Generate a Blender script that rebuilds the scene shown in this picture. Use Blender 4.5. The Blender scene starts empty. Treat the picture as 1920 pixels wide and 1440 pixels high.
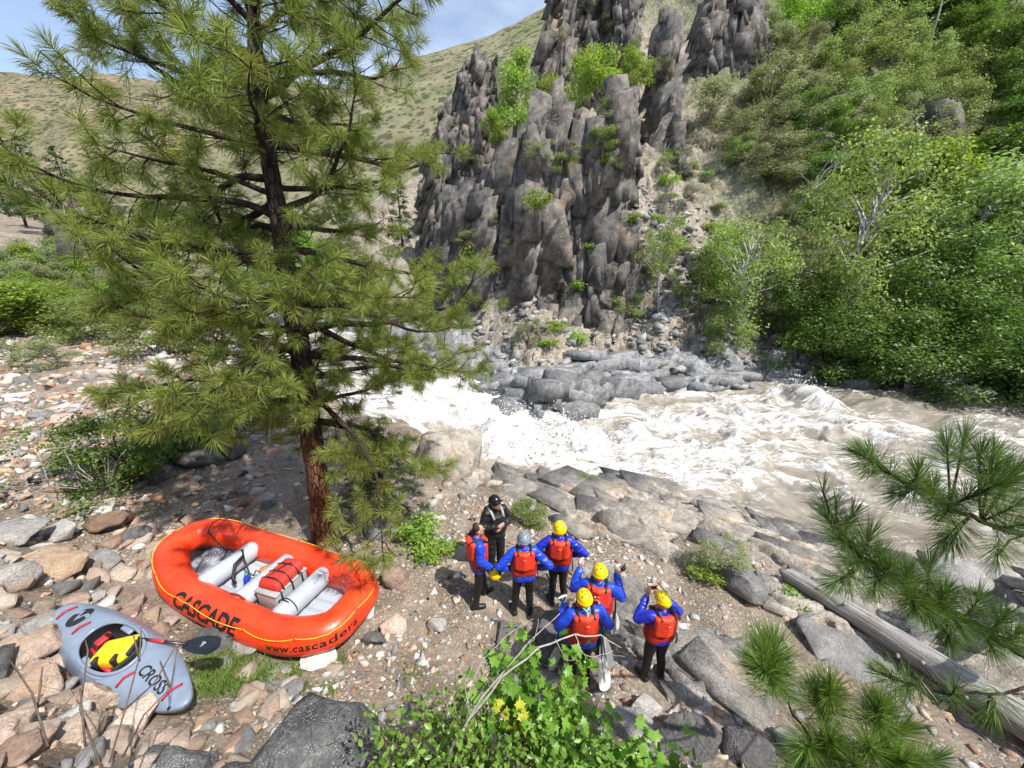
import bpy, bmesh, math, random
import numpy as np
from mathutils import Vector, Matrix, Quaternion

random.seed(7)
RNG = np.random.default_rng(11)
SC = bpy.context.scene
COL = SC.collection
R = math.radians

# ------------------------------------------------------------------ camera numbers
CAM_Z, PITCH, FPX = 5.9, 18.0, 697.0
_s, _c = math.sin(R(PITCH)), math.cos(R(PITCH))

def ray(u, v):
    a, b = (u - 960) / FPX, (v - 720) / FPX
    return np.array([a, _c - b * _s, -_s - b * _c])

def at_z(u, v, z):
    d = ray(u, v)
    t = (z - CAM_Z) / d[2]
    return np.array([0, 0, CAM_Z]) + d * t

def at_y(u, v, y):
    d = ray(u, v)
    return np.array([0, 0, CAM_Z]) + d * (y / d[1])

def px_size(u, v, p, px):                      # metres that px pixels of the photograph span at point p
    f = np.array([0, _c, -_s])
    return px / FPX * float(np.dot(np.asarray(p) - np.array([0, 0, CAM_Z]), f))

# ------------------------------------------------------------------ objects
def link(o, parent=None):
    COL.objects.link(o)
    if parent is not None:
        o.parent = parent
    return o

def tag(o, label=None, cat=None, group=None, kind=None):
    if label: o['label'] = label
    if cat: o['category'] = cat
    if group: o['group'] = group
    if kind: o['kind'] = kind
    return o

def empty(name, loc=(0, 0, 0), rz=0.0, label=None, cat=None, group=None):
    o = bpy.data.objects.new(name, None)
    o.empty_display_size = 0.2
    o.location = loc
    o.rotation_euler = (0, 0, rz)
    link(o)
    return tag(o, label, cat, group)

def mesh(name, V, F, mat=None, parent=None, smooth=False, attrs=None, mats=None, midx=None, data_only=False):
    """V (n,3); F an (m,3) or (m,4) array, or a list of tuples. attrs: {name: (n,) or (n,3) point data}"""
    me = bpy.data.meshes.new(name)
    V = np.asarray(V, dtype=np.float32)
    if isinstance(F, np.ndarray):
        m, k = F.shape
        me.vertices.add(len(V)); me.vertices.foreach_set('co', V.ravel())
        me.loops.add(m * k); me.loops.foreach_set('vertex_index', F.astype(np.int32).ravel())
        me.polygons.add(m)
        me.polygons.foreach_set('loop_start', np.arange(0, m * k, k, dtype=np.int32))
        me.polygons.foreach_set('loop_total', np.full(m, k, dtype=np.int32))
    else:
        me.from_pydata([tuple(map(float, v)) for v in V], [], F)
    if midx is not None:
        me.polygons.foreach_set('material_index', np.asarray(midx, dtype=np.int32))
    me.update(calc_edges=True)
    me.validate()
    if smooth:
        me.polygons.foreach_set('use_smooth', np.ones(len(me.polygons), dtype=bool))
    for k, a in (attrs or {}).items():
        a = np.asarray(a, dtype=np.float32)
        if a.ndim == 1:
            at = me.attributes.new(k, 'FLOAT', 'POINT'); at.data.foreach_set('value', a)
        else:
            at = me.attributes.new(k, 'FLOAT_VECTOR', 'POINT'); at.data.foreach_set('vector', a.ravel())
    for mm in (mats or ([mat] if mat else [])):
        me.materials.append(mm)
    if data_only:
        return me
    o = bpy.data.objects.new(name, me)
    return link(o, parent)

def wrap(name, me, parent=None):
    o = bpy.data.objects.new(name, me)
    return link(o, parent)

class MB:
    """collects simple pieces into one mesh"""
    def __init__(s): s.V = []; s.F = []; s.n = 0
    def add(s, V, F):
        V = np.asarray(V, float).reshape(-1, 3)
        s.V.append(V)
        for f in F: s.F.append(tuple(int(i) + s.n for i in f))
        s.n += len(V)
        return s
    def tube(s, P, r, n=8, cap=True):
        P = [np.asarray(p, float) for p in P]
        rr = r if hasattr(r, '__len__') else [r] * len(P)
        up = None; rings = []
        for i, p in enumerate(P):
            t = P[min(i + 1, len(P) - 1)] - P[max(i - 1, 0)]
            t = t / (np.linalg.norm(t) + 1e-9)
            if up is None:
                up = np.array([0, 0, 1.0]) if abs(t[2]) < .9 else np.array([1.0, 0, 0])
            a = np.cross(t, up); a /= np.linalg.norm(a) + 1e-9
            b = np.cross(a, t); up = b
            ang = np.arange(n) * 2 * math.pi / n
            rings.append(p + rr[i] * (np.cos(ang)[:, None] * a + np.sin(ang)[:, None] * b))
        V = np.concatenate(rings); F = []
        for i in range(len(P) - 1):
            for k in range(n):
                k2 = (k + 1) % n
                F.append((i * n + k, i * n + k2, (i + 1) * n + k2, (i + 1) * n + k))
        if cap:
            F.append(tuple(range(n))[::-1]); F.append(tuple((len(P) - 1) * n + k for k in range(n)))
        return s.add(V, F)
    def ball(s, c, r, seg=12, rings=8, M=None, zmin=-1.0):
        r = np.array(r if hasattr(r, '__len__') else (r, r, r), float)
        V = []; F = []
        lo = math.asin(max(-1, zmin))
        for i in range(rings + 1):
            ph = lo + (math.pi / 2 - lo) * i / rings
            for k in range(seg):
                th = 2 * math.pi * k / seg
                V.append((math.cos(ph) * math.cos(th), math.cos(ph) * math.sin(th), math.sin(ph)))
        for i in range(rings):
            for k in range(seg):
                k2 = (k + 1) % seg
                F.append((i * seg + k, i * seg + k2, (i + 1) * seg + k2, (i + 1) * seg + k))
        F.append(tuple(range(seg))[::-1])
        V = np.array(V) * r
        if M is not None: V = V @ np.array(M).T
        return s.add(V + np.asarray(c, float), F)
    def rbox(s, c, size, bev=0.02, M=None, seg=2):
        bm = bmesh.new(); bmesh.ops.create_cube(bm, size=1)
        for v in bm.verts: v.co = Vector((v.co.x * size[0], v.co.y * size[1], v.co.z * size[2]))
        if bev > 0:
            bmesh.ops.bevel(bm, geom=bm.edges[:], offset=bev, segments=seg, affect='EDGES', profile=.5)
        bm.verts.index_update()
        V = np.array([v.co[:] for v in bm.verts]); F = [tuple(v.index for v in f.verts) for f in bm.faces]
        bm.free()
        if M is not None: V = V @ np.array(M).T
        return s.add(V + np.asarray(c, float), F)
    def build(s, name, mat, parent=None, smooth=True, sharp=None):
        o = mesh(name, np.concatenate(s.V), s.F, mat, parent, smooth)
        if sharp is not None: o.data.set_sharp_from_angle(angle=R(sharp))
        return o

# ------------------------------------------------------------------ numpy noise
def _h(ix, iy, iz, seed):
    n = (ix.astype(np.int64) * 374761393 + iy.astype(np.int64) * 668265263 + iz.astype(np.int64) * 2147483647 + seed * 974711) & 0xFFFFFFFF
    n = ((n ^ (n >> 13)) * 1274126177) & 0xFFFFFFFF
    n = ((n ^ (n >> 16)) * 2246822519) & 0xFFFFFFFF
    n = n ^ (n >> 15)
    return (n & 0xFFFFFF).astype(np.float64) / 0xFFFFFF

def vnoise(x, y, z=None, seed=0):
    x, y = np.broadcast_arrays(np.asarray(x, float), np.asarray(y, float))
    z = np.zeros_like(x) if z is None else np.broadcast_to(np.asarray(z, float), x.shape)
    ix, iy, iz = np.floor(x), np.floor(y), np.floor(z)
    fx, fy, fz = x - ix, y - iy, z - iz
    fx, fy, fz = (f * f * f * (f * (f * 6 - 15) + 10) for f in (fx, fy, fz))
    out = 0
    flat = not np.any(fz)
    for dz in ((0,) if flat else (0, 1)):
        for dy in (0, 1):
            for dx in (0, 1):
                w = (fx if dx else 1 - fx) * (fy if dy else 1 - fy) * (fz if dz else 1 - fz)
                out = out + w * _h(ix + dx, iy + dy, iz + dz, seed)
    return out * 2 - 1

def fbm(x, y, z=None, seed=0, octv=4, gain=.5):
    a, s, n = 1.0, 0, 0
    for o in range(octv):
        f = 2.03 ** o
        s = s + a * vnoise(np.asarray(x) * f + o * 17.3, np.asarray(y) * f - o * 9.1, None if z is None else np.asarray(z) * f, seed + o)
        n += a; a *= gain
    return s / n

def facets(P, scale, seed=0, tilt=1.0, crack=0.0):
    """blocky rock relief: every Voronoi cell is a plane with its own offset and slope. P (n,3) or (n,2)"""
    P = np.asarray(P, float) / np.asarray(scale, float)
    d3 = P.shape[1] == 3
    X = [P[:, i] for i in range(P.shape[1])] + ([] if d3 else [np.zeros(len(P))])
    B = [np.floor(q) for q in X]
    best = np.full(len(P), 9e9); second = np.full(len(P), 9e9); out = np.zeros(len(P))
    for dz in ((-1, 0, 1) if d3 else (0,)):
        for dy in (-1, 0, 1):
            for dx in (-1, 0, 1):
                c = (B[0] + dx, B[1] + dy, B[2] + dz)
                j = [_h(c[0], c[1], c[2], seed + 31 * k) for k in range(3 if d3 else 2)]
                df = [X[k] - c[k] - j[k] for k in range(len(j))]
                d = sum(q * q for q in df)
                val = _h(*c, seed + 101) * 2 - 1
                for k in range(len(j)):
                    val = val + tilt * (_h(*c, seed + 151 + k) * 2 - 1) * df[k]
                m = d < best
                second = np.where(m, best, np.minimum(second, d))
                best = np.where(m, d, best); out = np.where(m, val, out)
    if crack:
        out = out - crack * np.clip(1 - (np.sqrt(second) - np.sqrt(best)) / .1, 0, 1)
    return out

def frusta(P, scale, seed=0, tilt=.8, k=3.0, flat=.3):
    """continuous blocky relief: the upper envelope of tilted flat-topped blocks, one to a cell"""
    P = np.asarray(P, float) / np.asarray(scale, float)
    d3 = P.shape[1] == 3
    X = [P[:, i] for i in range(P.shape[1])] + ([] if d3 else [np.zeros(len(P))])
    B = [np.floor(q) for q in X]; out = np.full(len(P), -9.0); nd = 3 if d3 else 2
    for dz in ((-1, 0, 1) if d3 else (0,)):
        for dy in (-1, 0, 1):
            for dx in (-1, 0, 1):
                c = (B[0] + dx, B[1] + dy, B[2] + dz)
                val = _h(*c, seed + 101) * 2 - 1; m = 0
                D = [X[j] - c[j] - _h(*c, seed + 31 * j) for j in range(nd)]
                for j in range(nd):
                    val = val + tilt * (_h(*c, seed + 151 + j) * 2 - 1) * D[j]
                    sk = D[j] + D[(j + 1) % nd] * (_h(*c, seed + 171 + j) - .5) * 1.1
                    m = np.maximum(m, np.abs(sk) * (.75 + .7 * _h(*c, seed + 161 + j)))
                out = np.maximum(out, val - k * np.maximum(0, m - flat))
    return out

def sstep(a, b, x):
    t = np.clip((np.asarray(x, float) - a) / (b - a), 0, 1)
    return t * t * (3 - 2 * t)

def softp(x, k=1.0):
    x = np.asarray(x, float) / k
    return k * np.where(x > 20, x, np.log1p(np.exp(np.clip(x, -40, 20))))

def grid_faces(nu, nv):
    i = np.arange((nu - 1) * (nv - 1))
    a = (i // (nv - 1)) * nv + i % (nv - 1)
    return np.stack([a, a + nv, a + nv + 1, a + 1], 1)
# ------------------------------------------------------------------ materials
class NT:
    def __init__(s, name, rough=.8):
        s.m = bpy.data.materials.new(name); s.m.use_nodes = True
        s.t = s.m.node_tree; s.b = s.t.nodes['Principled BSDF']; s.out = s.t.nodes['Material Output']
        s.b.inputs['Roughness'].default_value = rough
    def n(s, typ, **kw):
        nd = s.t.nodes.new(typ)
        for k, v in kw.items():
            if k in nd.inputs: s.put(nd.inputs[k], v)
            else: setattr(nd, k, v)
        return nd
    def put(s, sock, v):
        if isinstance(v, bpy.types.NodeSocket): s.t.links.new(v, sock)
        else:
            if hasattr(sock.default_value, '__len__') and hasattr(v, '__len__') and len(sock.default_value) == 4 and len(v) == 3: v = (*v, 1)
            sock.default_value = v
    def coord(s, kind='Object', scale=(1, 1, 1), rot=(0, 0, 0)):
        c = s.n('ShaderNodeTexCoord').outputs[kind]
        mp = s.n('ShaderNodeMapping'); s.put(mp.inputs['Vector'], c)
        mp.inputs['Scale'].default_value = scale; mp.inputs['Rotation'].default_value = rot
        return mp.outputs[0]
    def world(s, scale=(1, 1, 1), rot=(0, 0, 0)):
        g = s.n('ShaderNodeNewGeometry').outputs['Position']
        mp = s.n('ShaderNodeMapping'); s.put(mp.inputs['Vector'], g)
        mp.inputs['Scale'].default_value = scale; mp.inputs['Rotation'].default_value = rot
        return mp.outputs[0]
    def noise(s, vec, scale=5, detail=4, rough=.55, dist=0, out='Fac'):
        nd = s.n('ShaderNodeTexNoise', Scale=scale, Detail=detail, Roughness=rough, Distortion=dist); s.put(nd.inputs['Vector'], vec)
        return nd.outputs[out]
    def voro(s, vec, scale=5, feature='F1', out='Distance', rand=1):
        nd = s.n('ShaderNodeTexVoronoi', feature=feature, Scale=scale, Randomness=rand); s.put(nd.inputs['Vector'], vec)
        return nd.outputs[out]
    def ramp(s, fac, stops, interp='LINEAR'):
        r = s.n('ShaderNodeValToRGB'); s.put(r.inputs[0], fac); e = r.color_ramp.elements; r.color_ramp.interpolation = interp
        while len(e) < len(stops): e.new(.5)
        for q, (p, c) in zip(e, stops):
            q.position = p; q.color = (*c, 1) if hasattr(c, '__len__') else (c, c, c, 1)
        return r.outputs[0]
    def mix(s, f, a, b, blend='MIX'):
        nd = s.n('ShaderNodeMix', data_type='RGBA', blend_type=blend)
        s.put(nd.inputs[0], f); s.put(nd.inputs[6], a); s.put(nd.inputs[7], b)
        return nd.outputs[2]
    def math(s, op, a, b=0.0, clamp=False):
        nd = s.n('ShaderNodeMath', operation=op, use_clamp=clamp); s.put(nd.inputs[0], a); s.put(nd.inputs[1], b)
        return nd.outputs[0]
    def attr(s, name, out='Fac'):
        return s.n('ShaderNodeAttribute', attribute_name=name).outputs[out]
    def rand(s): return s.n('ShaderNodeObjectInfo').outputs['Random']
    def hsv(s, col, h=.5, sat=1.0, val=1.0):
        nd = s.n('ShaderNodeHueSaturation'); s.put(nd.inputs['Hue'], h); s.put(nd.inputs['Saturation'], sat); s.put(nd.inputs['Value'], val); s.put(nd.inputs['Color'], col)
        return nd.outputs[0]
    def rng(s, v, lo, hi, flo=0.0, fhi=1.0):
        nd = s.n('ShaderNodeMapRange'); s.put(nd.inputs[0], v); nd.inputs[1].default_value = flo; nd.inputs[2].default_value = fhi; nd.inputs[3].default_value = lo; nd.inputs[4].default_value = hi
        return nd.outputs[0]
    def bump(s, h, strength=.5, dist=.05, normal=None):
        nd = s.n('ShaderNodeBump', Strength=strength, Distance=dist); s.put(nd.inputs['Height'], h)
        if normal is not None: s.put(nd.inputs['Normal'], normal)
        s.put(s.b.inputs['Normal'], nd.outputs[0]); return nd.outputs[0]
    def base(s, c): s.put(s.b.inputs['Base Color'], c); return s
    def spec(s, v):
        s.b.inputs['Specular IOR Level'].default_value = v; return s

def plain(name, col, rough=.5, var=.12, bump=0.0, scale=18, spec=.5, coat=0):
    t = NT(name, rough); v = t.coord()
    nz = t.noise(v, scale, 4)
    t.base(t.hsv(col, .5, 1, t.rng(nz, 1 - var, 1 + var, .3, .7)))
    t.put(t.b.inputs['Roughness'], t.rng(t.noise(v, scale * .6, 3), max(.03, rough - .1), min(1, rough + .12), .3, .7))
    if bump: t.bump(t.noise(v, scale * 1.5, 5), .6, bump)
    t.spec(spec)
    if coat: t.b.inputs['Coat Weight'].default_value = coat
    return t.m

def rock_mat(name, stops, scale=1.0, use_rand=True, bump=.05, lichen=0.0, strata=None, world=False, speck=0.0, rough=.85, stain=0.0):
    t = NT(name, rough); v = t.world() if world else t.coord()
    if use_rand and not world:
        add = t.n('ShaderNodeVectorMath', operation='ADD'); t.put(add.inputs[0], v)
        cmb = t.n('ShaderNodeCombineXYZ'); r40 = t.math('MULTIPLY', t.rand(), 40)
        for i in range(3): t.put(cmb.inputs[i], r40)
        t.put(add.inputs[1], cmb.outputs[0]); v = add.outputs[0]
    n1 = t.noise(v, 2.2 * scale, 5, .62, .4)
    if use_rand: n1 = t.math('ADD', t.math('MULTIPLY', n1, .62), t.math('MULTIPLY', t.rand(), .4))
    col = t.ramp(n1, stops)
    fine = t.noise(v, 26 * scale, 4, .7)
    col = t.mix(1, col, t.ramp(fine, [(.3, .55), (.55, 1.0), (.75, 1.3)]), 'MULTIPLY')
    if stain:
        sn = t.noise(v, 1.1 * scale, 5, .6, 1.0)
        col = t.mix(t.math('MULTIPLY', t.ramp(sn, [(.56, 0.0), (.68, 1.0)]), stain), col, (.34, .2, .09))
    if lichen:
        ln = t.noise(v, 7 * scale, 6, .7, .5)
        col = t.mix(t.math('MULTIPLY', t.ramp(ln, [(.56, 0.0), (.66, 1.0)]), lichen), col, (.36, .36, .3))
    if speck:
        sp = t.math('ADD', t.voro(v, 52 * scale), t.math('MULTIPLY', t.math('SUBTRACT', t.noise(v, 40 * scale, 3, .7), .5), .5))
        big = t.noise(v, 5 * scale, 3)
        k = t.math('MULTIPLY', t.ramp(sp, [(.2, 1.0), (.34, 0.0)]), t.ramp(big, [(.42, 0.0), (.55, speck)]))
        col = t.mix(k, col, (.5, .49, .44))
    if world:
        isl = t.n('ShaderNodeNewGeometry').outputs['Random Per Island']
        col = t.hsv(col, .5, t.rng(isl, .6, 1.2), t.rng(isl, .8, 1.45))
        cv = t.voro(t.world((1.5, 1.5, .8)), 2.6 * scale, 'DISTANCE_TO_EDGE')
        col = t.mix(t.ramp(cv, [(0, .8), (.02, 0.0)]), col, (.02, .019, .018))
    t.base(col)
    h = t.noise(v, 9 * scale, 5, .7)
    cr = t.ramp(t.voro(v, 3.1 * scale, 'DISTANCE_TO_EDGE'), [(0.0, 0.0), (.03, 1.0)])
    h = t.math('ADD', h, t.math('MULTIPLY', cr, .25))
    t.bump(h, .75, bump); t.spec(.3)
    return t.m

def leaf_mat(name, col, col2, attr=None, trans=.35, rough=.5, objvar=.25, nscale=.9, spec=.4):
    t = NT(name, rough); v = t.world()
    rnd = t.n('ShaderNodeNewGeometry').outputs['Random Per Island']
    f = t.math('ADD', t.math('MULTIPLY', rnd, .6), t.math('MULTIPLY', t.noise(v, nscale, 3), .5))
    c = t.mix(t.ramp(f, [(.25, 0.0), (.85, 1.0)]), col, col2)
    if attr: c = t.mix(t.attr(attr), c, (.17, .15, .03))
    c = t.hsv(c, t.rng(t.rand(), .5 - .025 * objvar / .25, .5 + .02 * objvar / .25), 1, t.rng(t.rand(), 1 - objvar, 1 + objvar))
    t.base(c); t.spec(spec)
    if trans:
        tr = t.n('ShaderNodeBsdfTranslucent'); t.put(tr.inputs[0], t.hsv(c, .49, 1.1, 1.5))
        ms = t.n('ShaderNodeMixShader'); ms.inputs[0].default_value = trans
        t.t.links.new(t.b.outputs[0], ms.inputs[1]); t.t.links.new(tr.outputs[0], ms.inputs[2])
        t.t.links.new(ms.outputs[0], t.out.inputs[0])
    return t.m

def bark_mat(name, c1, c2, c3, sc=1.0, zgrad=None):
    t = NT(name, .9); v = t.coord(scale=(1, 1, .28))
    vo = t.voro(v, 16 * sc, 'DISTANCE_TO_EDGE'); n1 = t.noise(v, 11 * sc, 7, .65, .6)
    col = t.ramp(n1, [(.3, c1), (.52, c2), (.72, c3)])
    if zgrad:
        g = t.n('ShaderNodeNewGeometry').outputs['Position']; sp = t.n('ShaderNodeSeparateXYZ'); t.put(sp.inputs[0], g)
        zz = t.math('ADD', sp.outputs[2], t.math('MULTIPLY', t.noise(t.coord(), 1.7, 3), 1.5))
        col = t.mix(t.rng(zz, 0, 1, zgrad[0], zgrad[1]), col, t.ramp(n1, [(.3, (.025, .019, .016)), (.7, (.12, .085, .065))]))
    col = t.mix(t.ramp(vo, [(0, 1.0), (.07, 0.0)]), col, (.022, .014, .01))
    t.base(col)
    h = t.math('ADD', t.math('MULTIPLY', t.ramp(vo, [(0, 0.0), (.14, 1.0)]), 1.0), t.math('MULTIPLY', n1, .7))
    t.bump(h, .9, .035 / sc); t.spec(.15)
    return t.m

M = {}
GREY = [(.28, (.085, .083, .085)), (.5, (.2, .197, .195)), (.66, (.3, .29, .275)), (.8, (.4, .385, .36))]
M['cliff'] = rock_mat('cliff_rock', [(.3, (.036, .032, .029)), (.5, (.105, .094, .085)), (.64, (.18, .163, .145)), (.8, (.29, .26, .215))], .55, False, .05, .25, world=True, stain=.22)
M['shelf'] = rock_mat('shelf_rock', [(.3, (.085, .087, .092)), (.5, (.195, .2, .206)), (.7, (.315, .316, .316)), (.85, (.42, .415, .4))], 1.0, False, .03, .2, world=True, stain=.12)
M['tan_stone'] = rock_mat('tan_stone', [(.25, (.22, .17, .13)), (.45, (.4, .32, .255)), (.62, (.5, .42, .345)), (.85, (.6, .55, .47))], 1.6, True, .03, .15, stain=.25)
M['pink_stone'] = rock_mat('pink_stone', [(.25, (.24, .165, .13)), (.45, (.41, .3, .24)), (.65, (.52, .42, .35)), (.85, (.58, .52, .46))], 1.6, True, .03, .1, stain=.5)
M['rust_stone'] = rock_mat('rust_stone', [(.25, (.17, .11, .08)), (.45, (.31, .21, .14)), (.65, (.42, .31, .22)), (.85, (.46, .41, .35))], 1.6, True, .03, .1, stain=.6)
M['grey_stone'] = rock_mat('grey_stone', GREY, 1.5, True, .035, .35)
M['pale_stone'] = rock_mat('pale_stone', [(.25, (.3, .29, .27)), (.45, (.48, .465, .44)), (.65, (.6, .585, .55)), (.85, (.68, .66, .62))], 1.6, True, .03, .0, stain=.12)
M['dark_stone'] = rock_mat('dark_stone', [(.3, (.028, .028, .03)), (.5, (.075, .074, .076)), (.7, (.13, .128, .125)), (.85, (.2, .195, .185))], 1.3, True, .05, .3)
M['speckled'] = rock_mat('speckled_stone', [(.3, (.05, .051, .055)), (.5, (.125, .127, .13)), (.68, (.2, .2, .2)), (.85, (.29, .29, .28))], 1.25, True, .07, .35, speck=.75)
M['wet_stone'] = rock_mat('wet_stone', [(.3, (.012, .013, .015)), (.5, (.04, .042, .046)), (.7, (.085, .087, .09))], 1.2, True, .06, .05, rough=.4)

M['pine_needles'] = leaf_mat('pine_needles', (.1, .165, .03), (.32, .37, .09), 'dry', .38, .5, .0, 1.3, .35)
M['near_needles'] = leaf_mat('near_needles', (.04, .1, .022), (.16, .26, .06), 'dry', .3, .4, .0, 3.0, .5)
M['sap_needles'] = leaf_mat('sapling_needles', (.06, .14, .025), (.24, .36, .085), 'dry', .35, .45, .0, 3.0, .4)
M['fir_needles'] = leaf_mat('fir_needles', (.018, .045, .01), (.07, .12, .03), None, .2, .55, .1)
M['leaf_bright'] = leaf_mat('bright_leaves', (.11, .2, .028), (.31, .43, .075), None, .45, .45, .18)
M['leaf_mid'] = leaf_mat('mid_green_leaves', (.105, .165, .042), (.29, .365, .12), None, .45, .5, .2)
M['leaf_olive'] = leaf_mat('olive_leaves', (.135, .16, .07), (.31, .34, .16), None, .4, .55, .2)
M['leaf_dark'] = leaf_mat('dark_green_leaves', (.05, .11, .018), (.165, .27, .055), None, .42, .45, .15)
M['leaf_sage'] = leaf_mat('sage_leaves', (.12, .135, .095), (.26, .275, .2), None, .15, .7, .2)
M['leaf_light'] = leaf_mat('light_leaves', (.13, .19, .04), (.33, .41, .12), None, .45, .5, .12)
M['leaf_dull'] = leaf_mat('dull_grey_leaves', (.07, .065, .05), (.17, .16, .13), None, .15, .7, .2)
M['leaf_maple'] = leaf_mat('maple_leaves', (.075, .19, .02), (.23, .42, .06), None, .42, .4, .0, 4)
M['leaf_serv'] = leaf_mat('oval_leaves', (.07, .165, .018), (.24, .38, .07), None, .38, .35, .0, 4)
M['leaf_yellow'] = leaf_mat('yellow_leaves', (.4, .42, .03), (.55, .55, .06), None, .4, .4, .0, 4)
M['grass'] = leaf_mat('grass_blades', (.07, .14, .02), (.24, .33, .08), None, .3, .6, .1)
M['dry_grass'] = leaf_mat('dry_grass_blades', (.2, .17, .07), (.36, .33, .16), None, .3, .6, .1)
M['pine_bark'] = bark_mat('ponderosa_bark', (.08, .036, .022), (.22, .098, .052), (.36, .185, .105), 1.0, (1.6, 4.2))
M['limb_bark'] = bark_mat('limb_bark', (.02, .015, .013), (.062, .046, .038), (.14, .11, .095), 2.5)
M['grey_bark'] = bark_mat('grey_bark', (.13, .12, .105), (.25, .235, .21), (.42, .4, .37), 2.0)
M['pale_bark'] = bark_mat('pale_bark', (.3, .29, .26), (.5, .48, .45), (.66, .64, .6), 2.0)
M['dead_twig'] = plain('dead_twig', (.36, .33, .3), .85, .3, .004, 20, .2)
M['brown_twig'] = plain('brown_twig', (.13, .095, .075), .85, .3, .004, 20, .2)

def log_mat(name):
    t = NT(name, .85); v = t.coord(scale=(.25, 6, 6)); v2 = t.coord()
    n1 = t.noise(v, 6, 7, .65, .3)
    col = t.ramp(n1, [(.3, (.13, .12, .115)), (.48, (.31, .295, .28)), (.62, (.44, .425, .405)), (.8, (.56, .54, .515))])
    col = t.mix(t.math('MULTIPLY', t.ramp(t.noise(v2, 2.4, 5, .6), [(.55, 0.0), (.68, 1.0)]), .55), col, (.27, .2, .145))
    t.base(col)
    cr = t.ramp(t.noise(v, 3.2, 4, .5, .2), [(.44, 1.0), (.48, 0.0), (.5, 0.0), (.54, 1.0)])
    t.bump(t.math('ADD', n1, t.math('MULTIPLY', cr, .5)), .9, .025); t.spec(.2)
    return t.m
M['log'] = log_mat('weathered_log')
# ------------------------------------------------------------------ camera, sky, sun
cam = bpy.data.cameras.new('camera'); cam.sensor_width = 36; cam.lens = 36 * FPX / 1920
cam.clip_start = .05; cam.clip_end = 4000
co = link(bpy.data.objects.new('camera', cam)); co.location = (0, 0, CAM_Z); co.rotation_euler = (R(90 - PITCH), 0, 0)
SC.camera = co
SUN_EL, SUN_AZ = 56.0, 129.7
w = bpy.data.worlds.new('World'); SC.world = w; w.use_nodes = True
wt = w.node_tree; bg = wt.nodes['Background']
sky = wt.nodes.new('ShaderNodeTexSky'); sky.sky_type = 'NISHITA'; sky.sun_disc = False
sky.sun_elevation = R(SUN_EL); sky.sun_rotation = R(SUN_AZ); sky.air_density = 1.0; sky.dust_density = .9; sky.ozone_density = 1.2
tc = wt.nodes.new('ShaderNodeTexCoord'); mp = wt.nodes.new('ShaderNodeMapping'); mp.inputs['Scale'].default_value = (1.2, 1.2, 3.2); mp.inputs['Location'].default_value = (.3, .2, .1)
nz = wt.nodes.new('ShaderNodeTexNoise'); nz.inputs['Scale'].default_value = 1.7; nz.inputs['Detail'].default_value = 6; nz.inputs['Roughness'].default_value = .55
cr = wt.nodes.new('ShaderNodeValToRGB'); cr.color_ramp.elements[0].position = .48; cr.color_ramp.elements[1].position = .78
cr.color_ramp.elements[0].color = (0.1, 0.1, 0.1, 1); cr.color_ramp.elements[1].color = (.6, .6, .6, 1)
mx = wt.nodes.new('ShaderNodeMix'); mx.data_type = 'RGBA'
wt.links.new(tc.outputs['Generated'], mp.inputs[0]); wt.links.new(mp.outputs[0], nz.inputs['Vector']); wt.links.new(nz.outputs['Fac'], cr.inputs[0])
wt.links.new(cr.outputs[0], mx.inputs[0]); wt.links.new(sky.outputs[0], mx.inputs[6]); mx.inputs[7].default_value = (8.6, 9.2, 10.2, 1)
wt.links.new(mx.outputs[2], bg.inputs[0]); bg.inputs[1].default_value = .125
sun = bpy.data.lights.new('sun', 'SUN'); sun.energy = 4.2; sun.angle = R(.53); sun.color = (1, .95, .87)
so = link(bpy.data.objects.new('sun', sun))
_el, _az = R(SUN_EL), R(SUN_AZ)
SUN_DIR = Vector((math.sin(_az) * math.cos(_el), math.cos(_az) * math.cos(_el), math.sin(_el)))
so.rotation_euler = SUN_DIR.to_track_quat('Z', 'Y').to_euler()
SC.view_settings.view_transform = 'Standard'; SC.view_settings.look = 'None'; SC.view_settings.gamma = 1; SC.view_settings.exposure = .68
SC.cycles.max_bounces = 5; SC.cycles.diffuse_bounces = 3; SC.cycles.glossy_bounces = 2; SC.cycles.transmission_bounces = 3; SC.cycles.transparent_max_bounces = 6
SC.cycles.use_adaptive_sampling = True; SC.cycles.adaptive_threshold = .03; SC.cycles.use_denoising = True

# ------------------------------------------------------------------ the lie of the land (metres; the standing ledge is z = 0)
NX, NY = [-100, -60, -34, -20, -12, -8, -4.5, -2.5, -1.2, 0, 2.2, 3.4, 5, 7, 8.6, 12, 14.5, 30, 130], [98, 62, 38, 25.5, 19.5, 17, 15.0, 12.8, 11.4, 11.0, 11.0, 10.9, 9.8, 8.2, 7.5, 6.5, 5.6, 3.5, 2]
FX, FY = [-100, -60, -25, -12, -6, -1.5, .2, 1.2, 2.6, 4, 7, 11.6, 16, 21, 28, 45, 130], [120, 80, 40, 33, 28.5, 23.5, 19.6, 18.4, 18.6, 20, 22.8, 22.2, 23.6, 24.6, 21.5, 20, 16]
def near_shore(x): return np.interp(x, NX, NY)
def far_shore(x): return np.interp(x, FX, FY)
def water_level(x, y):
    return -2.1 + 1.25 * (1 - sstep(-8, 1.5, x + .1 * (y - 18))) + .012 * softp(-x - 8, 2)
BY_X, BY_Y = [-40, -12, -8, -6.2, -3.6, -1.5, 0, 2, 4, 6, 12, 40], [9.5, 7.4, 6.0, 5.3, 4.15, 3.55, 3.25, 3.0, 2.75, 2.5, 1.6, 1.0]

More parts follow.
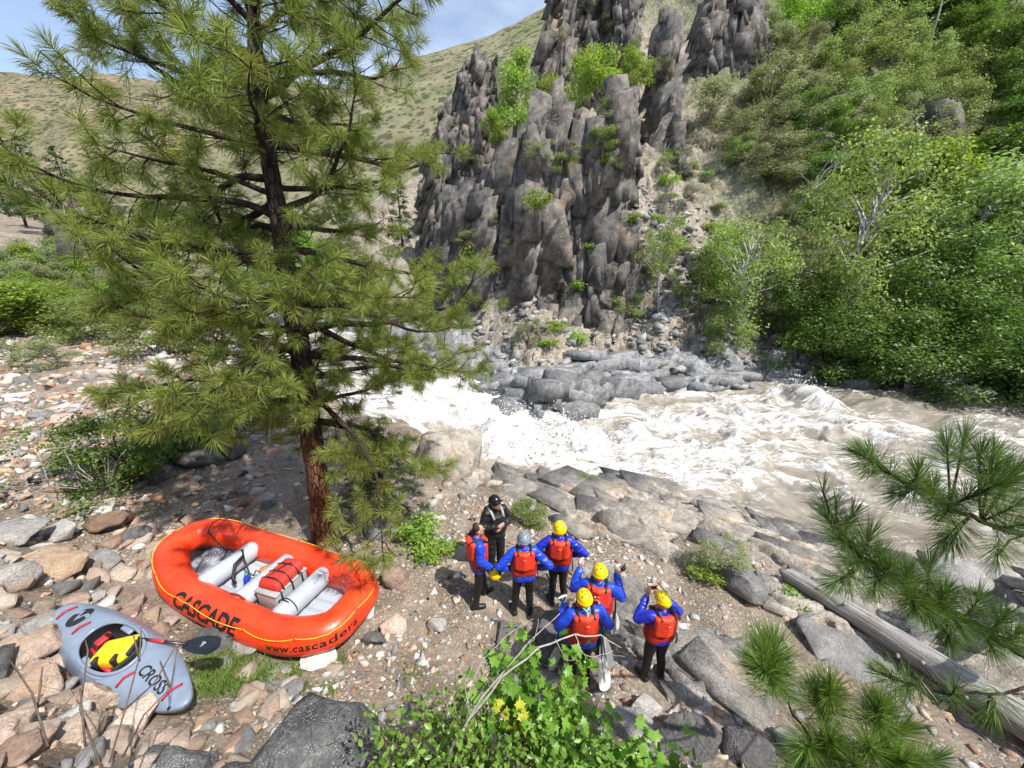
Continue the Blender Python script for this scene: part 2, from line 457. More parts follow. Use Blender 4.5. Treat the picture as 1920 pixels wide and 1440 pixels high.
def land(x, y, detail=True):
    """height and bedrock mask of the ground sheet"""
    x, y = np.asarray(x, float), np.asarray(y, float)
    wob = fbm(x * .45, y * .45, seed=5, octv=4) * 1.1 + fbm(x * 1.7, y * 1.7, seed=9, octv=2) * .25
    ns, fs = near_shore(x) + wob * .7, far_shore(x) + wob
    dn, df = ns - y, y - fs
    zw = water_level(x, y)
    pl = .21 * softp(-x - 6.3, .9) - .26 * softp(-x - 15, 2)*(1-.8*sstep(-22,-40,x)) + fbm(x * .35, y * .35, seed=2, octv=3) * .2
    pl = pl + .12 * softp(x - 4.5, 1) * sstep(9, 4, y) - .05 * softp(x - 5, 1) * sstep(3, 8, y)
    y0 = np.interp(x, BY_X, BY_Y)
    bank = .68 * softp(y0 - y, .35) + .95 * softp(1.7 - y, .4)
    wide = 1.3 + 1.4 * sstep(-4, -14, x)
    s = sstep(-.5, 1.0, dn / wide)
    zn = (zw - 1.2) * (1 - s) + (pl + bank) * s - .35 * np.exp(-np.clip(dn, 0, 50) / 1.6)
    # far bank
    wl = 1 - sstep(-10, -5, x)                                            # upstream of the cliff
    wr = sstep(10, 13.5, x); wc = 1 - wl - wr                              # behind it
    shelf = 1.5 * sstep(-.3, .9, df) + .5 * sstep(1.6, 2.8, df)
    right = .93 * softp(df - 3.0, .8) + fbm(x * .16, y * .16, seed=21, octv=4) * 2.0 * sstep(3, 9, df)
    cen = .42 * softp(np.minimum(df, 13) - 2.5, .8) + 9.5 * sstep(30.5, 35.5, y) * sstep(-5.5, -1, x) + np.interp(x, [-8, 0, 8, 12], [.12, .3, .6, .7]) * softp(y - 36, 1.5)
    left = .3 * softp(df - 2.5, 1) + .1 * softp(df - 22, 5) + fbm(x * .07, y * .07, seed=23, octv=4) * 3 * sstep(4, 20, df)
    zf = zw - 1.2 + shelf + wl * left + wc * cen + wr * right
    z = np.where(df > -.5, np.maximum(zf, zw - 1.2), np.where(dn > -.6, zn, zw - 1.2))
    # bedrock mask
    n = fbm(x * .8, y * .8, seed=31, octv=3)
    k = sstep(2.9, 1.6, dn + n * 1.2) * sstep(-3.5, -1, x)
    k = np.maximum(k, sstep(5.2, 3.0, dn + n * 1.8) * sstep(.2, 2.2, x))
    def blob(cx, cy, rx, ry, rot):
        c, s_ = math.cos(rot), math.sin(rot); X = (x - cx) * c + (y - cy) * s_; Y = -(x - cx) * s_ + (y - cy) * c
        return sstep(1.15, .75, np.sqrt((X / rx) ** 2 + (Y / ry) ** 2) + n * .55 + .35 * fbm(x * 3, y * 3, seed=33, octv=2))
    for b in ((2.0, 5.1, .75, 1.5, .5), (2.9, 4.3, .8, .55, .2), (.55, 4.25, .8, .5, .1), (6.1, 4.6, 1.5, .55, -.75), (4.9, 7.2, 1.6, .8, -.5), (3.6, 8.6, 2.4, 1.0, -.2), (8, 7.5, 3, 1.2, -.3)):
        k = np.maximum(k, blob(*b))
    kf = sstep(4.5, 2.2, df + n * 2.2) * (df > -1)
    k = np.where(df > -1, kf, k)
    if detail:
        c, s_ = math.cos(.55), math.sin(.55)
        P = np.stack([(x * c + y * s_) + .25 * wob, (-x * s_ + y * c)], 1)
        f1 = facets(P, (1.5, .62), 41, .8, .5); f2 = facets(P, (.55, .23), 43, .8, .3)
        near = y < 14
        amp = np.where(near, 1.0, 2.4)
        P2 = P / 1.9
        g1 = facets(P2, (1.3, .8), 47, .8, .5)
        z = z + k * np.where(near, f1 * .05 + f2 * .03 - .08, g1 * .15 - .25)
        z = z + (1 - k) * np.where(near, fbm(x * 2.2, y * 2.2, seed=3, octv=4) * .03, fbm(x * .9, y * .9, seed=4, octv=4) * .3)
        scree = facets(np.stack([x, y], 1), .9, 53, 1.0) * .28
        z = z + np.where((df > 4), scree, 0)
    return z, k, dn, df

def axis(lo, hi, a, b, h, g):
    p = [a]
    while p[-1] < b: p.append(p[-1] + h)
    r = [p[-1]]
    while r[-1] < hi: r.append(r[-1] + h * (1 + (r[-1] - b) / g))
    l = [a]
    while l[-1] > lo: l.append(l[-1] - h * (1 + (a - l[-1]) / g))
    return np.array(l[:0:-1] + p + r[1:])
GX, GY = axis(-110, 140, -8.5, 8.5, .065, 6.5), axis(-1.5, 125, 1.6, 11.5, .065, 6.0)
_x, _y = np.meshgrid(GX, GY, indexing='ij')
_z, _k, _dn, _df = land(_x.ravel(), _y.ravel())
GZ = _z.reshape(_x.shape)

def gz(x, y):
    x, y = np.asarray(x, float), np.asarray(y, float)
    i = np.clip(np.searchsorted(GX, x) - 1, 0, len(GX) - 2); j = np.clip(np.searchsorted(GY, y) - 1, 0, len(GY) - 2)
    fx = np.clip((x - GX[i]) / (GX[i + 1] - GX[i]), 0, 1); fy = np.clip((y - GY[j]) / (GY[j + 1] - GY[j]), 0, 1)
    return (GZ[i, j] * (1 - fx) + GZ[i + 1, j] * fx) * (1 - fy) + (GZ[i, j + 1] * (1 - fx) + GZ[i + 1, j + 1] * fx) * fy

def at_ground(u, v, tmin=1.5, tmax=160):
    d = ray(u, v); t = tmin; o = np.array([0, 0, CAM_Z]); last = tmin
    while t < tmax:
        p = o + d * t
        if p[2] < gz(p[0], p[1]): break
        last = t; t *= 1.012
    for _ in range(18):
        mth = (last + t) / 2; p = o + d * mth
        if p[2] < gz(p[0], p[1]): t = mth
        else: last = mth
    return o + d * t

def to_px(p):
    q = np.asarray(p, float) - np.array([0, 0, CAM_Z])
    f = q[1] * _c - q[2] * _s; u = q[1] * _s + q[2] * _c
    return 960 + FPX * q[0] / f, 720 - FPX * u / f, f

def ground_mat():
    t = NT('ground_soil', .95); v = t.world()
    k = t.attr('rock'); far = t.attr('far')
    # soil with needle litter and small stones
    n1 = t.noise(v, 1.3, 4, .6, .3); n2 = t.noise(v, 22, 4, .7); n3 = t.noise(v, 90, 3, .7)
    soil = t.ramp(n1, [(.3, (.105, .08, .06)), (.48, (.185, .147, .113)), (.62, (.265, .22, .175)), (.78, (.35, .305, .255))])
    soil = t.mix(1, soil, t.ramp(n2, [(.3, .6), (.55, 1.0), (.72, 1.3)]), 'MULTIPLY')
    soil = t.mix(1, soil, t.ramp(n3, [(.3, .65), (.6, 1.2)]), 'MULTIPLY')
    lit = t.noise(t.world((30, 160, 30), (0, 0, .6)), 1, 3, .6, 2.0)
    soil = t.mix(t.math('MULTIPLY', t.ramp(lit, [(.6, 0.0), (.66, 1.0)]), .6), soil, (.3, .2, .11))
    grav = None
    hs = []
    for sc, lo, hi, cols in ((16, .5, .62, [(.0, (.2, .19, .185)), (.3, (.4, .33, .28)), (.55, (.3, .3, .29)), (.75, (.5, .46, .41)), (1, (.34, .22, .16))]),
                             (42, .42, .56, [(.0, (.22, .2, .19)), (.4, (.38, .31, .25)), (.7, (.5, .47, .43)), (1, (.24, .16, .12))])):
        vo = t.n('ShaderNodeTexVoronoi', Scale=sc); t.put(vo.inputs['Vector'], v)
        ed = t.voro(v, sc, 'DISTANCE_TO_EDGE')
        sepc = t.n('ShaderNodeSeparateColor'); t.put(sepc.inputs[0], vo.outputs['Color'])
        pick = t.math('MULTIPLY', t.ramp(sepc.outputs[0], [(lo, 0.0), (lo + .02, 1.0)]), t.ramp(t.math('MULTIPLY', vo.outputs['Distance'], 1.0), [(.36, 1.0), (.42, 0.0)]))
        sm = t.ramp(t.noise(v, 1.1, 4, .6), [(.4, .15), (.6, 1.0)])
        pick = t.math('MULTIPLY', pick, sm)
        soil = t.mix(pick, soil, t.ramp(sepc.outputs[1], cols))
        hs.append(t.math('MULTIPLY', pick, t.math('SUBTRACT', .6, vo.outputs['Distance'])))
    # slope across the river: pale scree, dry grass, green patches
    f1 = t.noise(v, .35, 4, .65, .4); f2 = t.noise(v, 3.2, 4, .7); f3 = t.noise(v, 12, 4, .7)
    fcol = t.ramp(f1, [(.3, (.15, .12, .09)), (.45, (.235, .2, .16)), (.6, (.32, .275, .225)), (.72, (.15, .16, .085))])
    fcol = t.mix(1, fcol, t.ramp(f2, [(.28, .5), (.5, 1.0), (.7, 1.4)]), 'MULTIPLY')
    fcol = t.mix(1, fcol, t.ramp(f3, [(.3, .6), (.65, 1.3)]), 'MULTIPLY')
    fcol = t.mix(t.ramp(t.noise(v, 1.5, 4, .65), [(.56, 0.0), (.64, .8)]), fcol, (.09, .13, .035))
    fcol = t.mix(t.math('MULTIPLY', t.attr('green'), t.ramp(f2, [(.4, 1.0), (.6, .25)])), fcol, t.mix(f3, (.05, .075, .022), (.12, .14, .055)))
    soil = t.mix(far, soil, fcol)
    # bedrock
    r1 = t.noise(t.world((1, 1, 1), (0, 0, .55)), 1.8, 8, .65, .5)
    rock = t.ramp(r1, [(.3, (.1, .098, .1)), (.46, (.21, .205, .205)), (.6, (.3, .29, .28)), (.76, (.42, .405, .38))])
    rock = t.mix(far, rock, t.ramp(r1, [(.3, (.11, .115, .13)), (.5, (.25, .26, .28)), (.7, (.38, .385, .4)), (.85, (.48, .475, .46))]))
    st = t.noise(t.world((.55, 5.5, 3), (0, 0, -.55)), 2.6, 6, .6, .6)
    rock = t.mix(1, rock, t.ramp(st, [(.32, .62), (.5, 1.0), (.7, 1.22)]), 'MULTIPLY')
    rock = t.mix(1, rock, t.ramp(t.noise(v, 30, 4, .7), [(.3, .68), (.62, 1.2)]), 'MULTIPLY')
    rock = t.mix(t.math('MULTIPLY', t.ramp(t.noise(v, .9, 4, .6, .8), [(.55, 0.0), (.66, 1.0)]), .4), rock, (.3, .22, .15))
    cr = t.voro(t.world((1, 2.2, 1), (0, 0, -.55)), 2.1, 'DISTANCE_TO_EDGE')
    rock = t.mix(t.ramp(cr, [(.0, .75), (.025, 0.0)]), rock, (.03, .028, .026))
    km = t.ramp(t.math('ADD', k, t.math('MULTIPLY', t.math('SUBTRACT', t.noise(v, 5, 4, .7), .5), .7)), [(.42, 0.0), (.52, 1.0)])
    wet = t.attr('wet')
    col = t.mix(km, soil, rock)
    col = t.mix(t.math('MULTIPLY', wet, .65), col, (.03, .03, .03))
    t.base(col)
    hrock = t.math('ADD', t.math('MULTIPLY', st, 1.0), t.math('MULTIPLY', t.ramp(cr, [(0, 0.0), (.03, 1.0)]), .5))
    hsoil = t.math('ADD', t.math('MULTIPLY', n2, .35), t.math('ADD', t.math('MULTIPLY', hs[0], 1.1), t.math('MULTIPLY', hs[1], .6)))
    hsoil = t.math('ADD', hsoil, t.math('MULTIPLY', far, t.math('MULTIPLY', f2, 2.0)))
    hm = t.n('ShaderNodeMix', data_type='FLOAT'); t.put(hm.inputs[0], km); t.put(hm.inputs[2], hsoil); t.put(hm.inputs[3], hrock)
    t.bump(hm.outputs[0], .8, .025)
    t.put(t.b.inputs['Roughness'], t.rng(wet, .92, .35)); t.spec(.3)
    return t.m
_wl = water_level(_x.ravel(), _y.ravel())
_wet = sstep(.42, .06, _z - _wl + .15 * fbm(_x.ravel() * 2, _y.ravel() * 2, seed=77))
_far = sstep(-1, .5, _df)
_grn = _far * sstep(17, 26, _x.ravel() + 4 * fbm(_x.ravel() * .1, _y.ravel() * .1, seed=78)) * sstep(2, 6, _df)
ground = mesh('ground', np.stack([_x.ravel(), _y.ravel(), _z], 1), grid_faces(*_x.shape), ground_mat(), smooth=True,
              attrs={'rock': _k, 'far': _far, 'wet': _wet, 'green': _grn})
tag(ground, 'stony brown river bank and opposite canyon slope', kind='structure')

# ------------------------------------------------------------------ river
def wave(x, y):
    wx = x + .9 * fbm(x * .4, y * .4, seed=61, octv=3); wy = y + .9 * fbm(x * .4, y * .4, seed=62, octv=3)
    turb = .42 + .6 * np.exp(-((x - 2.5) / 6.5) ** 2 - ((y - 16) / 4.0) ** 2) + .6 * np.exp(-((x + 4) / 4) ** 2 - ((y - 21) / 5) ** 2) + .3 * np.exp(-((x - 14) / 9) ** 2 - ((y - 18) / 5) ** 2)
    eddy = np.exp(-((x + .2) / 1.5) ** 2 - ((y - 12.3) / 1.0) ** 2) + .55 * np.exp(-((x - 11.5) / 3.2) ** 2 - ((y - 9.6) / 1.5) ** 2) + .55 * np.exp(-((x - 24) / 6) ** 2 - ((y - 20.5) / 1.8) ** 2) + .5 * np.exp(-((x - 8.5) / 2.2) ** 2 - ((y - 20.6) / 1.0) ** 2)
    turb = turb * (1 - .75 * np.clip(eddy, 0, 1))
    r1 = 1 - np.abs(fbm(wx * .42, wy * .62, seed=63, octv=2)) * 2.4
    r2 = 1 - np.abs(fbm(wx * 1.6, wy * 2.2, seed=64, octv=3)) * 2.0
    r3 = fbm(wx * 5, wy * 6, seed=65, octv=3)
    z = turb * (.46 * r1 + .15 * r2) + np.clip(turb, 0, 1.2) * (.045 + .05 * np.clip(r1, 0, 1)) * (r3 + .6 * fbm(wx * 14, wy * 14, seed=66, octv=2)) + .015 * r3
    z = z + .55 * np.exp(-((x - 2.6 - .25 * (y - 16)) / 1.1) ** 2 - ((y - 16) / 2.2) ** 2)
    hy = (x - 17.6) + .35 * (y - 21.5)
    z = z + 1.0 * np.exp(-(hy / .8) ** 2 - ((y - 21.3) / 1.6) ** 2) - .5 * np.exp(-((hy - 1.8) / 1.0) ** 2 - ((y - 21.3) / 1.6) ** 2) + .4 * np.exp(-((hy - 3.9) / .9) ** 2 - ((y - 20.5) / 2.2) ** 2)
    z = z + .3 * np.exp(-((x + .6) / 1.4) ** 2 - ((y - 15.6) / 1.6) ** 2)
    foam = turb * (.36 + .75 * r1 * .5 + .45 * r2 * .5) + .3 * np.exp(-((x - 1.5) / 3.2) ** 2 - ((y - 15.3) / 2.6) ** 2) + .35 * np.exp(-(hy / 1.2) ** 2 - ((y - 21.3) / 1.9) ** 2) - .45 * np.clip(eddy, 0, 1)
    return z, foam, wx, wy
WX, WY = axis(-110, 140, -9, 13, .085, 9), axis(2.5, 118, 9, 23, .085, 7)
_wx, _wy = np.meshgrid(WX, WY, indexing='ij'); fx_, fy_ = _wx.ravel(), _wy.ravel()
wz, wf, wwx, wwy = wave(fx_, fy_)
W = np.stack([fx_, fy_, water_level(fx_, fy_) + wz], 1)
_edge = np.minimum(near_shore(fx_) - fy_, 9)                       # how far inside the channel
Fw = grid_faces(*_wx.shape)
keep = (gz(fx_, fy_) < W[:, 2] + .35)[Fw].any(1)
Fw = Fw[keep]; used = np.unique(Fw); rem = np.full(len(W), -1); rem[used] = np.arange(len(used))
depth = W[:, 2] - gz(fx_, fy_)
shore = np.exp(-np.clip(depth, 0, 9) / .25)
def water_mat():
    t = NT('white_water', .25); wv = t.n('ShaderNodeAttribute', attribute_name='flow').outputs['Vector']
    foam = t.attr('foam')
    mpn = t.n('ShaderNodeMapping'); t.put(mpn.inputs[0], wv); mpn.inputs['Scale'].default_value = (.4, 1.5, 1)
    a = t.noise(mpn.outputs[0], 1.7, 6, .6, 1.8)
    mp2 = t.n('ShaderNodeMapping'); t.put(mp2.inputs[0], wv); mp2.inputs['Scale'].default_value = (.8, 1.2, 1)
    b = t.noise(mp2.outputs[0], 4.5, 6, .62, 2.2)
    wp = t.n('ShaderNodeVectorMath', operation='ADD'); t.put(wp.inputs[0], mp2.outputs[0])
    wn = t.n('ShaderNodeTexNoise', Scale=1.8, Detail=3); t.put(wn.inputs['Vector'], wv); wm = t.n('ShaderNodeVectorMath', operation='SCALE'); t.put(wm.inputs[0], wn.outputs['Color']); wm.inputs['Scale'].default_value = 1.1; t.put(wp.inputs[1], wm.outputs[0])
    lace = t.math('ADD', t.ramp(t.voro(wp.outputs[0], 1.7, 'DISTANCE_TO_EDGE'), [(0, 1.0), (.09, 0.0)]), t.math('MULTIPLY', t.ramp(t.voro(wp.outputs[0], 4.6, 'DISTANCE_TO_EDGE'), [(0, 1.0), (.16, 0.0)]), .8))
    ridg = t.math('ADD', t.math('SUBTRACT', 1.0, t.math('MULTIPLY', t.math('ABSOLUTE', t.math('SUBTRACT', b, .5)), 9.0), True), t.math('MULTIPLY', lace, t.ramp(b, [(.35, .2), (.6, 1.0)])))
    ridg = t.math('MULTIPLY', ridg, t.ramp(t.noise(wv, .8, 3), [(.35, .1), (.6, 1.0)]))
    f = t.math('ADD', t.math('ADD', foam, t.math('MULTIPLY', t.math('SUBTRACT', a, .5), 1.9)), t.math('MULTIPLY', ridg, .24))
    fac = t.ramp(f, [(.32, 0.0), (.5, .25), (.72, .85), (1.0, 1.0)])
    brown = t.ramp(t.noise(wv, .7, 5, .6, 1.0), [(.3, (.17, .145, .11)), (.5, (.26, .23, .185)), (.7, (.35, .32, .27))])
    col = t.mix(fac, brown, t.ramp(a, [(.32, (.4, .385, .355)), (.48, (.6, .59, .57)), (.66, (.72, .72, .715))]))
    t.base(col); t.put(t.b.inputs['Roughness'], t.rng(fac, .16, .8)); t.b.inputs['IOR'].default_value = 1.33
    h = t.math('ADD', t.math('MULTIPLY', a, .8), t.math('ADD', t.math('MULTIPLY', fac, .5), t.math('MULTIPLY', t.noise(wv, 16, 5, .7, .3), .6)))
    t.bump(h, .5, .1)
    return t.m
river = mesh('river_water', W[used], rem[Fw], water_mat(), smooth=True,
             attrs={'foam': (wf + .25 * shore)[used], 'flow': np.stack([wwx, wwy, 0 * wwx], 1)[used]})
tag(river, 'churning brown and white river rapid', kind='structure')
def spray():
    rg = np.random.default_rng(2); P = []
    for cx, cy, sx, sy, hgt, n in ((2.4, 16.2, 1.7, 1.5, .8, 2600), (-.4, 18, 1.2, 1.6, .6, 1300), (.5, 15, 1.3, 1.0, .5, 1000), (17.8, 21.4, .9, 1.2, .7, 900), (6.5, 14.5, 3, 2.2, .35, 1600), (5.5, 11.2, 1.5, .6, .5, 700), (12, 15, 4, 2.5, .25, 900)):
        q = np.stack([rg.normal(size=n) * sx + cx, rg.normal(size=n) * sy + cy], 1); z0, f0 = wave(q[:, 0], q[:, 1])[:2]
        k = f0 > .45; q, z0 = q[k], z0[k]; P.append(np.column_stack([q, water_level(q[:, 0], q[:, 1]) + z0 + hgt * rg.random(len(q)) ** 3 + .02]))
    P = np.concatenate(P); P = P[gz(P[:, 0], P[:, 1]) < P[:, 2]]; n = len(P); r = .008 + .04 * rg.random(n) ** 4
    O = np.array([(1, 0, 0), (-1, 0, 0), (0, 1, 0), (0, -1, 0), (0, 0, 1.4), (0, 0, -1.4)]); V = (P[:, None] + O[None] * (r[:, None] * rg.uniform(.6, 1.5, (n, 3)))[:, None]).reshape(-1, 3)
    T = np.array([(0, 2, 4), (2, 1, 4), (1, 3, 4), (3, 0, 4), (2, 0, 5), (1, 2, 5), (3, 1, 5), (0, 3, 5)]); F = (np.arange(n)[:, None, None] * 6 + T[None]).reshape(-1, 3)
    return tag(mesh('water_spray', V, F, plain('spray_drops', (.72, .72, .71), .6), smooth=True), 'white spray thrown up over the rapid', kind='stuff')
spray()

# ------------------------------------------------------------------ far hills
def hill_mat(name, cols, scrub, dens):
    t = NT(name, .95); v = t.world()
    n1 = t.noise(v, .022, 6, .6, .5); n2 = t.noise(v, .11, 5, .65)
    c = t.ramp(n1, cols)
    c = t.mix(1, c, t.ramp(n2, [(.3, .72), (.65, 1.2)]), 'MULTIPLY')
    for sc, off in ((.42, 0), (.21, .06)):
        d = t.voro(v, sc); big = t.noise(v, .03, 4)
        c = t.mix(t.math('MULTIPLY', t.ramp(d, [(.26, 1.0), (.4, 0.0)]), t.ramp(big, [(dens - .08 + off, 0.0), (dens + .05 + off, .85)])), c, scrub)
    t.base(c); t.bump(n2, .5, 2); t.spec(.1)
    return t.m
def hill(name, x0, x1, y0, y1, nx, ny, fn, mat, label):
    X, Y = np.meshgrid(np.linspace(x0, x1, nx), np.linspace(y0, y1, ny), indexing='ij')
    Z = fn(X.ravel(), Y.ravel())
    return tag(mesh(name, np.stack([X.ravel(), Y.ravel(), Z], 1), grid_faces(nx, ny), mat, smooth=True), label, kind='structure')
def hr(x, y):
    crest = np.interp(x, [-160, -110, -76, -30, 30, 90, 250], [56, 68, 96, 112, 138, 180, 215])
    r = sstep(60, 245, y) * crest + 5 * fbm(x * .02, y * .02, seed=81, octv=5) - softp(y - 262, 10) * .35
    return r * sstep(-190, -120, x) - 12 * (1 - sstep(-190, -120, x)) - 3
hill('hill', -230, 330, 55, 420, 150, 120, hr, hill_mat('green_hill', [(.3, (.13, .125, .075)), (.5, (.2, .185, .115)), (.7, (.15, .17, .08))], (.05, .06, .03), .3), 'scrubby green hill rising beyond the cliffs')
def hl(x, y):
    crest = 128 + 14 * fbm(x * .012, y * .0 + 3, seed=83, octv=4) + np.interp(x, [-500, -400, -240, -120], [-10, 0, 6, 0])
    return sstep(70, 330, y) * crest + 7 * fbm(x * .016, y * .016, seed=82, octv=5) - softp(y - 345, 10) * .3 - 4
hill('hill', -620, 120, 60, 520, 170, 120, hl, hill_mat('brown_hill', [(.3, (.115, .12, .06)), (.48, (.165, .15, .09)), (.64, (.23, .18, .12)), (.75, (.13, .15, .065))], (.042, .052, .026), .33), 'brown and green rolling hill up the valley')

# ------------------------------------------------------------------ cliffs
def hull(pts, bevel=0.0):
    bm = bmesh.new()
    for p in pts: bm.verts.new(p)
    r = bmesh.ops.convex_hull(bm, input=bm.verts[:])
    bmesh.ops.delete(bm, geom=[g for g in set(r['geom_interior'] + r['geom_unused']) if isinstance(g, bmesh.types.BMVert)], context='VERTS')
    bmesh.ops.dissolve_limit(bm, angle_limit=R(7), verts=bm.verts[:], edges=bm.edges[:])
    if bevel: bmesh.ops.bevel(bm, geom=bm.edges[:], offset=bevel, segments=1, affect='EDGES', clamp_overlap=True)
    bmesh.ops.triangulate(bm, faces=bm.faces[:])
    bm.verts.index_update()
    V = np.array([v.co[:] for v in bm.verts]); F = np.array([[v.index for v in f.verts] for f in bm.faces])
    bm.free()
    return V, F
def slab_points(rng):
    c = np.array([(x, y, z) for x in (-1, 1) for y in (-1, 1) for z in (-1, 1)], float)
    c = c * rng.uniform(.78, 1.0, (8, 3)) + rng.uniform(-.1, .1, (8, 3))
    top = c[c[:, 2] > 0]; c[c[:, 2] > 0, 2] += top[:, 0] * rng.uniform(-.35, .35)
    c[rng.integers(8)] *= rng.uniform(.3, .7)
    return c
_rb = np.random.default_rng(4)
SLABS = [hull(slab_points(_rb)) for _ in range(30)]
def crisp_points(rng):
    c = np.array([(x, y, z) for x in (-1, 1) for y in (-1, 1) for z in (-1, 1)], float)
    c[:, 0] += c[:, 1] * rng.uniform(-.35, .35); c[:, 2] += c[:, 0] * rng.uniform(-.18, .18) + c[:, 1] * rng.uniform(-.18, .18)
    c = c * rng.uniform(.86, 1.0, (8, 3)); k = rng.integers(8)
    cut = [c[k] * np.array(m) for m in ((.45, 1, 1), (1, .4, 1), (1, 1, .35))]
    return np.concatenate([np.delete(c, k, 0), cut])
CRISP = [hull(crisp_points(_rb)) for _ in range(36)]
def cliff(name, base, prof, zbot, seed, label, h=.2, back=3.0, lean=.16, big=(2.3, 2.3, 5.5), amp=1.0, shear=.12, dens=2.8, mat=None):
    """a rock face: base = [(x, y)...] along its foot, prof = [(s, top z)...] with s in 0..1"""
    B = np.array(base, float); L = np.concatenate([[0], np.cumsum(np.linalg.norm(np.diff(B, axis=0), axis=1))])
    ns = int(L[-1] / h) + 2; s = np.linspace(0, 1, ns)
    bx, by = np.interp(s * L[-1], L, B[:, 0]), np.interp(s * L[-1], L, B[:, 1])
    tx, ty = np.gradient(bx), np.gradient(by); ln = np.hypot(tx, ty); nx_, ny_ = ty / ln, -tx / ln          # outward = towards the river
    k = np.ones(9) / 9
    nx_, ny_ = np.convolve(np.pad(nx_, 4, 'edge'), k, 'valid'), np.convolve(np.pad(ny_, 4, 'edge'), k, 'valid')
    top = np.interp(s, [p[0] for p in prof], [p[1] for p in prof])
    S = np.stack([s * L[-1], np.full(ns, seed * 3.1)], 1)
    top = top + facets(S, (1.5, 9), seed + 1, 1.4) * .75 * amp + facets(S, (.6, 9), seed + 2, 1.4) * .35 * amp
    hm = top.max() - zbot; nv = int(hm / h) + 2; nb = int(back / h) + 2
    hh = np.concatenate([np.linspace(0, 1, nv), np.ones(nb)]); bb = np.concatenate([np.zeros(nv), np.linspace(0, 1, nb + 1)[1:]])
    H, S2 = np.meshgrid(hh, s, indexing='xy'); Bk, _ = np.meshgrid(bb, s, indexing='xy')
    T = top[:, None]; z = zbot + H * (T - zbot) + (Bk * .9 - Bk ** 2 * 2.2 if mat is None else Bk * .55)
    off = -lean * (z - zbot) - Bk * back
    X = bx[:, None] + nx_[:, None] * off; Y = by[:, None] + ny_[:, None] * off
    P = np.stack([X.ravel() + shear * z.ravel(), Y.ravel(), z.ravel()], 1)
    wv = fbm(P[:, 0] * .5, P[:, 1] * .5, P[:, 2] * .25, seed + 9, 3)[:, None] * .6
    Q = P + wv
    b = np.array(big)
    Qs = np.stack([Q[:, 0] - .25 * Q[:, 2] * (shear > .01), Q[:, 1], Q[:, 2] + .35 * Q[:, 0]], 1)
    d = facets(Qs, b, seed + 3, 1.0, .3) * .5 + facets(Qs, b * (.45, .45, .5), seed + 4, 1.1, .4) * .2 + facets(Qs, b * (.2, .2, .22), seed + 5, 1.2) * .07
    d = d * amp
    N = np.stack([np.repeat(nx_, H.shape[1]), np.repeat(ny_, H.shape[1]), np.zeros(H.size)], 1)
    edge = np.minimum(1, np.minimum(np.repeat(s, H.shape[1]), 1 - np.repeat(s, H.shape[1])) * 12)
    P = P - np.array([shear, 0, 0]) * (P[:, 2:3] - P[:, 2:3])
    V = np.stack([X.ravel(), Y.ravel(), z.ravel()], 1) + N * (d * 1.0)[:, None] - N * ((1 - edge) * 2.5)[:, None]
    V[:, 2] += np.where(Bk.ravel() > 0, frusta(Q[:, :2], b[:2] * .5, seed + 6, 1.0, 2.5) * .4 * amp, d * .15)
    F = grid_faces(ns, nv + nb)[:, ::-1]
    VV, FF, n0 = [V], [np.concatenate([F[:, [0, 1, 2]], F[:, [0, 2, 3]]])], len(V)
    rg = np.random.default_rng(seed); G = V.reshape(ns, nv + nb, 3)
    area = L[-1] * (top.mean() - zbot)
    for q in range(int(area * dens)):
        i = int(rg.uniform(.03, .97) * (ns - 1)); j = int(rg.uniform(.02, 1.03) * (nv - 1)); j = min(j, nv + 1)
        sz = big[0] * (.08 + .42 * rg.random() ** 2.2)
        el = rg.uniform(.8, 1.5) if big[2] < 1.8 * big[0] else rg.uniform(1.1, 2.5) if big[0] > 2 else rg.uniform(1.5, 3.4)
        a0 = math.atan2(ny_[i], nx_[i]) + rg.normal() * .3
        v, f = (CRISP if rg.random() < .9 else SLABS)[rg.integers(30)]
        v = v * np.array([sz * rg.uniform(.5, .9), sz * rg.uniform(.6, 1.25), sz * el])
        tl = rg.normal() * .17; v = np.stack([v[:, 0] - lean * v[:, 2], v[:, 1] + (tl) * v[:, 2], v[:, 2]], 1)
        c_, s_ = math.cos(a0), math.sin(a0)
        v = np.stack([v[:, 0] * c_ - v[:, 1] * s_ + shear * v[:, 2], v[:, 0] * s_ + v[:, 1] * c_, v[:, 2]], 1)
        VV.append(v + G[i, j] - np.array([nx_[i], ny_[i], 0]) * sz * .52); FF.append(f + n0); n0 += len(v)
    o = mesh(name, np.concatenate(VV), np.concatenate(FF), mat or M['cliff'])
    return tag(o, label, kind='structure')
cliff('cliff', [(-9.3, 38), (-6.8, 34.5), (-3.0, 32.2), (-.6, 31.0), (.9, 30.0), (5.4, 29.6), (9.4, 30.0), (10.8, 31.5), (11.4, 34)],
      [(0, 9), (.2, 10.5), (.36, 12.2), (.44, 13.2), (.52, 15.6), (.6, 16.0), (.75, 15.8), (.86, 16.0), (.9, 13.5), (1, 11)], -1.2, 300, 'fractured dark grey cliff standing over the far bank', .11)
cliff('cliff', [(-13, 50), (-9.5, 46.5), (-4, 45.5), (0, 46), (2.5, 48)], [(0, 12), (.12, 18), (.3, 22), (.45, 27), (.75, 27.5), (.9, 25), (1, 23)], 6, 320, 'spiky dark rock ridge behind the cliff', .26, 3, .2, (1.2, 1.6, 6.5), 1.1, .22)
cliff('cliff', [(1.8, 55), (2.2, 51), (6, 50), (11, 50.5), (14, 49), (15.2, 50.8), (17.5, 54)], [(0, 33), (.12, 36), (.4, 38), (.6, 36), (.75, 37), (1, 34)], 15, 340, 'high dark rock wall above the bright green trees', .28, 3, .2, (1.3, 1.7, 6), 1.2, .15)
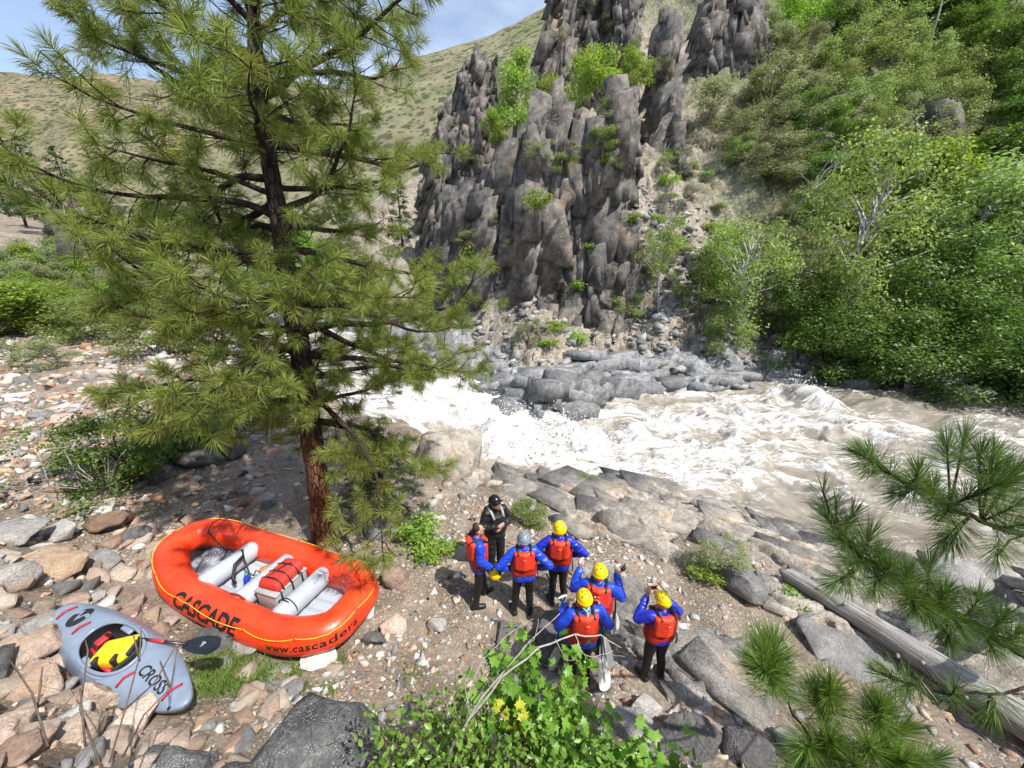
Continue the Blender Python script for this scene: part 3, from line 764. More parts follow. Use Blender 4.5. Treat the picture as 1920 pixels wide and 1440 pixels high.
cliff('cliff', [(13.5, 47), (14.6, 45.2), (16.8, 44.6), (18.6, 45), (19.5, 47)], [(0, 19), (.25, 25), (.5, 26), (.62, 29.5), (.85, 29.5), (1, 22)], 12, 360, 'pale grey rock tower at the top of the scree slope', .25, 2, .22, (2, 2, 4), .8, .25)
cliff('cliff', [(6.3, 32.8), (7, 31.6), (8.6, 31.3), (9.8, 32.4), (10, 34)], [(0, 13), (.2, 17.2), (.6, 18.2), (.85, 16.5), (1, 13)], 10, 380, 'blocky rock knob on top of the cliff edge', .17, 1.2, .1, (1.3, 1.3, 1.8), .8, 0)
cliff('cliff', [(1.6, 34), (2.3, 32.4), (3.2, 31.9), (4.3, 32.2), (5, 34)], [(0, 13), (.2, 15.5), (.45, 18), (.62, 18.2), (.7, 16.6), (1, 14)], 10, 390, 'pointed grey pinnacle on top of the cliff', .16, 1.0, .12, (1.2, 1.2, 2.4), .7, .2)
cliff('cliff', [(-47, 38), (-42, 31), (-36, 28.5), (-31, 30), (-28.5, 35)], [(0, 8.5), (.3, 10.5), (.55, 9.5), (.8, 7.5), (1, 5)], -1, 400, 'grey rock outcrop up the valley beyond the talus', .5, 4, .45, (3, 3, 4), 1.2, 0)
cliff('cliff', [(36, 42), (37.5, 38), (41, 36.5), (46, 38)], [(0, 16), (.4, 20.5), (.7, 20), (1, 14)], 6, 410, 'grey rock face among the bushes high on the slope', .4, 3, .4, (2.4, 2.4, 3), 1.0, 0)
cliff('cliff', [(22, 62), (24, 58), (29, 56.5), (33, 58), (36, 62)], [(0, 36), (.4, 41), (.7, 40), (1, 36)], 28, 420, 'dark rock band in the trees at the slope top', .5, 3, .3, (2.4, 2.4, 5), 1.0, 0)
def plates(name, x0, x1, y0, y1, h, keepfn, mat, label, rot, sc, amps, seed, lift=.0):
    """fractured bedrock laid over the ground sheet where keepfn says there is rock"""
    X, Y = np.meshgrid(np.arange(x0, x1, h), np.arange(y0, y1, h), indexing='ij'); sh = X.shape; X, Y = X.ravel(), Y.ravel()
    wob = fbm(X * .7, Y * .7, seed=seed, octv=3) * .35
    c, s_ = math.cos(rot), math.sin(rot); P = np.stack([X * c + Y * s_ + wob, -X * s_ + Y * c + wob * .6], 1)
    r = (frusta(P, sc, seed + 1, .9, 6, .42)) * amps[0] + frusta(P, np.array(sc) * .36, seed + 2, 1.0, 6, .42) * amps[1] + frusta(P, np.array(sc) * .14, seed + 3, 1.1, 5, .42) * amps[2]
    m = keepfn(X, Y); z0 = land(X, Y, False)[0]
    Z = z0 + lift + r - (1 - m) * (.35 + amps[0] * 1.5)
    F = grid_faces(*sh); F = F[(m > .02)[F].any(1)]; used = np.unique(F); rem = np.full(len(X), -1); rem[used] = np.arange(len(used))
    return tag(mesh(name, np.stack([X, Y, Z], 1)[used], rem[F], mat), label, kind='structure')
def far_rock(x, y):
    z, k, dn, df = land(x, y, False); n = fbm(x * .7, y * .7, seed=37, octv=3)
    return sstep(-1.3, -.5, df) * sstep(5.4, 3.6, df + n * 1.6) * sstep(-11, -7, x) * sstep(30, 22, x)
plates('rock_shelf', -11, 30, 16, 32, .075, far_rock, M['shelf'], 'blue grey fractured rock shelf along the far bank', .35, (2.6, 1.3), (.42, .16, .045), 430, .1)
def near_rock(x, y):
    return sstep(.3, .62, land(x, y, False)[1])
M['ledge'] = rock_mat('ledge_rock', [(.3, (.14, .125, .108)), (.5, (.26, .238, .21)), (.66, (.345, .32, .28)), (.82, (.44, .41, .355))], 1.6, False, .03, .2, world=True, stain=.35)
plates('bedrock', -2, 13.5, 2.6, 12.5, .032, near_rock, M['ledge'], 'layered grey bedrock ledges on the near bank', -.55, (1.7, .55), (.12, .055, .018), 440, .03)
from mathutils.bvhtree import BVHTree
_cv, _cf, _n = [], [], 0
for o in [q for q in SC.objects if q.name.startswith('cliff')]:
    v = np.zeros(len(o.data.vertices) * 3, dtype=np.float32); o.data.vertices.foreach_get('co', v); _cv += [tuple(q) for q in v.reshape(-1, 3)]
    _cf += [tuple(i + _n for i in p.vertices) for p in o.data.polygons]; _n = len(_cv)
CLIFF_BVH = BVHTree.FromPolygons(_cv, _cf); del _cv, _cf
def at_cliff(u, v):
    h = CLIFF_BVH.ray_cast(Vector((0, 0, CAM_Z)), Vector(ray(u, v)).normalized())[0]
    return None if h is None else np.array(h)
# ------------------------------------------------------------------ bedrock ledges
def blocks(name, items, mat, label):
    """bedrock read as one mass: items = (position, half size (x, y, z), yaw, tilt)"""
    VV, FF, n = [], [], 0
    rg = np.random.default_rng(len(items))
    for p, h, yaw, tl in items:
        v, f = CRISP[rg.integers(len(CRISP))]
        v = v * np.array(h)
        Mx = np.array((Matrix.Rotation(yaw, 3, 'Z') @ Matrix.Rotation(tl[0], 3, 'X') @ Matrix.Rotation(tl[1], 3, 'Y')))
        VV.append(v @ Mx.T + np.array(p)); FF.append(f + n); n += len(v)
    return tag(mesh(name, np.concatenate(VV), np.concatenate(FF), mat), label, kind='structure')
_rk = np.random.default_rng(21)
it = []
while len(it) < 430:
    x = _rk.uniform(-9, 30); y = far_shore(x) + _rk.uniform(-.7, 4.5)
    z, k, dn, df = land(np.array([x]), np.array([y]), False)
    main = -1.5 < x < 9.5
    if df[0] < -.9 or k[0] < .35 or (not main and (_rk.random() > .55 or df[0] > 2.2)) or (x > 15 and _rk.random() < .5) or (main and df[0] < .6): continue
    g = float(gz(x, y)); sz = _rk.uniform(.25, .62) if _rk.random() < .72 else _rk.uniform(.6, 1.25)
    if main and df[0] < 1.0: sz *= 1.35
    it.append(((x, y, g + (.28 if main else .1)), (sz * _rk.uniform(.9, 1.7), sz * _rk.uniform(.6, 1.1), sz * _rk.uniform(.25, .42)), _rk.normal() * .35 + .25, (_rk.normal() * .14 - .12, _rk.normal() * .16)))
for q in range(14):                                                     # the nose the current runs against
    a = _rk.random(); x = .4 + 6.2 * a + _rk.normal() * .2; y = 18.3 + 3.9 * a ** 1.3 + _rk.uniform(-.5, .7)
    it.append(((x, y, -2.0 + _rk.uniform(.1, 1.5)), (_rk.uniform(.5, 1.1), _rk.uniform(.4, .8), _rk.uniform(.4, .95)), .45 + _rk.normal() * .25, (_rk.normal() * .12, _rk.normal() * .15 + .1)))
blocks('rock_shelf', it, M['shelf'], 'blue grey rock blocks broken out of the far shelf')
it = []
def rock_here(x, y):
    z, k, dn, df = land(np.array([x]), np.array([y]), False); return k[0], dn[0]
while len(it) < 360:
    x, y = _rk.uniform(-1.5, 15), _rk.uniform(2.5, 13)
    k, dn = rock_here(x, y)
    if k < .5 or dn < -.4: continue
    u_, v_, f_ = to_px((x, y, 0))
    sz = _rk.uniform(.1, .26) if _rk.random() < .72 else _rk.uniform(.26, .6)
    if y < 6: sz *= .75
    it.append(((x, y, float(gz(x, y)) + .06 + sz * .02), (sz * _rk.uniform(1.2, 2.4), sz * _rk.uniform(.5, 1.0), sz * _rk.uniform(.14, .24)), -.5 + _rk.normal() * .22, (_rk.normal() * .1 + .12, _rk.normal() * .1)))
blocks('bedrock', it, M['ledge'], 'grey bedrock slabs lifting from the near ledges')

# ------------------------------------------------------------------ stones
def stone_points(rng, n=16, flat=.55):
    p = rng.normal(size=(n, 3)); p /= np.linalg.norm(p, axis=1)[:, None]
    p = np.sign(p) * np.abs(p) ** .75
    p *= rng.uniform(.8, 1.05, (n, 1))
    return p * np.array([1, rng.uniform(.6, .9), rng.uniform(.75, 1.15) * flat])
_rs = np.random.default_rng(8)
STONES = [hull(stone_points(_rs, int(_rs.integers(11, 17)), _rs.uniform(.4, .72)), .045) for _ in range(14)]
SMALL = [hull(stone_points(_rs, 9, _rs.uniform(.4, .75))) for _ in range(16)]
PAL = ['tan', 'pink', 'rust', 'grey', 'pale', 'dark']
PALW = {'tan': 'tan', 'pink': 'pinkish', 'rust': 'rust brown', 'grey': 'grey', 'pale': 'off white', 'dark': 'dark grey'}
PM = {k: M[k + '_stone'] for k in PAL}
STONE_ME = {}
def stone_mesh(i, pal):
    if (i, pal) not in STONE_ME:
        v, f = STONES[i]
        v = v + (fbm(v[:, 0] * 2, v[:, 1] * 2, v[:, 2] * 2, 90 + i, 2) * .06)[:, None] * v
        STONE_ME[(i, pal)] = mesh('stone', v, f, PM[pal], data_only=True)
    return STONE_ME[(i, pal)]

RAFT_C, RAFT_A = np.array([-4.5, 5.28]), R(-20.5)
KAY_C, KAY_A = np.array([-4.92, 3.42]), R(-22.5)
def in_box(x, y, c, a, hl, hw):
    dx, dy = x - c[0], y - c[1]
    return abs(dx * math.cos(a) + dy * math.sin(a)) < hl and abs(-dx * math.sin(a) + dy * math.cos(a)) < hw
FEET = [(-.35, 6.0), (-.6, 5.24), (.2, 5.06), (.8, 5.28), (1.29, 4.31), (.99, 3.92), (1.98, 3.82)]
def free_spot(x, y, r=0.0):
    if in_box(x, y, RAFT_C, RAFT_A, 2.1 + r, .95 + r) or in_box(x, y, KAY_C, KAY_A, 1.45 + r * .5, .33 + r): return False
    return all((x - a) ** 2 + (y - b) ** 2 > (.2 + r) ** 2 for a, b in FEET) and (x + 4.16) ** 2 + (y - 6.75) ** 2 > (.34 + r) ** 2

# boulders picked out one by one: (u, v) of the middle in the photograph's own pixels, width px, height/width, depth/width, palette, label, category
BOULDERS = [
    (712, 1000, 62, .6, .8, 'grey', 'flat topped pale grey boulder to the right of the pine trunk'),
    (745, 1092, 58, .85, .8, 'pink', 'rounded pinkish boulder just off the raft stern'),
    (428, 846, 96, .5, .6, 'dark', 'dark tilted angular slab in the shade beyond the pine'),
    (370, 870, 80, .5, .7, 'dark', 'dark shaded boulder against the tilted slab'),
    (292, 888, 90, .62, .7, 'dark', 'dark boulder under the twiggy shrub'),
    (1392, 1106, 84, .75, .8, 'grey', 'rounded grey boulder between the shrub and the log end'),
    (1060, 1204, 118, .6, .8, 'grey', 'large grey boulder beside the feet of the front paddler'),
    (1192, 1372, 92, .55, .8, 'grey', 'grey granite boulder below the standing man with raised hands'),
    (1290, 1398, 130, .5, .7, 'dark', 'dark jagged rock at the lower edge between bush and pine sprigs'),
    (1395, 1412, 120, .45, .7, 'dark', 'black wet looking rock beside the dark jagged rock'),
    (1600, 1210, 215, .2, .8, 'grey', 'broad flat grey slab lying along the log'),
    (1440, 966, 66, .8, .8, 'dark', 'black wet boulder at the water edge by the ledge'),
    (600, 1238, 66, .6, .8, 'pale', 'off white block of stone below the raft'),
    (690, 1150, 30, .7, .8, 'pale', 'small off white stone by the raft stern'),
    (40, 1010, 96, .5, .8, 'grey', 'big rough grey boulder at the talus edge'),
    (112, 1006, 70, .55, .7, 'pale', 'pale wedge shaped boulder beside the rough grey one'),
    (95, 1068, 120, .32, .8, 'rust', 'orange stained flat slab on the talus'),
    (185, 1060, 70, .4, .8, 'grey', 'grey flat stone next to the orange slab'),
    (215, 990, 84, .5, .7, 'rust', 'rust and grey boulder at the edge of the shade'),
    (258, 1008, 50, .6, .8, 'grey', 'mossy grey boulder at the bow side of the raft'),
    (14, 1100, 90, .8, .8, 'grey', 'rounded grey boulder at the edge of the talus'),
    (230, 1078, 60, .5, .8, 'tan', 'tan block between talus and raft'),
    (196, 1325, 66, 1.3, .6, 'pink', 'upright pinkish slab leaning by the kayak hull'),
    (250, 1360, 90, .7, .8, 'pink', 'large pinkish block below the kayak'),
    (70, 1290, 110, .5, .8, 'pink', 'broad pink stone near the lower corner'),
    (60, 1225, 110, .45, .8, 'pink', 'long pink slab left of the kayak'),
    (80, 1190, 84, .45, .8, 'grey', 'flat grey stone left of the kayak bow'),
    (120, 1240, 70, .5, .8, 'tan', 'tan stone touching the kayak side'),
    (30, 1390, 120, .45, .8, 'pink', 'pink and grey slab in the lower corner'),
    (150, 1380, 80, .6, .8, 'tan', 'tan block among the lower pink stones'),
    (470, 1215, 90, .35, .8, 'grey', 'grey flat rock in the shadow below the raft'),
    (400, 1215, 90, .4, .7, 'grey', 'grey ledge stone between kayak paddle and raft'),
    (700, 1210, 50, .6, .8, 'grey', 'small grey boulder on the open soil below the stern'),
    (740, 1175, 56, .5, .8, 'pink', 'flat pink stone on the open soil'),
    (820, 1175, 40, .6, .8, 'grey', 'grey stone on the soil left of the people'),
    (860, 1040, 44, .6, .8, 'pale', 'pale stone at the feet of the bearded man'),
    (1210, 1340, 60, .7, .8, 'pale', 'pale pointed stone under the right hand paddler'),
    (1480, 1395, 60, .5, .8, 'grey', 'grey stone among the lower pine sprigs'),
    (1330, 960, 70, .5, .8, 'grey', 'grey rock step at the ledge edge'),
    (1540, 1110, 90, .4, .8, 'grey', 'grey rock behind the log end'),
    (1700, 1190, 110, .6, .8, 'grey', 'grey boulder behind the log'),
    (1780, 1090, 150, .4, .7, 'grey', 'long grey ledge rock by the thin bleached trunk'),
    (1860, 1090, 90, .5, .8, 'grey', 'grey rock at the water under the pine branch'),
    (1840, 1220, 120, .5, .8, 'grey', 'grey boulder under the dark pine limb'),
]
def boulder(u, v, wpx, hr_, dr, pal, label, mat=None, seed=0, p=None, sink=.3, yaw=None):
    p = at_ground(u, v) if p is None else np.array(p, float)
    w = px_size(u, v, p, wpx) / 2
    rg = np.random.default_rng(int(u * 3 + v) + seed)
    pts = stone_points(rg, 18, 1.0); pts /= np.abs(pts).max(0)
    V, F = hull(pts * np.array([1, dr, hr_]) , .06)
    bm = bmesh.new()
    for q in V: bm.verts.new(q)
    bm.verts.ensure_lookup_table()
    for f in F:
        try: bm.faces.new([bm.verts[i] for i in f])
        except ValueError: pass
    bmesh.ops.subdivide_edges(bm, edges=[e for e in bm.edges if e.calc_length() > .22], cuts=3, use_grid_fill=True)
    bmesh.ops.triangulate(bm, faces=bm.faces[:])
    bm.normal_update()
    V = np.array([q.co[:] for q in bm.verts]); N = np.array([q.normal[:] for q in bm.verts]); F = np.array([[q.index for q in f.verts] for f in bm.faces]); bm.free()
    d = facets(V * 1.0 + fbm(V[:, 0] * 2, V[:, 1] * 2, V[:, 2] * 2, 5, 2)[:, None] * .2, (.6, .6, .35), 70, 1.0) * .05 + fbm(V[:, 0] * 3, V[:, 1] * 3, V[:, 2] * 3, 6, 4) * .06
    V = (V + N * d[:, None]) * w
    o = mesh('boulder', V, F, mat or PM[pal])
    o.location = (p[0], p[1], p[2] + w * hr_ * (1 - 2 * sink)); o.rotation_euler = (rg.normal() * .08, rg.normal() * .08, rg.normal() * .35 if yaw is None else yaw)
    return tag(o, label, 'boulder')
for b in BOULDERS: boulder(*b)
boulder(852, 905, 140, .95, .8, 'pale', 'big pale cracked boulder at the river edge behind the guide in black', mat=M['ledge'], p=(-1.85, 10.5, -.75), sink=.25)
boulder(1010, 700, 10, .6, .8, 'pale', 'long blue grey block at the front of the rock shelf', mat=M['shelf'], p=(3.6, 19.0, -2.0), sink=.2).scale = (11.0, 7, 8)
boulder(570, 1380, 360, .6, .7, 'dark', 'large dark speckled boulder in front of the kayak stern', mat=M['speckled'], p=(-1.98, 2.12, .95), sink=.3)
boulder(430, 1430, 200, .7, .8, 'dark', 'dark speckled rock joined to the larger speckled boulder', mat=M['speckled'], p=(-2.6, 1.95, 1.1), sink=.35)
boulder(240, 1430, 170, .7, .8, 'dark', 'pointed dark speckled rock in the lower corner by the pink blocks', mat=M['speckled'], p=(-3.2, 2.05, 1.2), sink=.4)
boulder(660, 1330, 120, .9, .8, 'dark', 'dark speckled rock between the boulder and the leafy bush', mat=M['speckled'], p=(-1.5, 2.35, .9), sink=.35)

# loose stones: the larger ones each a thing, the rest one mass of rubble
cand = []
def zone_stones(n, x0, x1, y0, y1, dens, smin, smax, pw, powr=2.6):
    c = 0
    for _ in range(n * 12):
        if c >= n: break
        x, y = _rs.uniform(x0, x1), _rs.uniform(y0, y1)
        if _rs.random() > dens(x, y): continue
        s = smin + (smax - smin) * _rs.random() ** powr
        if not free_spot(x, y, s * .6): continue
        if near_shore(x) - y < .8: continue
        pal = PAL[_rs.choice(6, p=pw)]
        cand.append((x, y, s, pal)); c += 1
def d_left(x, y):
    nz_ = .5 + .5 * fbm(x * .5, y * .5, seed=91, octv=3)
    a = sstep(-5.2, -8.2, x + .35 * (y - 7)) * (1 - .75 * sstep(8.5, 11, y + x * .3))
    b = sstep(4.6, 3.6, y) * sstep(-2.2, -3.4, x)
    return float(np.clip(max(a, b) + .06, 0, 1) * (.55 + .7 * nz_))
zone_stones(5200, -16, -2.6, 1.9, 14, d_left, .04, .26, [.25, .26, .13, .2, .15, .01])
zone_stones(2600, -32, -11, 10, 27, lambda x, y: .75 if near_shore(x) - y > 2 else .3, .07, .42, [.26, .24, .1, .24, .15, .01], 2.0)
zone_stones(4200, -5, 3.0, 2.3, 8.5, lambda x, y: .25 + .5 * sstep(4.5, 3, y) * (x < .5) + .3 * (x > -3), .014, .12, [.22, .2, .06, .3, .21, .01], 3.2)
zone_stones(1200, 1, 8, 2.0, 8.5, lambda x, y: .6, .02, .16, [.2, .18, .06, .4, .15, .01], 3.0)
zone_stones(160, -8, -1, 7, 12, lambda x, y: .6, .05, .26, [.2, .12, .05, .45, .06, .12], 2.2)
def px_of(c):
    u, v, f = to_px((c[0], c[1], float(gz(c[0], c[1]))))
    vis = -40 < u < 1960 and 300 < v < 1480
    return (c[2] / f * FPX * (1.0 if vis else .05)) if f > 0 else 0
cand.sort(key=px_of, reverse=True)
MARKS = [((-4.9, 3.4), 'by the grey kayak'), ((-4.7, 5.4), 'beside the orange raft'), ((-4.16, 6.75), 'around the pine trunk'), ((0, 5.1), 'around the standing people'),
         ((-1.9, 2.3), 'by the dark speckled boulder'), ((.2, 3.0), 'at the edge of the leafy bush'), ((5.5, 4.6), 'along the fallen log'), ((2.6, 3.2), 'on the slope below the ledge'),
         ((-8.5, 9), 'near the twiggy shrub'), ((-10, 5.5), 'on the open talus slope'), ((-8, 4), 'on the talus above the kayak'), ((-12.5, 9.5), 'on the upper talus'), ((3.4, 6.5), 'on the rock ledge'), ((-1.8, 4.3), 'on the soil below the raft stern')]
_seen = {}
for n_, (x, y, s, pal) in enumerate(cand[:235]):
    o = wrap('stone', stone_mesh(n_ % len(STONES), pal))
    o.scale = (s * _rs.uniform(.9, 1.35), s * _rs.uniform(.8, 1.1), s * _rs.uniform(.7, 1.1))
    o.location = (x, y, float(gz(x, y)) + s * .03); o.rotation_euler = (_rs.normal() * .22, _rs.normal() * .22, _rs.uniform(0, 6.28))
    m = min(MARKS, key=lambda q: (q[0][0] - x) ** 2 + (q[0][1] - y) ** 2)[1]
    tag(o, f"{'large' if s > .2 else 'fist sized' if s < .09 else 'medium'} {PALW[pal]} angular stone {m}", 'stone', f"{PALW[pal]} stones {m}")
VV, FF, MI, n = [], [], [], 0
for n_, (x, y, s, pal) in enumerate(cand[235:]):
    v, f = SMALL[n_ % len(SMALL)]
    Mx = np.array(Matrix.Rotation(_rs.uniform(0, 6.28), 3, 'Z') @ Matrix.Rotation(_rs.normal() * .25, 3, 'X'))
    v = (v * s * _rs.uniform(.8, 1.3, 3)) @ Mx.T + np.array([x, y, float(gz(x, y)) + s * .03])
    VV.append(v); FF.append(f + n); MI.append(np.full(len(f), PAL.index(pal))); n += len(v)
def rubble_mat(p, stops):
    t = NT('rubble_' + p, .85); v = t.world(); r = t.n('ShaderNodeNewGeometry').outputs['Random Per Island']
    c = t.ramp(t.math('ADD', t.math('MULTIPLY', r, .75), t.math('MULTIPLY', t.noise(v, 6, 3), .35)), stops)
    c = t.mix(1, c, t.ramp(t.noise(v, 45, 4, .7), [(.3, .62), (.62, 1.22)]), 'MULTIPLY')
    t.base(c); t.bump(t.noise(v, 20, 4, .7), .7, .02); t.spec(.25); return t.m
RUB = [rubble_mat('tan', [(.2, (.26, .2, .15)), (.5, (.44, .36, .29)), (.85, (.56, .5, .43))]), rubble_mat('pink', [(.2, (.26, .15, .105)), (.5, (.43, .28, .2)), (.85, (.54, .41, .32))]),
       rubble_mat('rust', [(.2, (.18, .095, .06)), (.5, (.34, .2, .115)), (.85, (.44, .3, .19))]), rubble_mat('grey', [(.2, (.12, .12, .12)), (.5, (.24, .235, .23)), (.85, (.38, .37, .35))]),
       rubble_mat('pale', [(.2, (.36, .35, .33)), (.5, (.5, .485, .46)), (.85, (.66, .64, .6))]), M['dark_stone']]
tag(mesh('rubble', np.concatenate(VV), np.concatenate(FF), mats=RUB, midx=np.concatenate(MI)), 'mixed small stones strewn over the near bank', 'rubble', kind='stuff')
VV, FF, n = [], [], 0                                                     # loose scree under the cliff
for q in range(3800):
    x = _rs.uniform(-6, 24) if q % 3 else _rs.uniform(9, 17); y = far_shore(x) + _rs.uniform(2.5, 16)
    if y > 40: continue
    s = .08 + .6 * _rs.random() ** 4; v, f = SMALL[q % len(SMALL)]
    v = (v * s * _rs.uniform(.8, 1.3, 3)) @ np.array(Matrix.Rotation(_rs.uniform(0, 6.28), 3, 'Z')).T + np.array([x, y, float(gz(x, y)) + s * .15])
    VV.append(v); FF.append(f + n); n += len(v)
tag(mesh('rubble', np.concatenate(VV), np.concatenate(FF), RUB[3]), 'grey and tan scree on the slope beside the cliff', 'rubble', kind='stuff')
# ------------------------------------------------------------------ pines
def frame(d):
    d = np.asarray(d, float); d = d / (np.linalg.norm(d) + 1e-9)
    u = np.array([0, 0, 1.0]) if abs(d[2]) < .9 else np.array([1.0, 0, 0])
    a = np.cross(d, u); a /= np.linalg.norm(a); return d, a, np.cross(a, d)

class Needles:
    def __init__(s, rng): s.V = []; s.A = []; s.rng = rng
    def tuft(s, p, d, n=90, L=.21, w=.0075, back=.13, spread=(.2, 1.75), dry=0.0, droop=.12):
        rng = s.rng; d, a, b = frame(d)
        al = rng.random(n); th = spread[0] + (spread[1] - spread[0]) * (1 - al) ** .8 * rng.uniform(.75, 1.1, n); ph = rng.uniform(0, 6.283, n)
        base = np.asarray(p) - d * (back * (1 - al))[:, None]
        D = d * np.cos(th)[:, None] + (a * np.cos(ph)[:, None] + b * np.sin(ph)[:, None]) * np.sin(th)[:, None]
        ln = L * rng.uniform(.75, 1.12, n); D2 = D.copy(); D2[:, 2] -= droop
        tip = base + D2 * ln[:, None]
        side = np.cross(D, rng.normal(size=(n, 3))); side /= np.linalg.norm(side, axis=1)[:, None] + 1e-9
        mid = base + D * (ln * .5)[:, None]
        wv = side * (w * .5)
        V = np.stack([base - wv * .6, base + wv * .6, mid + wv, tip, mid - wv], 1)
        s.V.append(V.reshape(-1, 3)); dr = np.clip(dry * (1.3 - al) + (rng.random(n) < .04) * .6, 0, 1)
        s.A.append(np.repeat(dr, 5))
    def build(s, name, mat, parent):
        V = np.concatenate(s.V); k = np.arange(len(V) // 5)[:, None] * 5
        F = np.concatenate([k + np.array([[0, 1, 2]]), k + np.array([[0, 2, 4]]), k + np.array([[2, 3, 4]])])
        return mesh(name, V, F, mat, parent, attrs={'dry': np.concatenate(s.A)})

def curve(p0, d0, L, n, rng, wob=.12, sag=0.0, up=0.0, tilt=None):
    P = [np.asarray(p0, float)]; d = np.asarray(d0, float) / np.linalg.norm(d0)
    for i in range(n):
        t = i / n
        d = d + rng.normal(size=3) * wob * np.array([1, 1, .7]); d[2] += -sag * (1 - t) + up * t * t
        d /= np.linalg.norm(d); P.append(P[-1] + d * L / n)
    return P

rng = np.random.default_rng(5)
pine = empty('pine_tree', (-4.16, 6.75, 0), 0, 'tall ponderosa pine with orange bark standing behind the orange raft', 'pine tree')
OFF = np.array([-4.16, 6.75, 0.0])
def trunk_x(z): return np.interp(z, [0, 2, 4.5, 6.7, 8.2, 9.5, 13], [0, .1, .23, .3, .3, .43, .6])
def trunk_r(z): return np.interp(z, [-.4, .1, .5, 1.5, 4.5, 6.7, 8.2, 9.5, 13.2], [.31, .25, .215, .2, .172, .135, .105, .085, .012])
tb = MB(); zs = np.concatenate([np.linspace(-.4, 3, 40), np.linspace(3.1, 13.2, 60)])
tb.tube([(trunk_x(z), .05 * math.sin(z * .7), z) for z in zs], [trunk_r(z) for z in zs], 26)
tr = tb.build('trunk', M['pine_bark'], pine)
co_ = np.array([v.co[:] for v in tr.data.vertices]); cen = np.stack([trunk_x(co_[:, 2]), .05 * np.sin(co_[:, 2] * .7), co_[:, 2]], 1)
rad = (co_ - cen); ang = np.arctan2(rad[:, 1], rad[:, 0]); rl = np.linalg.norm(rad[:, :2], axis=1)
rid = facets(np.stack([ang * 3.2, co_[:, 2] * 2.0], 1), (1.0, 1.0), 7, .6, .9) * .02 + fbm(ang * 2, co_[:, 2] * 3, seed=8, octv=3) * .015 + np.exp(-np.clip(co_[:, 2], 0, 9) / .25) * (.05 * np.cos(ang * 5 + 1))
co_ += rad / (rl[:, None] + 1e-6) * np.where(rl > .03, rid, 0)[:, None]
tr.data.vertices.foreach_set('co', co_.astype(np.float32).ravel())

nd = Needles(rng)
def reach(z): return np.interp(z, [2.2, 3, 3.8, 5, 6.5, 7.8, 9, 10.5, 12, 13], [2.3, 3.4, 4.3, 4.9, 4.8, 4.6, 3.7, 2.7, 1.4, .4])
def limb(z0, az, L, el, dens=1.0, up=.14, sag=.05, rr=None, name='limb', tufts=True):
    mb = MB(); r0 = rr or (.02 + .0105 * L + .3 * trunk_r(z0) * .25)
    p0 = np.array([trunk_x(z0), 0, z0]); d0 = np.array([math.cos(az) * math.cos(el), math.sin(az) * math.cos(el), math.sin(el)])
    n = max(6, int(L / .22)); P = curve(p0, d0, L, n, rng, .15, sag, up)
    mb.tube(P, [r0 * (1 - .86 * i / n) for i in range(n + 1)], 7)
    def tuft(p, d, big=1.0):
        if not tufts or rng.random() < .03: return
        dry = .6 * rng.random() ** 3.5
        nd.tuft(p, d, int(100 * big * rng.uniform(.7, 1.15)), .215 * rng.uniform(.72, 1.15), .0072, .15, (.25, 1.8), dry)
    nt = int(L * 5.6 * dens)
    for k in range(nt):
        t = .12 + .88 * (k + rng.random()) / nt
        i = min(int(t * n), n - 1); f = t * n - i; p = P[i] * (1 - f) + P[i + 1] * f; dl = P[i + 1] - P[i]; dl /= np.linalg.norm(dl)
        _, a, b = frame(dl); sd = 1 if (k % 2) else -1
        d = dl * rng.uniform(.25, .9) + a * sd * rng.uniform(.5, 1.1) + np.array([0, 0, rng.uniform(-.7, .6)])
        l = rng.uniform(.35, 1.15) * (1.15 - .5 * t) * (.6 + .14 * L)
        Q = curve(p, d, l, 5, rng, .16, .08, .45)
        mb.tube(Q, [max(.004, .011 * (1 - .6 * j / 5)) for j in range(6)], 5, False)
        tuft(Q[-1], Q[-1] - Q[-2])
        for q in range(rng.integers(1, 4)):
            j = rng.integers(2, 5); d2 = (Q[j] - Q[j - 1]) / (np.linalg.norm(Q[j] - Q[j - 1]) + 1e-9) * .7 + rng.normal(size=3) * .5 + np.array([0, 0, .25])
            S = curve(Q[j], d2, rng.uniform(.15, .32), 3, rng, .1, 0, .35)
            mb.tube(S, [.006, .005, .004, .003], 4, False); tuft(S[-1], S[-1] - S[-2], .85)
    tuft(P[-1], P[-1] - P[-2])
    mb.build(name, M['limb_bark'], pine)
gold = 2.399963; z = 2.95; k = 0
while z < 12.9:
    az = k * gold + rng.normal() * .25
    cam_side = max(0, -math.sin(az)); back_side = max(0, math.sin(az))
    L = reach(z) * rng.uniform(.6, 1.08) * (1 - .42 * cam_side - .12 * back_side)
    if math.cos(az) > 0: L *= .84 if z > 5 else .9
    if z > 4.4 or cam_side < .45:
        limb(z, az, max(.45, L), np.interp(z, [2.5, 5, 8, 12], [.04, .1, .32, .8]) + rng.normal() * .17, 1.0, .17, np.interp(z, [2.5, 6, 9], [.065, .06, .04]))
    z += np.interp(z, [2.5, 5, 9, 13], [.1, .112, .13, .2]); k += 1
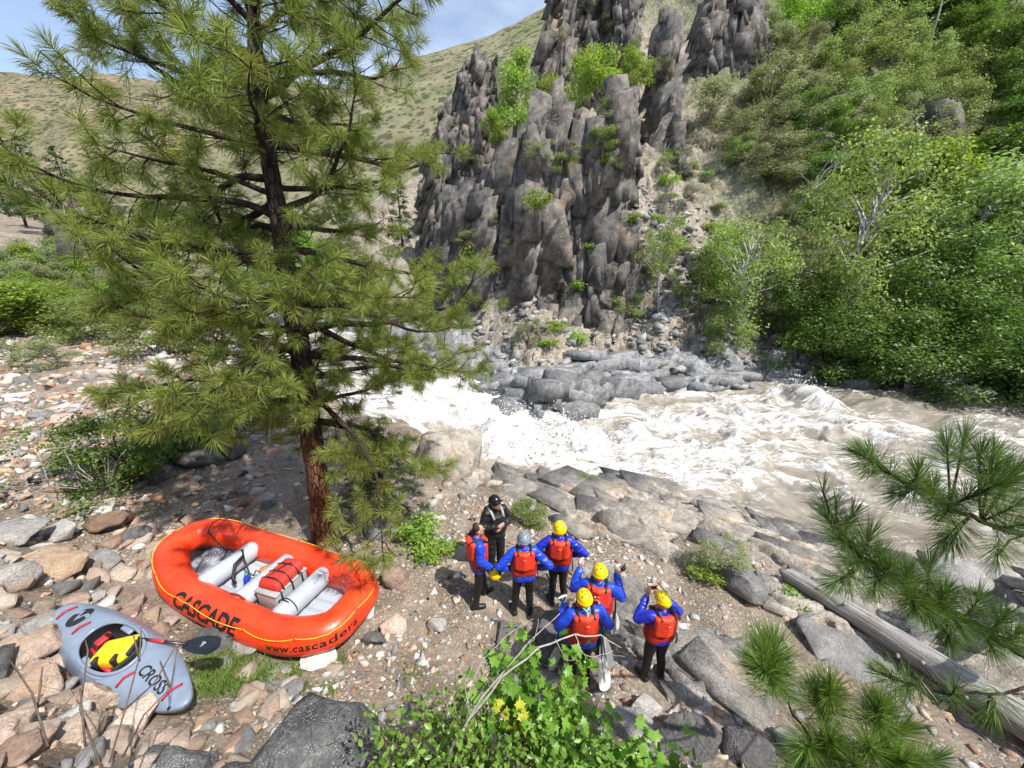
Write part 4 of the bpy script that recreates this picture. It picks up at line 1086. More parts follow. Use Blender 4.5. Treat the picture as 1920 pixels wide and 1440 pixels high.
# the long bare drooping limb that hangs over the water on the river side, and small epicormic tufts on the lower trunk
limb(3.35, -.12, 3.7, .02, .8, -.02, .12, .055); limb(2.95, .3, 2.3, -.1, .8, -.1, .12, .04); limb(2.7, -.5, 1.5, -.15, .9, .05, .12, .03)
limb(3.0, -1.9, .7, .35, 1.3, .2, .02, .018); limb(2.7, 2.6, .7, .1, 1.3, .2, .03, .018); limb(3.2, -1.2, .8, .3, 1.2, .2, .02, .02); limb(3.4, -2.4, 1.1, .25, 1.2, .2, .02, .02); limb(3.7, -1.6, 1.0, .3, 1.2, .2, .02, .02)
for z0, az in ((2.3, .4), (2.9, 2.8), (3.6, 3.5), (4.1, .2), (4.3, 2.6), (4.5, 3.6), (4.9, -.2), (5.2, 2.9)):  # grey dead twigs
    limb(z0, az, rng.uniform(.8, 1.7), rng.uniform(-.3, .1), .9, .1, .12, .018, 'dead_limb', False)
nd.build('needles', M['pine_needles'], pine)

# ------------------------------------------------------------------ the near pine at the frame's edge
def at_t(u, v, t): return np.array([0, 0, CAM_Z]) + ray(u, v) * t
rng = np.random.default_rng(15)
npine = empty('pine_tree', (4.5, 1.9, 0), 0, 'dark long needled pine whose boughs reach in over the log', 'pine tree')
NO = np.array([4.5, 1.9, 0.0])
MB().tube([(0, 0, float(gz(4.5, 1.9)) - .3), (.05, .05, 2), (0, 0, 4), (.1, 0, 6), (.1, .1, 8.5)], [.16, .14, .11, .08, .03], 14).build('trunk', M['pine_bark'], npine)
nn = Needles(rng)
def bough(pts, r0, tufts, parent, nobj, off, n=250, L=.2, w=.0032, name='bough'):
    mb = MB(); P = [at_t(*q) - off if not isinstance(q, np.ndarray) else q for q in pts]
    PP = []
    for i in range(len(P) - 1):
        for f in np.linspace(0, 1, 6)[:-1]: PP.append(P[i] * (1 - f) + P[i + 1] * f + rng.normal(size=3) * .006)
    PP.append(P[-1]); m = len(PP)
    mb.tube(PP, [r0 * (1 - .8 * i / m) for i in range(m)], 8)
    for q in [(*w, 1.0)[:5] for w in tufts] + [(w[0] + rng.uniform(-26, 26), w[1] + rng.uniform(-18, 26), w[2] + rng.uniform(-.08, .12), w[3], .85 * (w[4] if len(w) > 4 else 1)) for w in tufts[::3]]:
        u, v, t, ax = q[:4]
        tip = at_t(u, v, t) - off
        j = int(np.argmin([np.linalg.norm(tip - p) for p in PP])); j = max(0, j - 1)
        pb = PP[j]; d = tip - pb; l = np.linalg.norm(d)
        up = np.array([0, 0, 1.0]); dirv = np.array(ax, float)
        c1 = pb + d * .5 - dirv / np.linalg.norm(dirv) * l * .12
        if l > .04: mb.tube([pb, c1, tip], [.008, .007, .005], 6)
        sc = q[4] if len(q) > 4 else 1.0
        nobj.tuft(tip, dirv * .6 + d / (l + .05) * .5, int(n * sc), L * rng.uniform(.9, 1.1) * (.7 + .3 * sc), w, .16, (.12, 1.5), .25 * rng.random() ** 3, .05)
    mb.build(name, M['limb_bark'], parent)
bough([np.array([0, 0, 5.15]), (2010, 1025, 2.75), (1860, 985, 2.6), (1760, 940, 2.55), (1690, 900, 2.5)], .028,
      [(1622, 850, 2.5, (-.8, .1, .5)), (1650, 880, 2.5, (-.7, -.2, .3)), (1722, 885, 2.45, (-.3, .3, .8)), (1690, 930, 2.55, (-.6, -.3, -.1)), (1775, 838, 2.6, (-.2, .3, .9)), (1808, 822, 2.65, (0, .2, 1)),
       (1838, 850, 2.6, (.1, .2, .9)), (1870, 872, 2.5, (.1, -.1, .9)), (1872, 908, 2.35, (0, -.4, .8)), (1905, 890, 2.5, (.2, 0, 1)), (1822, 925, 2.45, (-.3, -.3, .6)), (1770, 965, 2.5, (-.4, -.2, .1)), (1782, 1018, 2.6, (-.1, -.1, -.9), .8),
       (1868, 1045, 2.6, (0, -.5, -.8), .7), (1900, 950, 2.4, (.1, -.3, .8)), (1750, 915, 2.5, (-.3, .1, .7)), (1915, 985, 2.4, (.3, -.3, .5))], npine, nn, NO)
bough([np.array([0, 0, 4.25]), (2020, 1270, 2.5), (1900, 1215, 2.5), (1780, 1145, 2.55), (1680, 1085, 2.6), (1610, 1040, 2.65), (1565, 975, 2.7)], .042,
      [(1542, 918, 2.75, (0, .1, 1), .6), (1548, 968, 2.7, (-.4, .1, .9)), (1598, 965, 2.7, (.1, .2, 1)), (1575, 1010, 2.65, (-.5, 0, .6)), (1630, 1008, 2.65, (.2, .2, 1)), (1600, 1055, 2.6, (-.7, -.2, .2)), (1650, 1045, 2.6, (.1, .1, 1)),
       (1570, 1090, 2.55, (-.9, -.2, .1)), (1640, 1105, 2.5, (-.6, -.3, .2)), (1700, 1075, 2.55, (.2, .2, 1)), (1745, 1060, 2.6, (.3, .2, 1), .8), (1710, 1125, 2.5, (-.3, -.3, .4)), (1770, 1110, 2.5, (.1, .1, 1)), (1830, 1130, 2.45, (.1, .1, 1)), (1880, 1160, 2.4, (.1, 0, 1)),
       (1800, 1175, 2.4, (-.2, -.4, .3)), (1905, 1190, 2.4, (.2, 0, .9)), (1860, 1215, 2.4, (-.2, -.5, 0), .8), (1740, 1150, 2.45, (-.3, -.4, .1))], npine, nn, NO)
bough([np.array([0, 0, 3.7]), (2010, 1270, 2.4), (1880, 1300, 2.35), (1760, 1300, 2.35), (1690, 1275, 2.35)], .014,
      [(1668, 1265, 2.35, (-.7, .1, .5), .6), (1700, 1300, 2.3, (-.5, 0, -.3), .5), (1790, 1290, 2.3, (-.2, 0, .8), .5), (1850, 1330, 2.3, (0, 0, -.7), .4)], npine, nn, NO)
bough([np.array([0, 0, 3.2]), (2000, 1480, 2.3), (1900, 1400, 2.3), (1800, 1330, 2.3), (1715, 1235, 2.35)], .009, [], npine, nn, NO, name='dead_twig')
nn.build('needles', M['near_needles'], npine)

sap_p = at_t(1640, 1500, 3.1); SO = np.array([sap_p[0], sap_p[1], 0.0])
sap = empty('pine_sapling', tuple(SO), 0, 'bright green young pine with long needles poking up at the lower edge', 'pine sapling')
g0 = float(gz(SO[0], SO[1]))
MB().tube([(0, 0, g0 - .2), (0, 0, (g0 + sap_p[2]) / 2), sap_p - SO], [.035, .03, .02], 10).build('trunk', M['limb_bark'], sap)
sn = Needles(rng)
bough([sap_p - SO, (1540, 1420, 2.6), (1490, 1340, 2.3), (1450, 1270, 2.2)], .014, [(1432, 1222, 2.2, (-.2, .2, 1), 1.3), (1425, 1250, 2.15, (-.6, 0, .7), 1.2), (1450, 1260, 2.2, (.2, .2, 1), 1.0)], sap, sn, SO, 330, .2)
bough([sap_p - SO, (1590, 1430, 2.6), (1540, 1340, 2.35)], .014, [(1530, 1300, 2.3, (-.2, .1, 1), 1.2), (1555, 1315, 2.3, (.3, .1, 1), 1.0), (1510, 1400, 2.25, (-.6, -.1, .7), 1.1), (1560, 1390, 2.25, (.1, 0, 1), 1.2), (1490, 1445, 2.2, (-.6, -.2, .6), 1.0)], sap, sn, SO, 330, .2)
bough([sap_p - SO, (1660, 1440, 2.5), (1655, 1370, 2.35)], .014, [(1650, 1335, 2.3, (0, .1, 1), 1.2), (1690, 1370, 2.3, (.5, 0, 1), 1.1), (1630, 1400, 2.2, (-.3, -.1, 1), 1.2), (1690, 1430, 2.2, (.3, -.1, .9), 1.2), (1600, 1435, 2.15, (-.2, -.2, 1), 1.2), (1750, 1425, 2.3, (.6, 0, .8), .9)], sap, sn, SO, 330, .2)
sn.build('needles', M['sap_needles'], sap)
# ------------------------------------------------------------------ leafy plants
LEAF5 = (np.array([(0, 0, 0), (.5, .32, .07), (.42, .8, .02), (0, 1.05, -.06), (-.42, .8, .02), (-.5, .32, .07)]) - np.array([0, .1, 0]))
def leaf_cloud(rng, centres, radii, n, size, flat=.5, shell=.55, upbias=.7):
    """n small bent leaves spread through ellipsoid lobes; returns V, F (two quads a leaf)"""
    C, Rd = np.array(centres, float), np.array(radii, float)
    wgt = Rd.prod(1) ** .66; k = rng.choice(len(C), n, p=wgt / wgt.sum())
    d = rng.normal(size=(n, 3)); d /= np.linalg.norm(d, axis=1)[:, None]
    r = (shell + (1 - shell) * rng.random(n)) * rng.uniform(.8, 1.12, n)
    P = C[k] + d * r[:, None] * Rd[k]
    N = d * .6 + np.array([0, 0, upbias]) + rng.normal(size=(n, 3)) * .55; N /= np.linalg.norm(N, axis=1)[:, None]
    T = np.cross(N, rng.normal(size=(n, 3))); T /= np.linalg.norm(T, axis=1)[:, None] + 1e-9
    B = np.cross(N, T); s = size * rng.uniform(.6, 1.3, n)[:, None]
    q = [P - T * s, P + B * s * flat + N * s * .12, P + T * s, P - B * s * flat + N * s * .12]
    V = np.stack(q, 1).reshape(-1, 3); i = np.arange(n)[:, None] * 4
    return V, np.concatenate([i + np.array([[0, 1, 2]]), i + np.array([[0, 2, 3]])])

def branchy(rng, centres, base=(0, 0, 0), r0=.03, stem=.25, mb=None):
    mb = mb or MB(); b = np.array(base, float)
    if stem >= .2:
        zt = .8; mb.tube([b - np.array([0, 0, .1])] + [b + np.array([math.sin(z * 9) * .02, math.cos(z * 7) * .02 - .02, z]) for z in np.linspace(0, zt, 8)], [r0 * 1.1] + [r0 * (1 - .85 * z / zt) for z in np.linspace(0, zt, 8)], 7, False)
    fork = b + np.array([rng.normal() * .04, rng.normal() * .04, stem])
    if stem > 0: mb.tube([b - np.array([0, 0, .08]), b * .5 + fork * .5 + rng.normal(size=3) * .012, fork], [r0, r0 * .85, r0 * .7], 6, False)
    for c in centres:
        c = np.array(c, float)
        if stem >= .2: za = min(.72, max(.15, c[2] - .1 - .35 * math.hypot(c[0], c[1]))); fork = b + np.array([math.sin(za * 9) * .02, math.cos(za * 7) * .02 - .02, za])
        L = np.linalg.norm(c - fork)
        P = [fork]
        for t in (.35, .7, 1.0): P.append(fork * (1 - t) + c * t + rng.normal(size=3) * L * .07 * (t < 1) + np.array([0, 0, L * .08 * math.sin(math.pi * t)]))
        q = .4 if stem >= .2 else .55; mb.tube(P, [r0 * q, r0 * q * .75, r0 * q * .45, r0 * .1], 5, False)
    return mb

def proto(seed, n, size, lobes=9, width=.5, low=.25, lob=.2, flat=.5, shell=.5, stem=.25, r0=.022, tall=False, up=.7):
    """unit plant: 1 m high, about 2*width wide"""
    rng = np.random.default_rng(seed); C, Rr = [], []
    for i in range(lobes):
        a = rng.uniform(0, 6.283); t = rng.random(); z = low + (1 - low - lob * .6) * t
        rr = width * (1 - .75 * abs(t - .35) ** 1.3) * rng.random() ** .5 * .8 if not tall else width * (1 - .6 * t) * rng.random() ** .5
        C.append((math.cos(a) * rr, math.sin(a) * rr, z)); k = lob * rng.uniform(.6, 1.25); Rr.append((k * 1.15, k * 1.15, k * .8))
    V, F = leaf_cloud(rng, C, Rr, n, size, flat, shell, up)
    V[:, 2] = np.maximum(V[:, 2], .0)
    mb = branchy(rng, C, (0, 0, 0), r0, stem)
    return mesh('crown', V, F, data_only=True), mesh('trunk', np.concatenate(mb.V), mb.F, data_only=True, smooth=True)
PROTO = {}
def add_proto(key, variants, leaf, bark, **kw):
    PROTO[key] = []
    for sd in range(variants):
        c, t = proto(1000 + 37 * len(PROTO) + sd, **kw); c.materials.append(M[leaf]); t.materials.append(M[bark]); PROTO[key].append((c, t))
add_proto('bright', 2, 'leaf_bright', 'grey_bark', n=5200, size=.021, lobes=18, width=.46, low=.2, lob=.17, shell=.35)
add_proto('mid', 3, 'leaf_mid', 'grey_bark', n=5600, size=.02, lobes=20, width=.56, low=.14, lob=.17, shell=.3)
add_proto('olive', 3, 'leaf_olive', 'grey_bark', n=4600, size=.02, lobes=18, width=.62, low=.14, lob=.18, shell=.15, flat=.35)
add_proto('dark', 2, 'leaf_dark', 'limb_bark', n=6500, size=.02, lobes=24, width=.55, low=.12, lob=.17, shell=.4, up=1.0)
add_proto('broad', 2, 'leaf_dark', 'limb_bark', n=15000, size=.0115, lobes=30, width=.55, low=.1, lob=.16, shell=.35, up=1.0)
add_proto('sage', 2, 'leaf_sage', 'brown_twig', n=1300, size=.04, lobes=8, width=.6, low=.2, lob=.26, flat=.3, shell=.3, stem=.1)
add_proto('dull', 2, 'leaf_dull', 'brown_twig', n=1500, size=.035, lobes=8, width=.6, low=.2, lob=.26, flat=.25, shell=.3, stem=.1)
add_proto('cotton', 3, 'leaf_light', 'pale_bark', n=6500, size=.0105, lobes=34, width=.46, low=.25, lob=.115, shell=.25, stem=.2, r0=.017, flat=.6)
add_proto('thin', 2, 'leaf_mid', 'grey_bark', n=1500, size=.02, lobes=12, width=.34, low=.25, lob=.13, shell=.2, stem=.3, r0=.014)
add_proto('low', 2, 'leaf_bright', 'brown_twig', n=900, size=.06, lobes=6, width=.6, low=.2, lob=.33, flat=.45, shell=.3, stem=.05)
add_proto('twiggy', 1, 'leaf_dark', 'dead_twig', n=2600, size=.017, lobes=26, width=.75, low=.15, lob=.15, shell=.2, stem=.06, r0=.012)
_rp = np.random.default_rng(3)
NAME = {'bright': ('leafy_tree', 'tree'), 'mid': ('shrub', 'shrub'), 'olive': ('shrub', 'shrub'), 'dark': ('leafy_tree', 'tree'), 'broad': ('leafy_tree', 'tree'), 'sage': ('sagebrush', 'bush'), 'dull': ('bush', 'bush'),
        'cotton': ('cottonwood_tree', 'tree'), 'thin': ('sapling', 'tree'), 'low': ('bush', 'bush'), 'twiggy': ('shrub', 'shrub'), 'pinelet': ('conifer', 'conifer')}
WORD = {'bright': 'bright green leafy', 'mid': 'mid green bushy', 'olive': 'dull olive rounded', 'dark': 'dense dark green', 'sage': 'pale grey green sage', 'dull': 'leafless looking grey brown', 'cotton': 'airy light green pale trunked', 'thin': 'thin light green', 'low': 'small fresh green', 'twiggy': 'dark twiggy', 'pinelet': 'dark pointed'}
def plant(kind, p, h, wdt=None, label=None, group=None, parts=True, bury=.06, tilt=0.06):
    c, t = PROTO[kind][_rp.integers(len(PROTO[kind]))]
    nm, cat = NAME[kind]; wd = (wdt or h) / h
    sc = (h * wd, h * wd, h); rot = (_rp.normal() * tilt, _rp.normal() * tilt, _rp.uniform(0, 6.28)); loc = (p[0], p[1], p[2] - bury * h)
    if parts:
        o = empty(nm, loc, 0, label, cat, group); wrap('crown', c, o); wrap('trunk', t, o)
    else:
        o = wrap(nm, c); o.location = loc; tag(o, label, cat, group)
    o.rotation_euler = rot; o.scale = sc
    return o

CLIFFTOP = {'bright green leafy tree on the notch left of the cliff top': 36, 'smaller bright green tree right beside the pinnacle': 36.5, 'wide bright green tree on the terrace under the high rock wall': 40,
            'small bright tree to the right of the wide terrace tree': 41, 'green shrub lodged on the cliff edge': 31.2, 'small green bush clinging to the cliff face': 29.6, 'green shrub between the pinnacle and the rock knob': 32.5, 'yellow green shrub low in the cliff notch': 34.5}
# picked plants: kind, u, v of the foot, height px, width px, label
P_ = [
    ('bright', 965, 258, 150, 105, 'bright green leafy tree on the notch left of the cliff top'),
    ('bright', 1035, 245, 95, 85, 'smaller bright green tree right beside the pinnacle'),
    ('bright', 1122, 205, 115, 120, 'wide bright green tree on the terrace under the high rock wall'),
    ('bright', 1185, 175, 75, 75, 'small bright tree to the right of the wide terrace tree'),
    ('olive', 1150, 250, 60, 80, 'green shrub between the pinnacle and the rock knob'),
    ('bright', 930, 280, 70, 70, 'yellow green shrub low in the cliff notch'),
    ('cotton', 1380, 655, 265, 225, 'light green cottonwood with a pale trunk standing on the far rocks'),
    ('cotton', 1560, 640, 370, 290, 'tall airy cottonwood with yellow green leaves on the far bank'),
    ('cotton', 1235, 580, 180, 120, 'slim cottonwood at the foot of the scree beside the cliff'),
    ('thin', 1310, 610, 150, 120, 'thin light green sapling between the two cottonwoods'),
    ('dark', 250, 915, 165, 180, 'dark green dense shrub under the lower pine boughs by the talus'),
    ('dark', 340, 850, 110, 150, 'dark shrub in the shade left of the tilted slab'),
    ('mid', 1790, 560, 230, 260, 'broad mid green tree above the overhanging dark tree'),
    ('mid', 1880, 520, 240, 240, 'leafy mid green tree at the frame edge above the bend'),
    ('bright', 1690, 440, 170, 180, 'bright green tree on the slope above the tall cottonwood'),
    ('bright', 1480, 90, 95, 100, 'bright green tree alone near the top of the slope'),
    ('olive', 1240, 236, 55, 66, 'olive bush on the crest right of the rock knob'),
    ('olive', 1330, 236, 95, 130, 'large olive shrub at the top of the scree'),
    ('olive', 1460, 195, 105, 150, 'big pale olive shrub in the middle of the slope'),
    ('olive', 1490, 250, 90, 150, 'olive shrub under the big pale one'),
    ('olive', 1390, 285, 90, 120, 'olive shrub overhanging the bare scree'),
    ('mid', 1385, 310, 60, 60, 'round fresh green shrub at the right side of the scree'),
    ('olive', 1450, 330, 90, 130, 'olive brown shrub below the slope shrubs'),
    ('mid', 1130, 285, 48, 66, 'green shrub lodged on the cliff edge'),
    ('low', 1003, 392, 40, 48, 'small green bush clinging to the cliff face'),
    ('low', 900, 500, 70, 60, 'green bush in the cleft left of the cliff foot'),
    ('olive', 890, 560, 60, 60, 'grey green bush at the shaded cliff foot'),
    ('mid', 1165, 590, 50, 90, 'dark green low shrub at the cliff foot'),
    ('olive', 990, 645, 62, 66, 'grey green shrub on the ledge over the rock shelf'),
    ('low', 1040, 620, 22, 44, 'bright green clump on the ledge over the rock shelf'),
    ('low', 1080, 640, 24, 44, 'bright clump nearest the rock shelf edge'),
    ('low', 1030, 650, 20, 40, 'low clump beside the grey green ledge shrub'),
    ('low', 1120, 600, 20, 40, 'low clump on the tan soil under the cliff'),
    ('olive', 1240, 330, 40, 40, 'small olive bush at the cliff corner'),
    ('bright', 60, 625, 105, 190, 'bright green shrub by the grey outcrop up the left bank'),
    ('mid', 170, 640, 90, 140, 'loose green shrub behind the talus'),
    ('olive', 30, 680, 60, 90, 'olive shrub at the talus top'),
    ('olive', 105, 690, 70, 120, 'sparse olive shrub among the upper talus stones'),
    ('mid', 300, 670, 100, 150, 'green shrub behind the lower pine boughs'),
    ('mid', 420, 660, 110, 160, 'green shrub on the bank across the upper river'),
    ('bright', 475, 800, 90, 130, 'bright green shrub by the tilted dark slab'),
    ('mid', 400, 800, 100, 130, 'leafy shrub left of the tilted dark slab'),
    ('mid', 560, 780, 80, 100, 'green shrub half hidden by the pine trunk'),
    ('twiggy', 190, 925, 170, 200, 'dark green twiggy shrub at the edge of the talus'),
    ('low', 785, 1022, 62, 84, 'bright green bush beside the bearded man'),
    ('low', 825, 1040, 34, 50, 'small green tuft of bush at the bearded man heels'),
    ('olive', 1345, 1070, 84, 110, 'grey green shrub beside the rounded grey boulder'),
    ('low', 1330, 1085, 34, 60, 'fresh green low plant under the grey green shrub'),
    ('mid', 990, 975, 40, 80, 'thin green shrub on the ledge behind the grey helmet'),
    ('low', 1100, 915, 30, 44, 'small bush on the outer lip of the ledge'),
    ('low', 1480, 1130, 30, 50, 'green weeds by the log'),
    ('low', 1292, 1240, 30, 40, 'small feathery green plant beside the right hand paddler'),
    ('low', 1500, 1140, 26, 44, 'green weeds under the log'),
]
for kd, u, v, hp, wp, lb in P_:
    p = at_ground(u, v) if lb not in CLIFFTOP else at_y(u, v, CLIFFTOP[lb])
    plant(kd, p, px_size(u, v, p, hp), px_size(u, v, p, wp), lb)
for x, y, h, w_, lb in ((22.5, 25.2, 7.5, 8.5, 'dark leafy tree in the shade at the bend of the far bank'), (25.5, 22.9, 7.5, 9.5, 'large dark green tree hanging over the water at the bend'), (30.5, 21.2, 8.5, 10.5, 'broad dark tree at the water by the frame edge'),
                        (29, 25, 10, 10, 'tall dark tree behind the overhanging one'), (35.5, 20.8, 9, 10, 'dark tree at the very edge of the frame beside the water'), (23, 28.5, 7, 8, 'dark tree a step above the shaded bend')):
    plant('broad', (x, y, float(gz(x, y))), h, w_, lb, bury=.12)
for q, (u, v, hp, kd) in enumerate(((880, 320, 40, 'olive'), (1010, 300, 46, 'olive'), (1060, 330, 44, 'mid'), (1090, 300, 40, 'olive'), (1150, 320, 36, 'mid'), (1180, 420, 26, 'low'), (960, 470, 30, 'olive'), (1100, 470, 22, 'low'), (920, 420, 26, 'olive'), (1080, 545, 24, 'low'), (1150, 510, 24, 'sage'), (880, 460, 36, 'olive'), (1050, 80, 30, 'olive'), (1150, 60, 36, 'olive'), (1110, 20, 30, 'sage'), (1230, 40, 34, 'mid'), (1190, 110, 36, 'olive'), (860, 240, 26, 'olive'), (1240, 140, 34, 'olive'), (1210, 210, 34, 'mid'), (1030, 230, 30, 'sage'))):
    p = at_cliff(u, v)
    if p is None: continue
    plant(kd, p + np.array([0, .25, 0]), px_size(u, v, p, hp), px_size(u, v, p, hp * 1.5), f'{WORD[kd]} plant rooted in a crack of the ' + ('upper rock wall' if v < 250 else 'cliff face'), f'{WORD[kd]} plants in cracks of the ' + ('upper rock wall' if v < 250 else 'cliff face'), parts=False)
# the rest of the thicket on the slope
ZONES = [((1250, 0), 'beside the high rock wall'), ((1450, 60), 'near the slope top'), ((1600, 60), 'under the dark rock band'), ((1780, 60), 'by the white birch trunk'), ((1900, 80), 'at the top corner of the slope'),
         ((1560, 230), 'in the middle of the thicket'), ((1720, 240), 'in the upper thicket'), ((1880, 250), 'by the grey rock face'), ((1440, 420), 'beside the scree'), ((1600, 420), 'behind the tall cottonwood'),
         ((1760, 400), 'above the bend trees'), ((1900, 420), 'at the frame edge of the thicket'), ((1450, 580), 'behind the far rocks'), ((1650, 600), 'in the shade near the bend')]
_rp = np.random.default_rng(33)
for v in range(5, 660, 40):
    for u in range(1300, 1990, 46):
        u2, v2 = u + _rp.uniform(-20, 20), v + _rp.uniform(-18, 18)
        if v2 > 60 and u2 < 1420 + 0.12 * abs(v2 - 300) and not (v2 > 500 and u2 > 1330): continue
        if v2 < 60 and u2 < 1340: continue
        if _rp.random() < .22: continue
        p = at_ground(u2, v2, 8)
        if p[1] > 105 or p[1] - far_shore(p[0]) < 2.5: continue
        n_ = fbm(p[0] * .12, p[1] * .12, seed=55, octv=2)
        kd = 'dark' if n_ < -.4 or (u2 > 1780 and _rp.random() < .3) else 'olive' if (u2 < 1560 and _rp.random() < .65) or _rp.random() < .3 else 'bright' if n_ > .25 else 'mid'
        hp = _rp.uniform(52, 112) * (1.15 if kd in ('dark', 'bright') else .9)
        z_ = min(ZONES, key=lambda q: (q[0][0] - u2) ** 2 + (q[0][1] - v2) ** 2)[1]
        plant(kd, p, px_size(u2, v2, p, hp), px_size(u2, v2, p, hp * _rp.uniform(.95, 1.4)), f'{WORD[kd]} {NAME[kd][1]} {z_}', f'{WORD[kd]} plants {z_}', parts=(_rp.random() < .35))
for q in range(90):                                                    # sage and small bushes on the scree
    u, v = _rp.uniform(1195, 1420), _rp.uniform(245, 560)
    if u > 1300 + (v - 240) * .45 or u < 1215 + (v - 300) * .1: continue
    kd = 'sage' if _rp.random() < .6 else 'dull' if _rp.random() < .4 else 'low'
    p = at_ground(u, v, 8); hp = _rp.uniform(14, 32)
    zn = 'on the upper scree' if v < 340 else 'on the middle scree' if v < 450 else 'on the lower scree'
    plant(kd, p, px_size(u, v, p, hp), px_size(u, v, p, hp * 1.5), f'{WORD[kd]} bush {zn} beside the cliff', f'{WORD[kd]} bushes {zn}', parts=False)
for q in range(120):                                                    # left bank thicket, mostly behind the pine
    u, v = _rp.uniform(-30, 700) if q % 3 else _rp.uniform(-30, 260), _rp.uniform(500, 660)
    if u < 280: v = min(v, 500 + (v - 500) * .8)
    p = at_ground(u, v, 8)
    if p[1] > 70 or gz(p[0], p[1]) < water_level(p[0], p[1]) + .3: continue
    kd = _rp.choice(['mid', 'olive', 'olive', 'mid', 'bright'] if u > 160 or v > 640 else ['mid', 'olive', 'bright']); hp = _rp.uniform(32, 72) if u < 260 else _rp.uniform(50, 105)
    if u < 300 and _rp.random() < .25: continue
    zn = 'on the left bank above the talus' if u < 250 else 'across the upper river behind the pine'
    plant(kd, p, px_size(u, v, p, hp), px_size(u, v, p, hp * 1.4), f'{WORD[kd]} {NAME[kd][1]} {zn}', f'{WORD[kd]} plants {zn}', parts=False)

# conifers up the valley
def conifer(seed):
    rng = np.random.default_rng(seed); C, Rr = [], []
    for i in range(34):
        t = (i + rng.random()) / 34; a = i * 2.4; r = .2 * (1 - t) ** .7 * rng.uniform(.5, 1.1)
        C.append((math.cos(a) * r, math.sin(a) * r, .16 + .82 * t)); k = .065 * (1.25 - t * .8); Rr.append((k * 1.3, k * 1.3, k * .7))
    V, F = leaf_cloud(rng, C, Rr, 2200, .02, .3, .2, .5)
    mb = MB().tube([(0, 0, -.1), (0, 0, .5), (0, 0, .98)], [.018, .012, .003], 6)
    return mesh('crown', V, F, M['fir_needles'], data_only=True), mesh('trunk', np.concatenate(mb.V), mb.F, M['limb_bark'], data_only=True)
PROTO['pinelet'] = [conifer(1), conifer(2)]
for u, v, hp, y in ((70, 480, 130, 60), (115, 500, 170, 55), (165, 470, 150, 64), (215, 480, 140, 70), (260, 450, 110, 80), (30, 440, 100, 80), (320, 460, 90, 85), (450, 430, 90, 95), (470, 450, 80, 90), (640, 420, 110, 85), (760, 520, 130, 60), (800, 470, 110, 65), (820, 300, 80, 70)):
    p = at_y(u, v, y); p = np.array([p[0], p[1], p[2]]); h = px_size(u, v, p, hp)
    g = max(float(gz(p[0], p[1])), float(hl(p[0], p[1])), float(hr(p[0], p[1]))); h = max(2.0, h + p[2] - g) if p[2] > g else h
    plant('pinelet', (p[0], p[1], g), min(h, 16), min(h, 16) * 1.0, 'dark pointed conifer up the valley behind the big pine', 'conifers up the valley', bury=.02, tilt=.02)
# white birch trunks and a bare dead tree on the slope
for u, v, hp, lb in ((1737, 100, 105, 'white bare trunk rising from the thicket near the slope top'), (1896, 60, 70, 'short white bare trunk in the top corner thicket')):
    p = at_ground(u, v, 8); h = px_size(u, v, p, hp); mb = MB().tube([p - [0, 0, .5], p + [.02 * h, 0, h * .6], p + [0, 0, h]], [.02 * h, .016 * h, .006 * h], 7)
    for q in range(4): a = _rp.uniform(0, 6.3); b = p + np.array([0, 0, h * _rp.uniform(.4, .9)]); mb.tube([b, b + h * np.array([.12 * math.cos(a), .12 * math.sin(a), .09])], [.006 * h, .002 * h], 5)
    tag(mb.build('bare_tree', M['pale_bark']), lb, 'tree')
def dead_tree(u, v, hp, lb, seed, mat='pale_bark'):
    rg = np.random.default_rng(seed); p = at_ground(u, v, 8); h = px_size(u, v, p, hp); mb = MB()
    def rec(a, d, L, r, dep):
        P = curve(a, d, L, 5, rg, .16, 0, .05); mb.tube(P, [r * (1 - .5 * i / 5) for i in range(6)], 5, False)
        if dep:
            for i in range(3): rec(P[rg.integers(2, 6)], (P[-1] - P[0]) / L + rg.normal(size=3) * .55, L * rg.uniform(.45, .7), r * .5, dep - 1)
    rec(p - [0, 0, .2], (0, 0, 1), h * .55, .014 * h, 3)
    tag(mb.build('dead_tree', M[mat]), lb, 'tree')
dead_tree(1455, 445, 170, 'white leafless dead tree standing above the light cottonwood', 3)
dead_tree(1400, 560, 150, 'pale bare branches inside the light green cottonwood', 5)
dead_tree(1640, 560, 130, 'bare grey branches right of the tall cottonwood', 6, 'grey_bark')
dead_tree(1210, 660, 60, 'small dead shrub by the reddish gully of the far rocks', 7)
dead_tree(720, 960, 190, 'tangle of bare grey twigs at the foot of the fir', 8, 'dead_twig')
dead_tree(690, 980, 120, 'low bare twigs behind the pine trunk', 9, 'dead_twig')

# young fir behind the pine
rng = np.random.default_rng(9); fp = at_ground(725, 985); fir = empty('fir_sapling', tuple(fp), 0, 'dark young fir growing between the pine and the pale boulder', 'fir')
V_, F_, n_ = [], [], 0; mb = MB().tube([(0, 0, -.1), (.02, 0, 1.2), (0, 0, 2.5)], [.05, .035, .01], 8)
for i in range(46):
    z = .5 + 1.95 * i / 46; a = i * 2.4 + rng.normal() * .2; L = (1.5 - .5 * z) * rng.uniform(.7, 1.1)
    P = curve((0, 0, z), (math.cos(a), math.sin(a), .15), L, 7, rng, .08, .07, .1); mb.tube(P, [.012 * (1 - .8 * j / 7) for j in range(8)], 5, False)
    C = [P[j] + rng.normal(size=3) * .05 for j in range(2, 8)]
    v, f = leaf_cloud(rng, C, [(.17, .17, .05)] * len(C), 420, .04, .16, .1, 1.1); V_.append(v); F_.append(f + n_); n_ += len(v)
mesh('crown', np.concatenate(V_), np.concatenate(F_), M['fir_needles'], fir); mb.build('trunk', M['limb_bark'], fir)

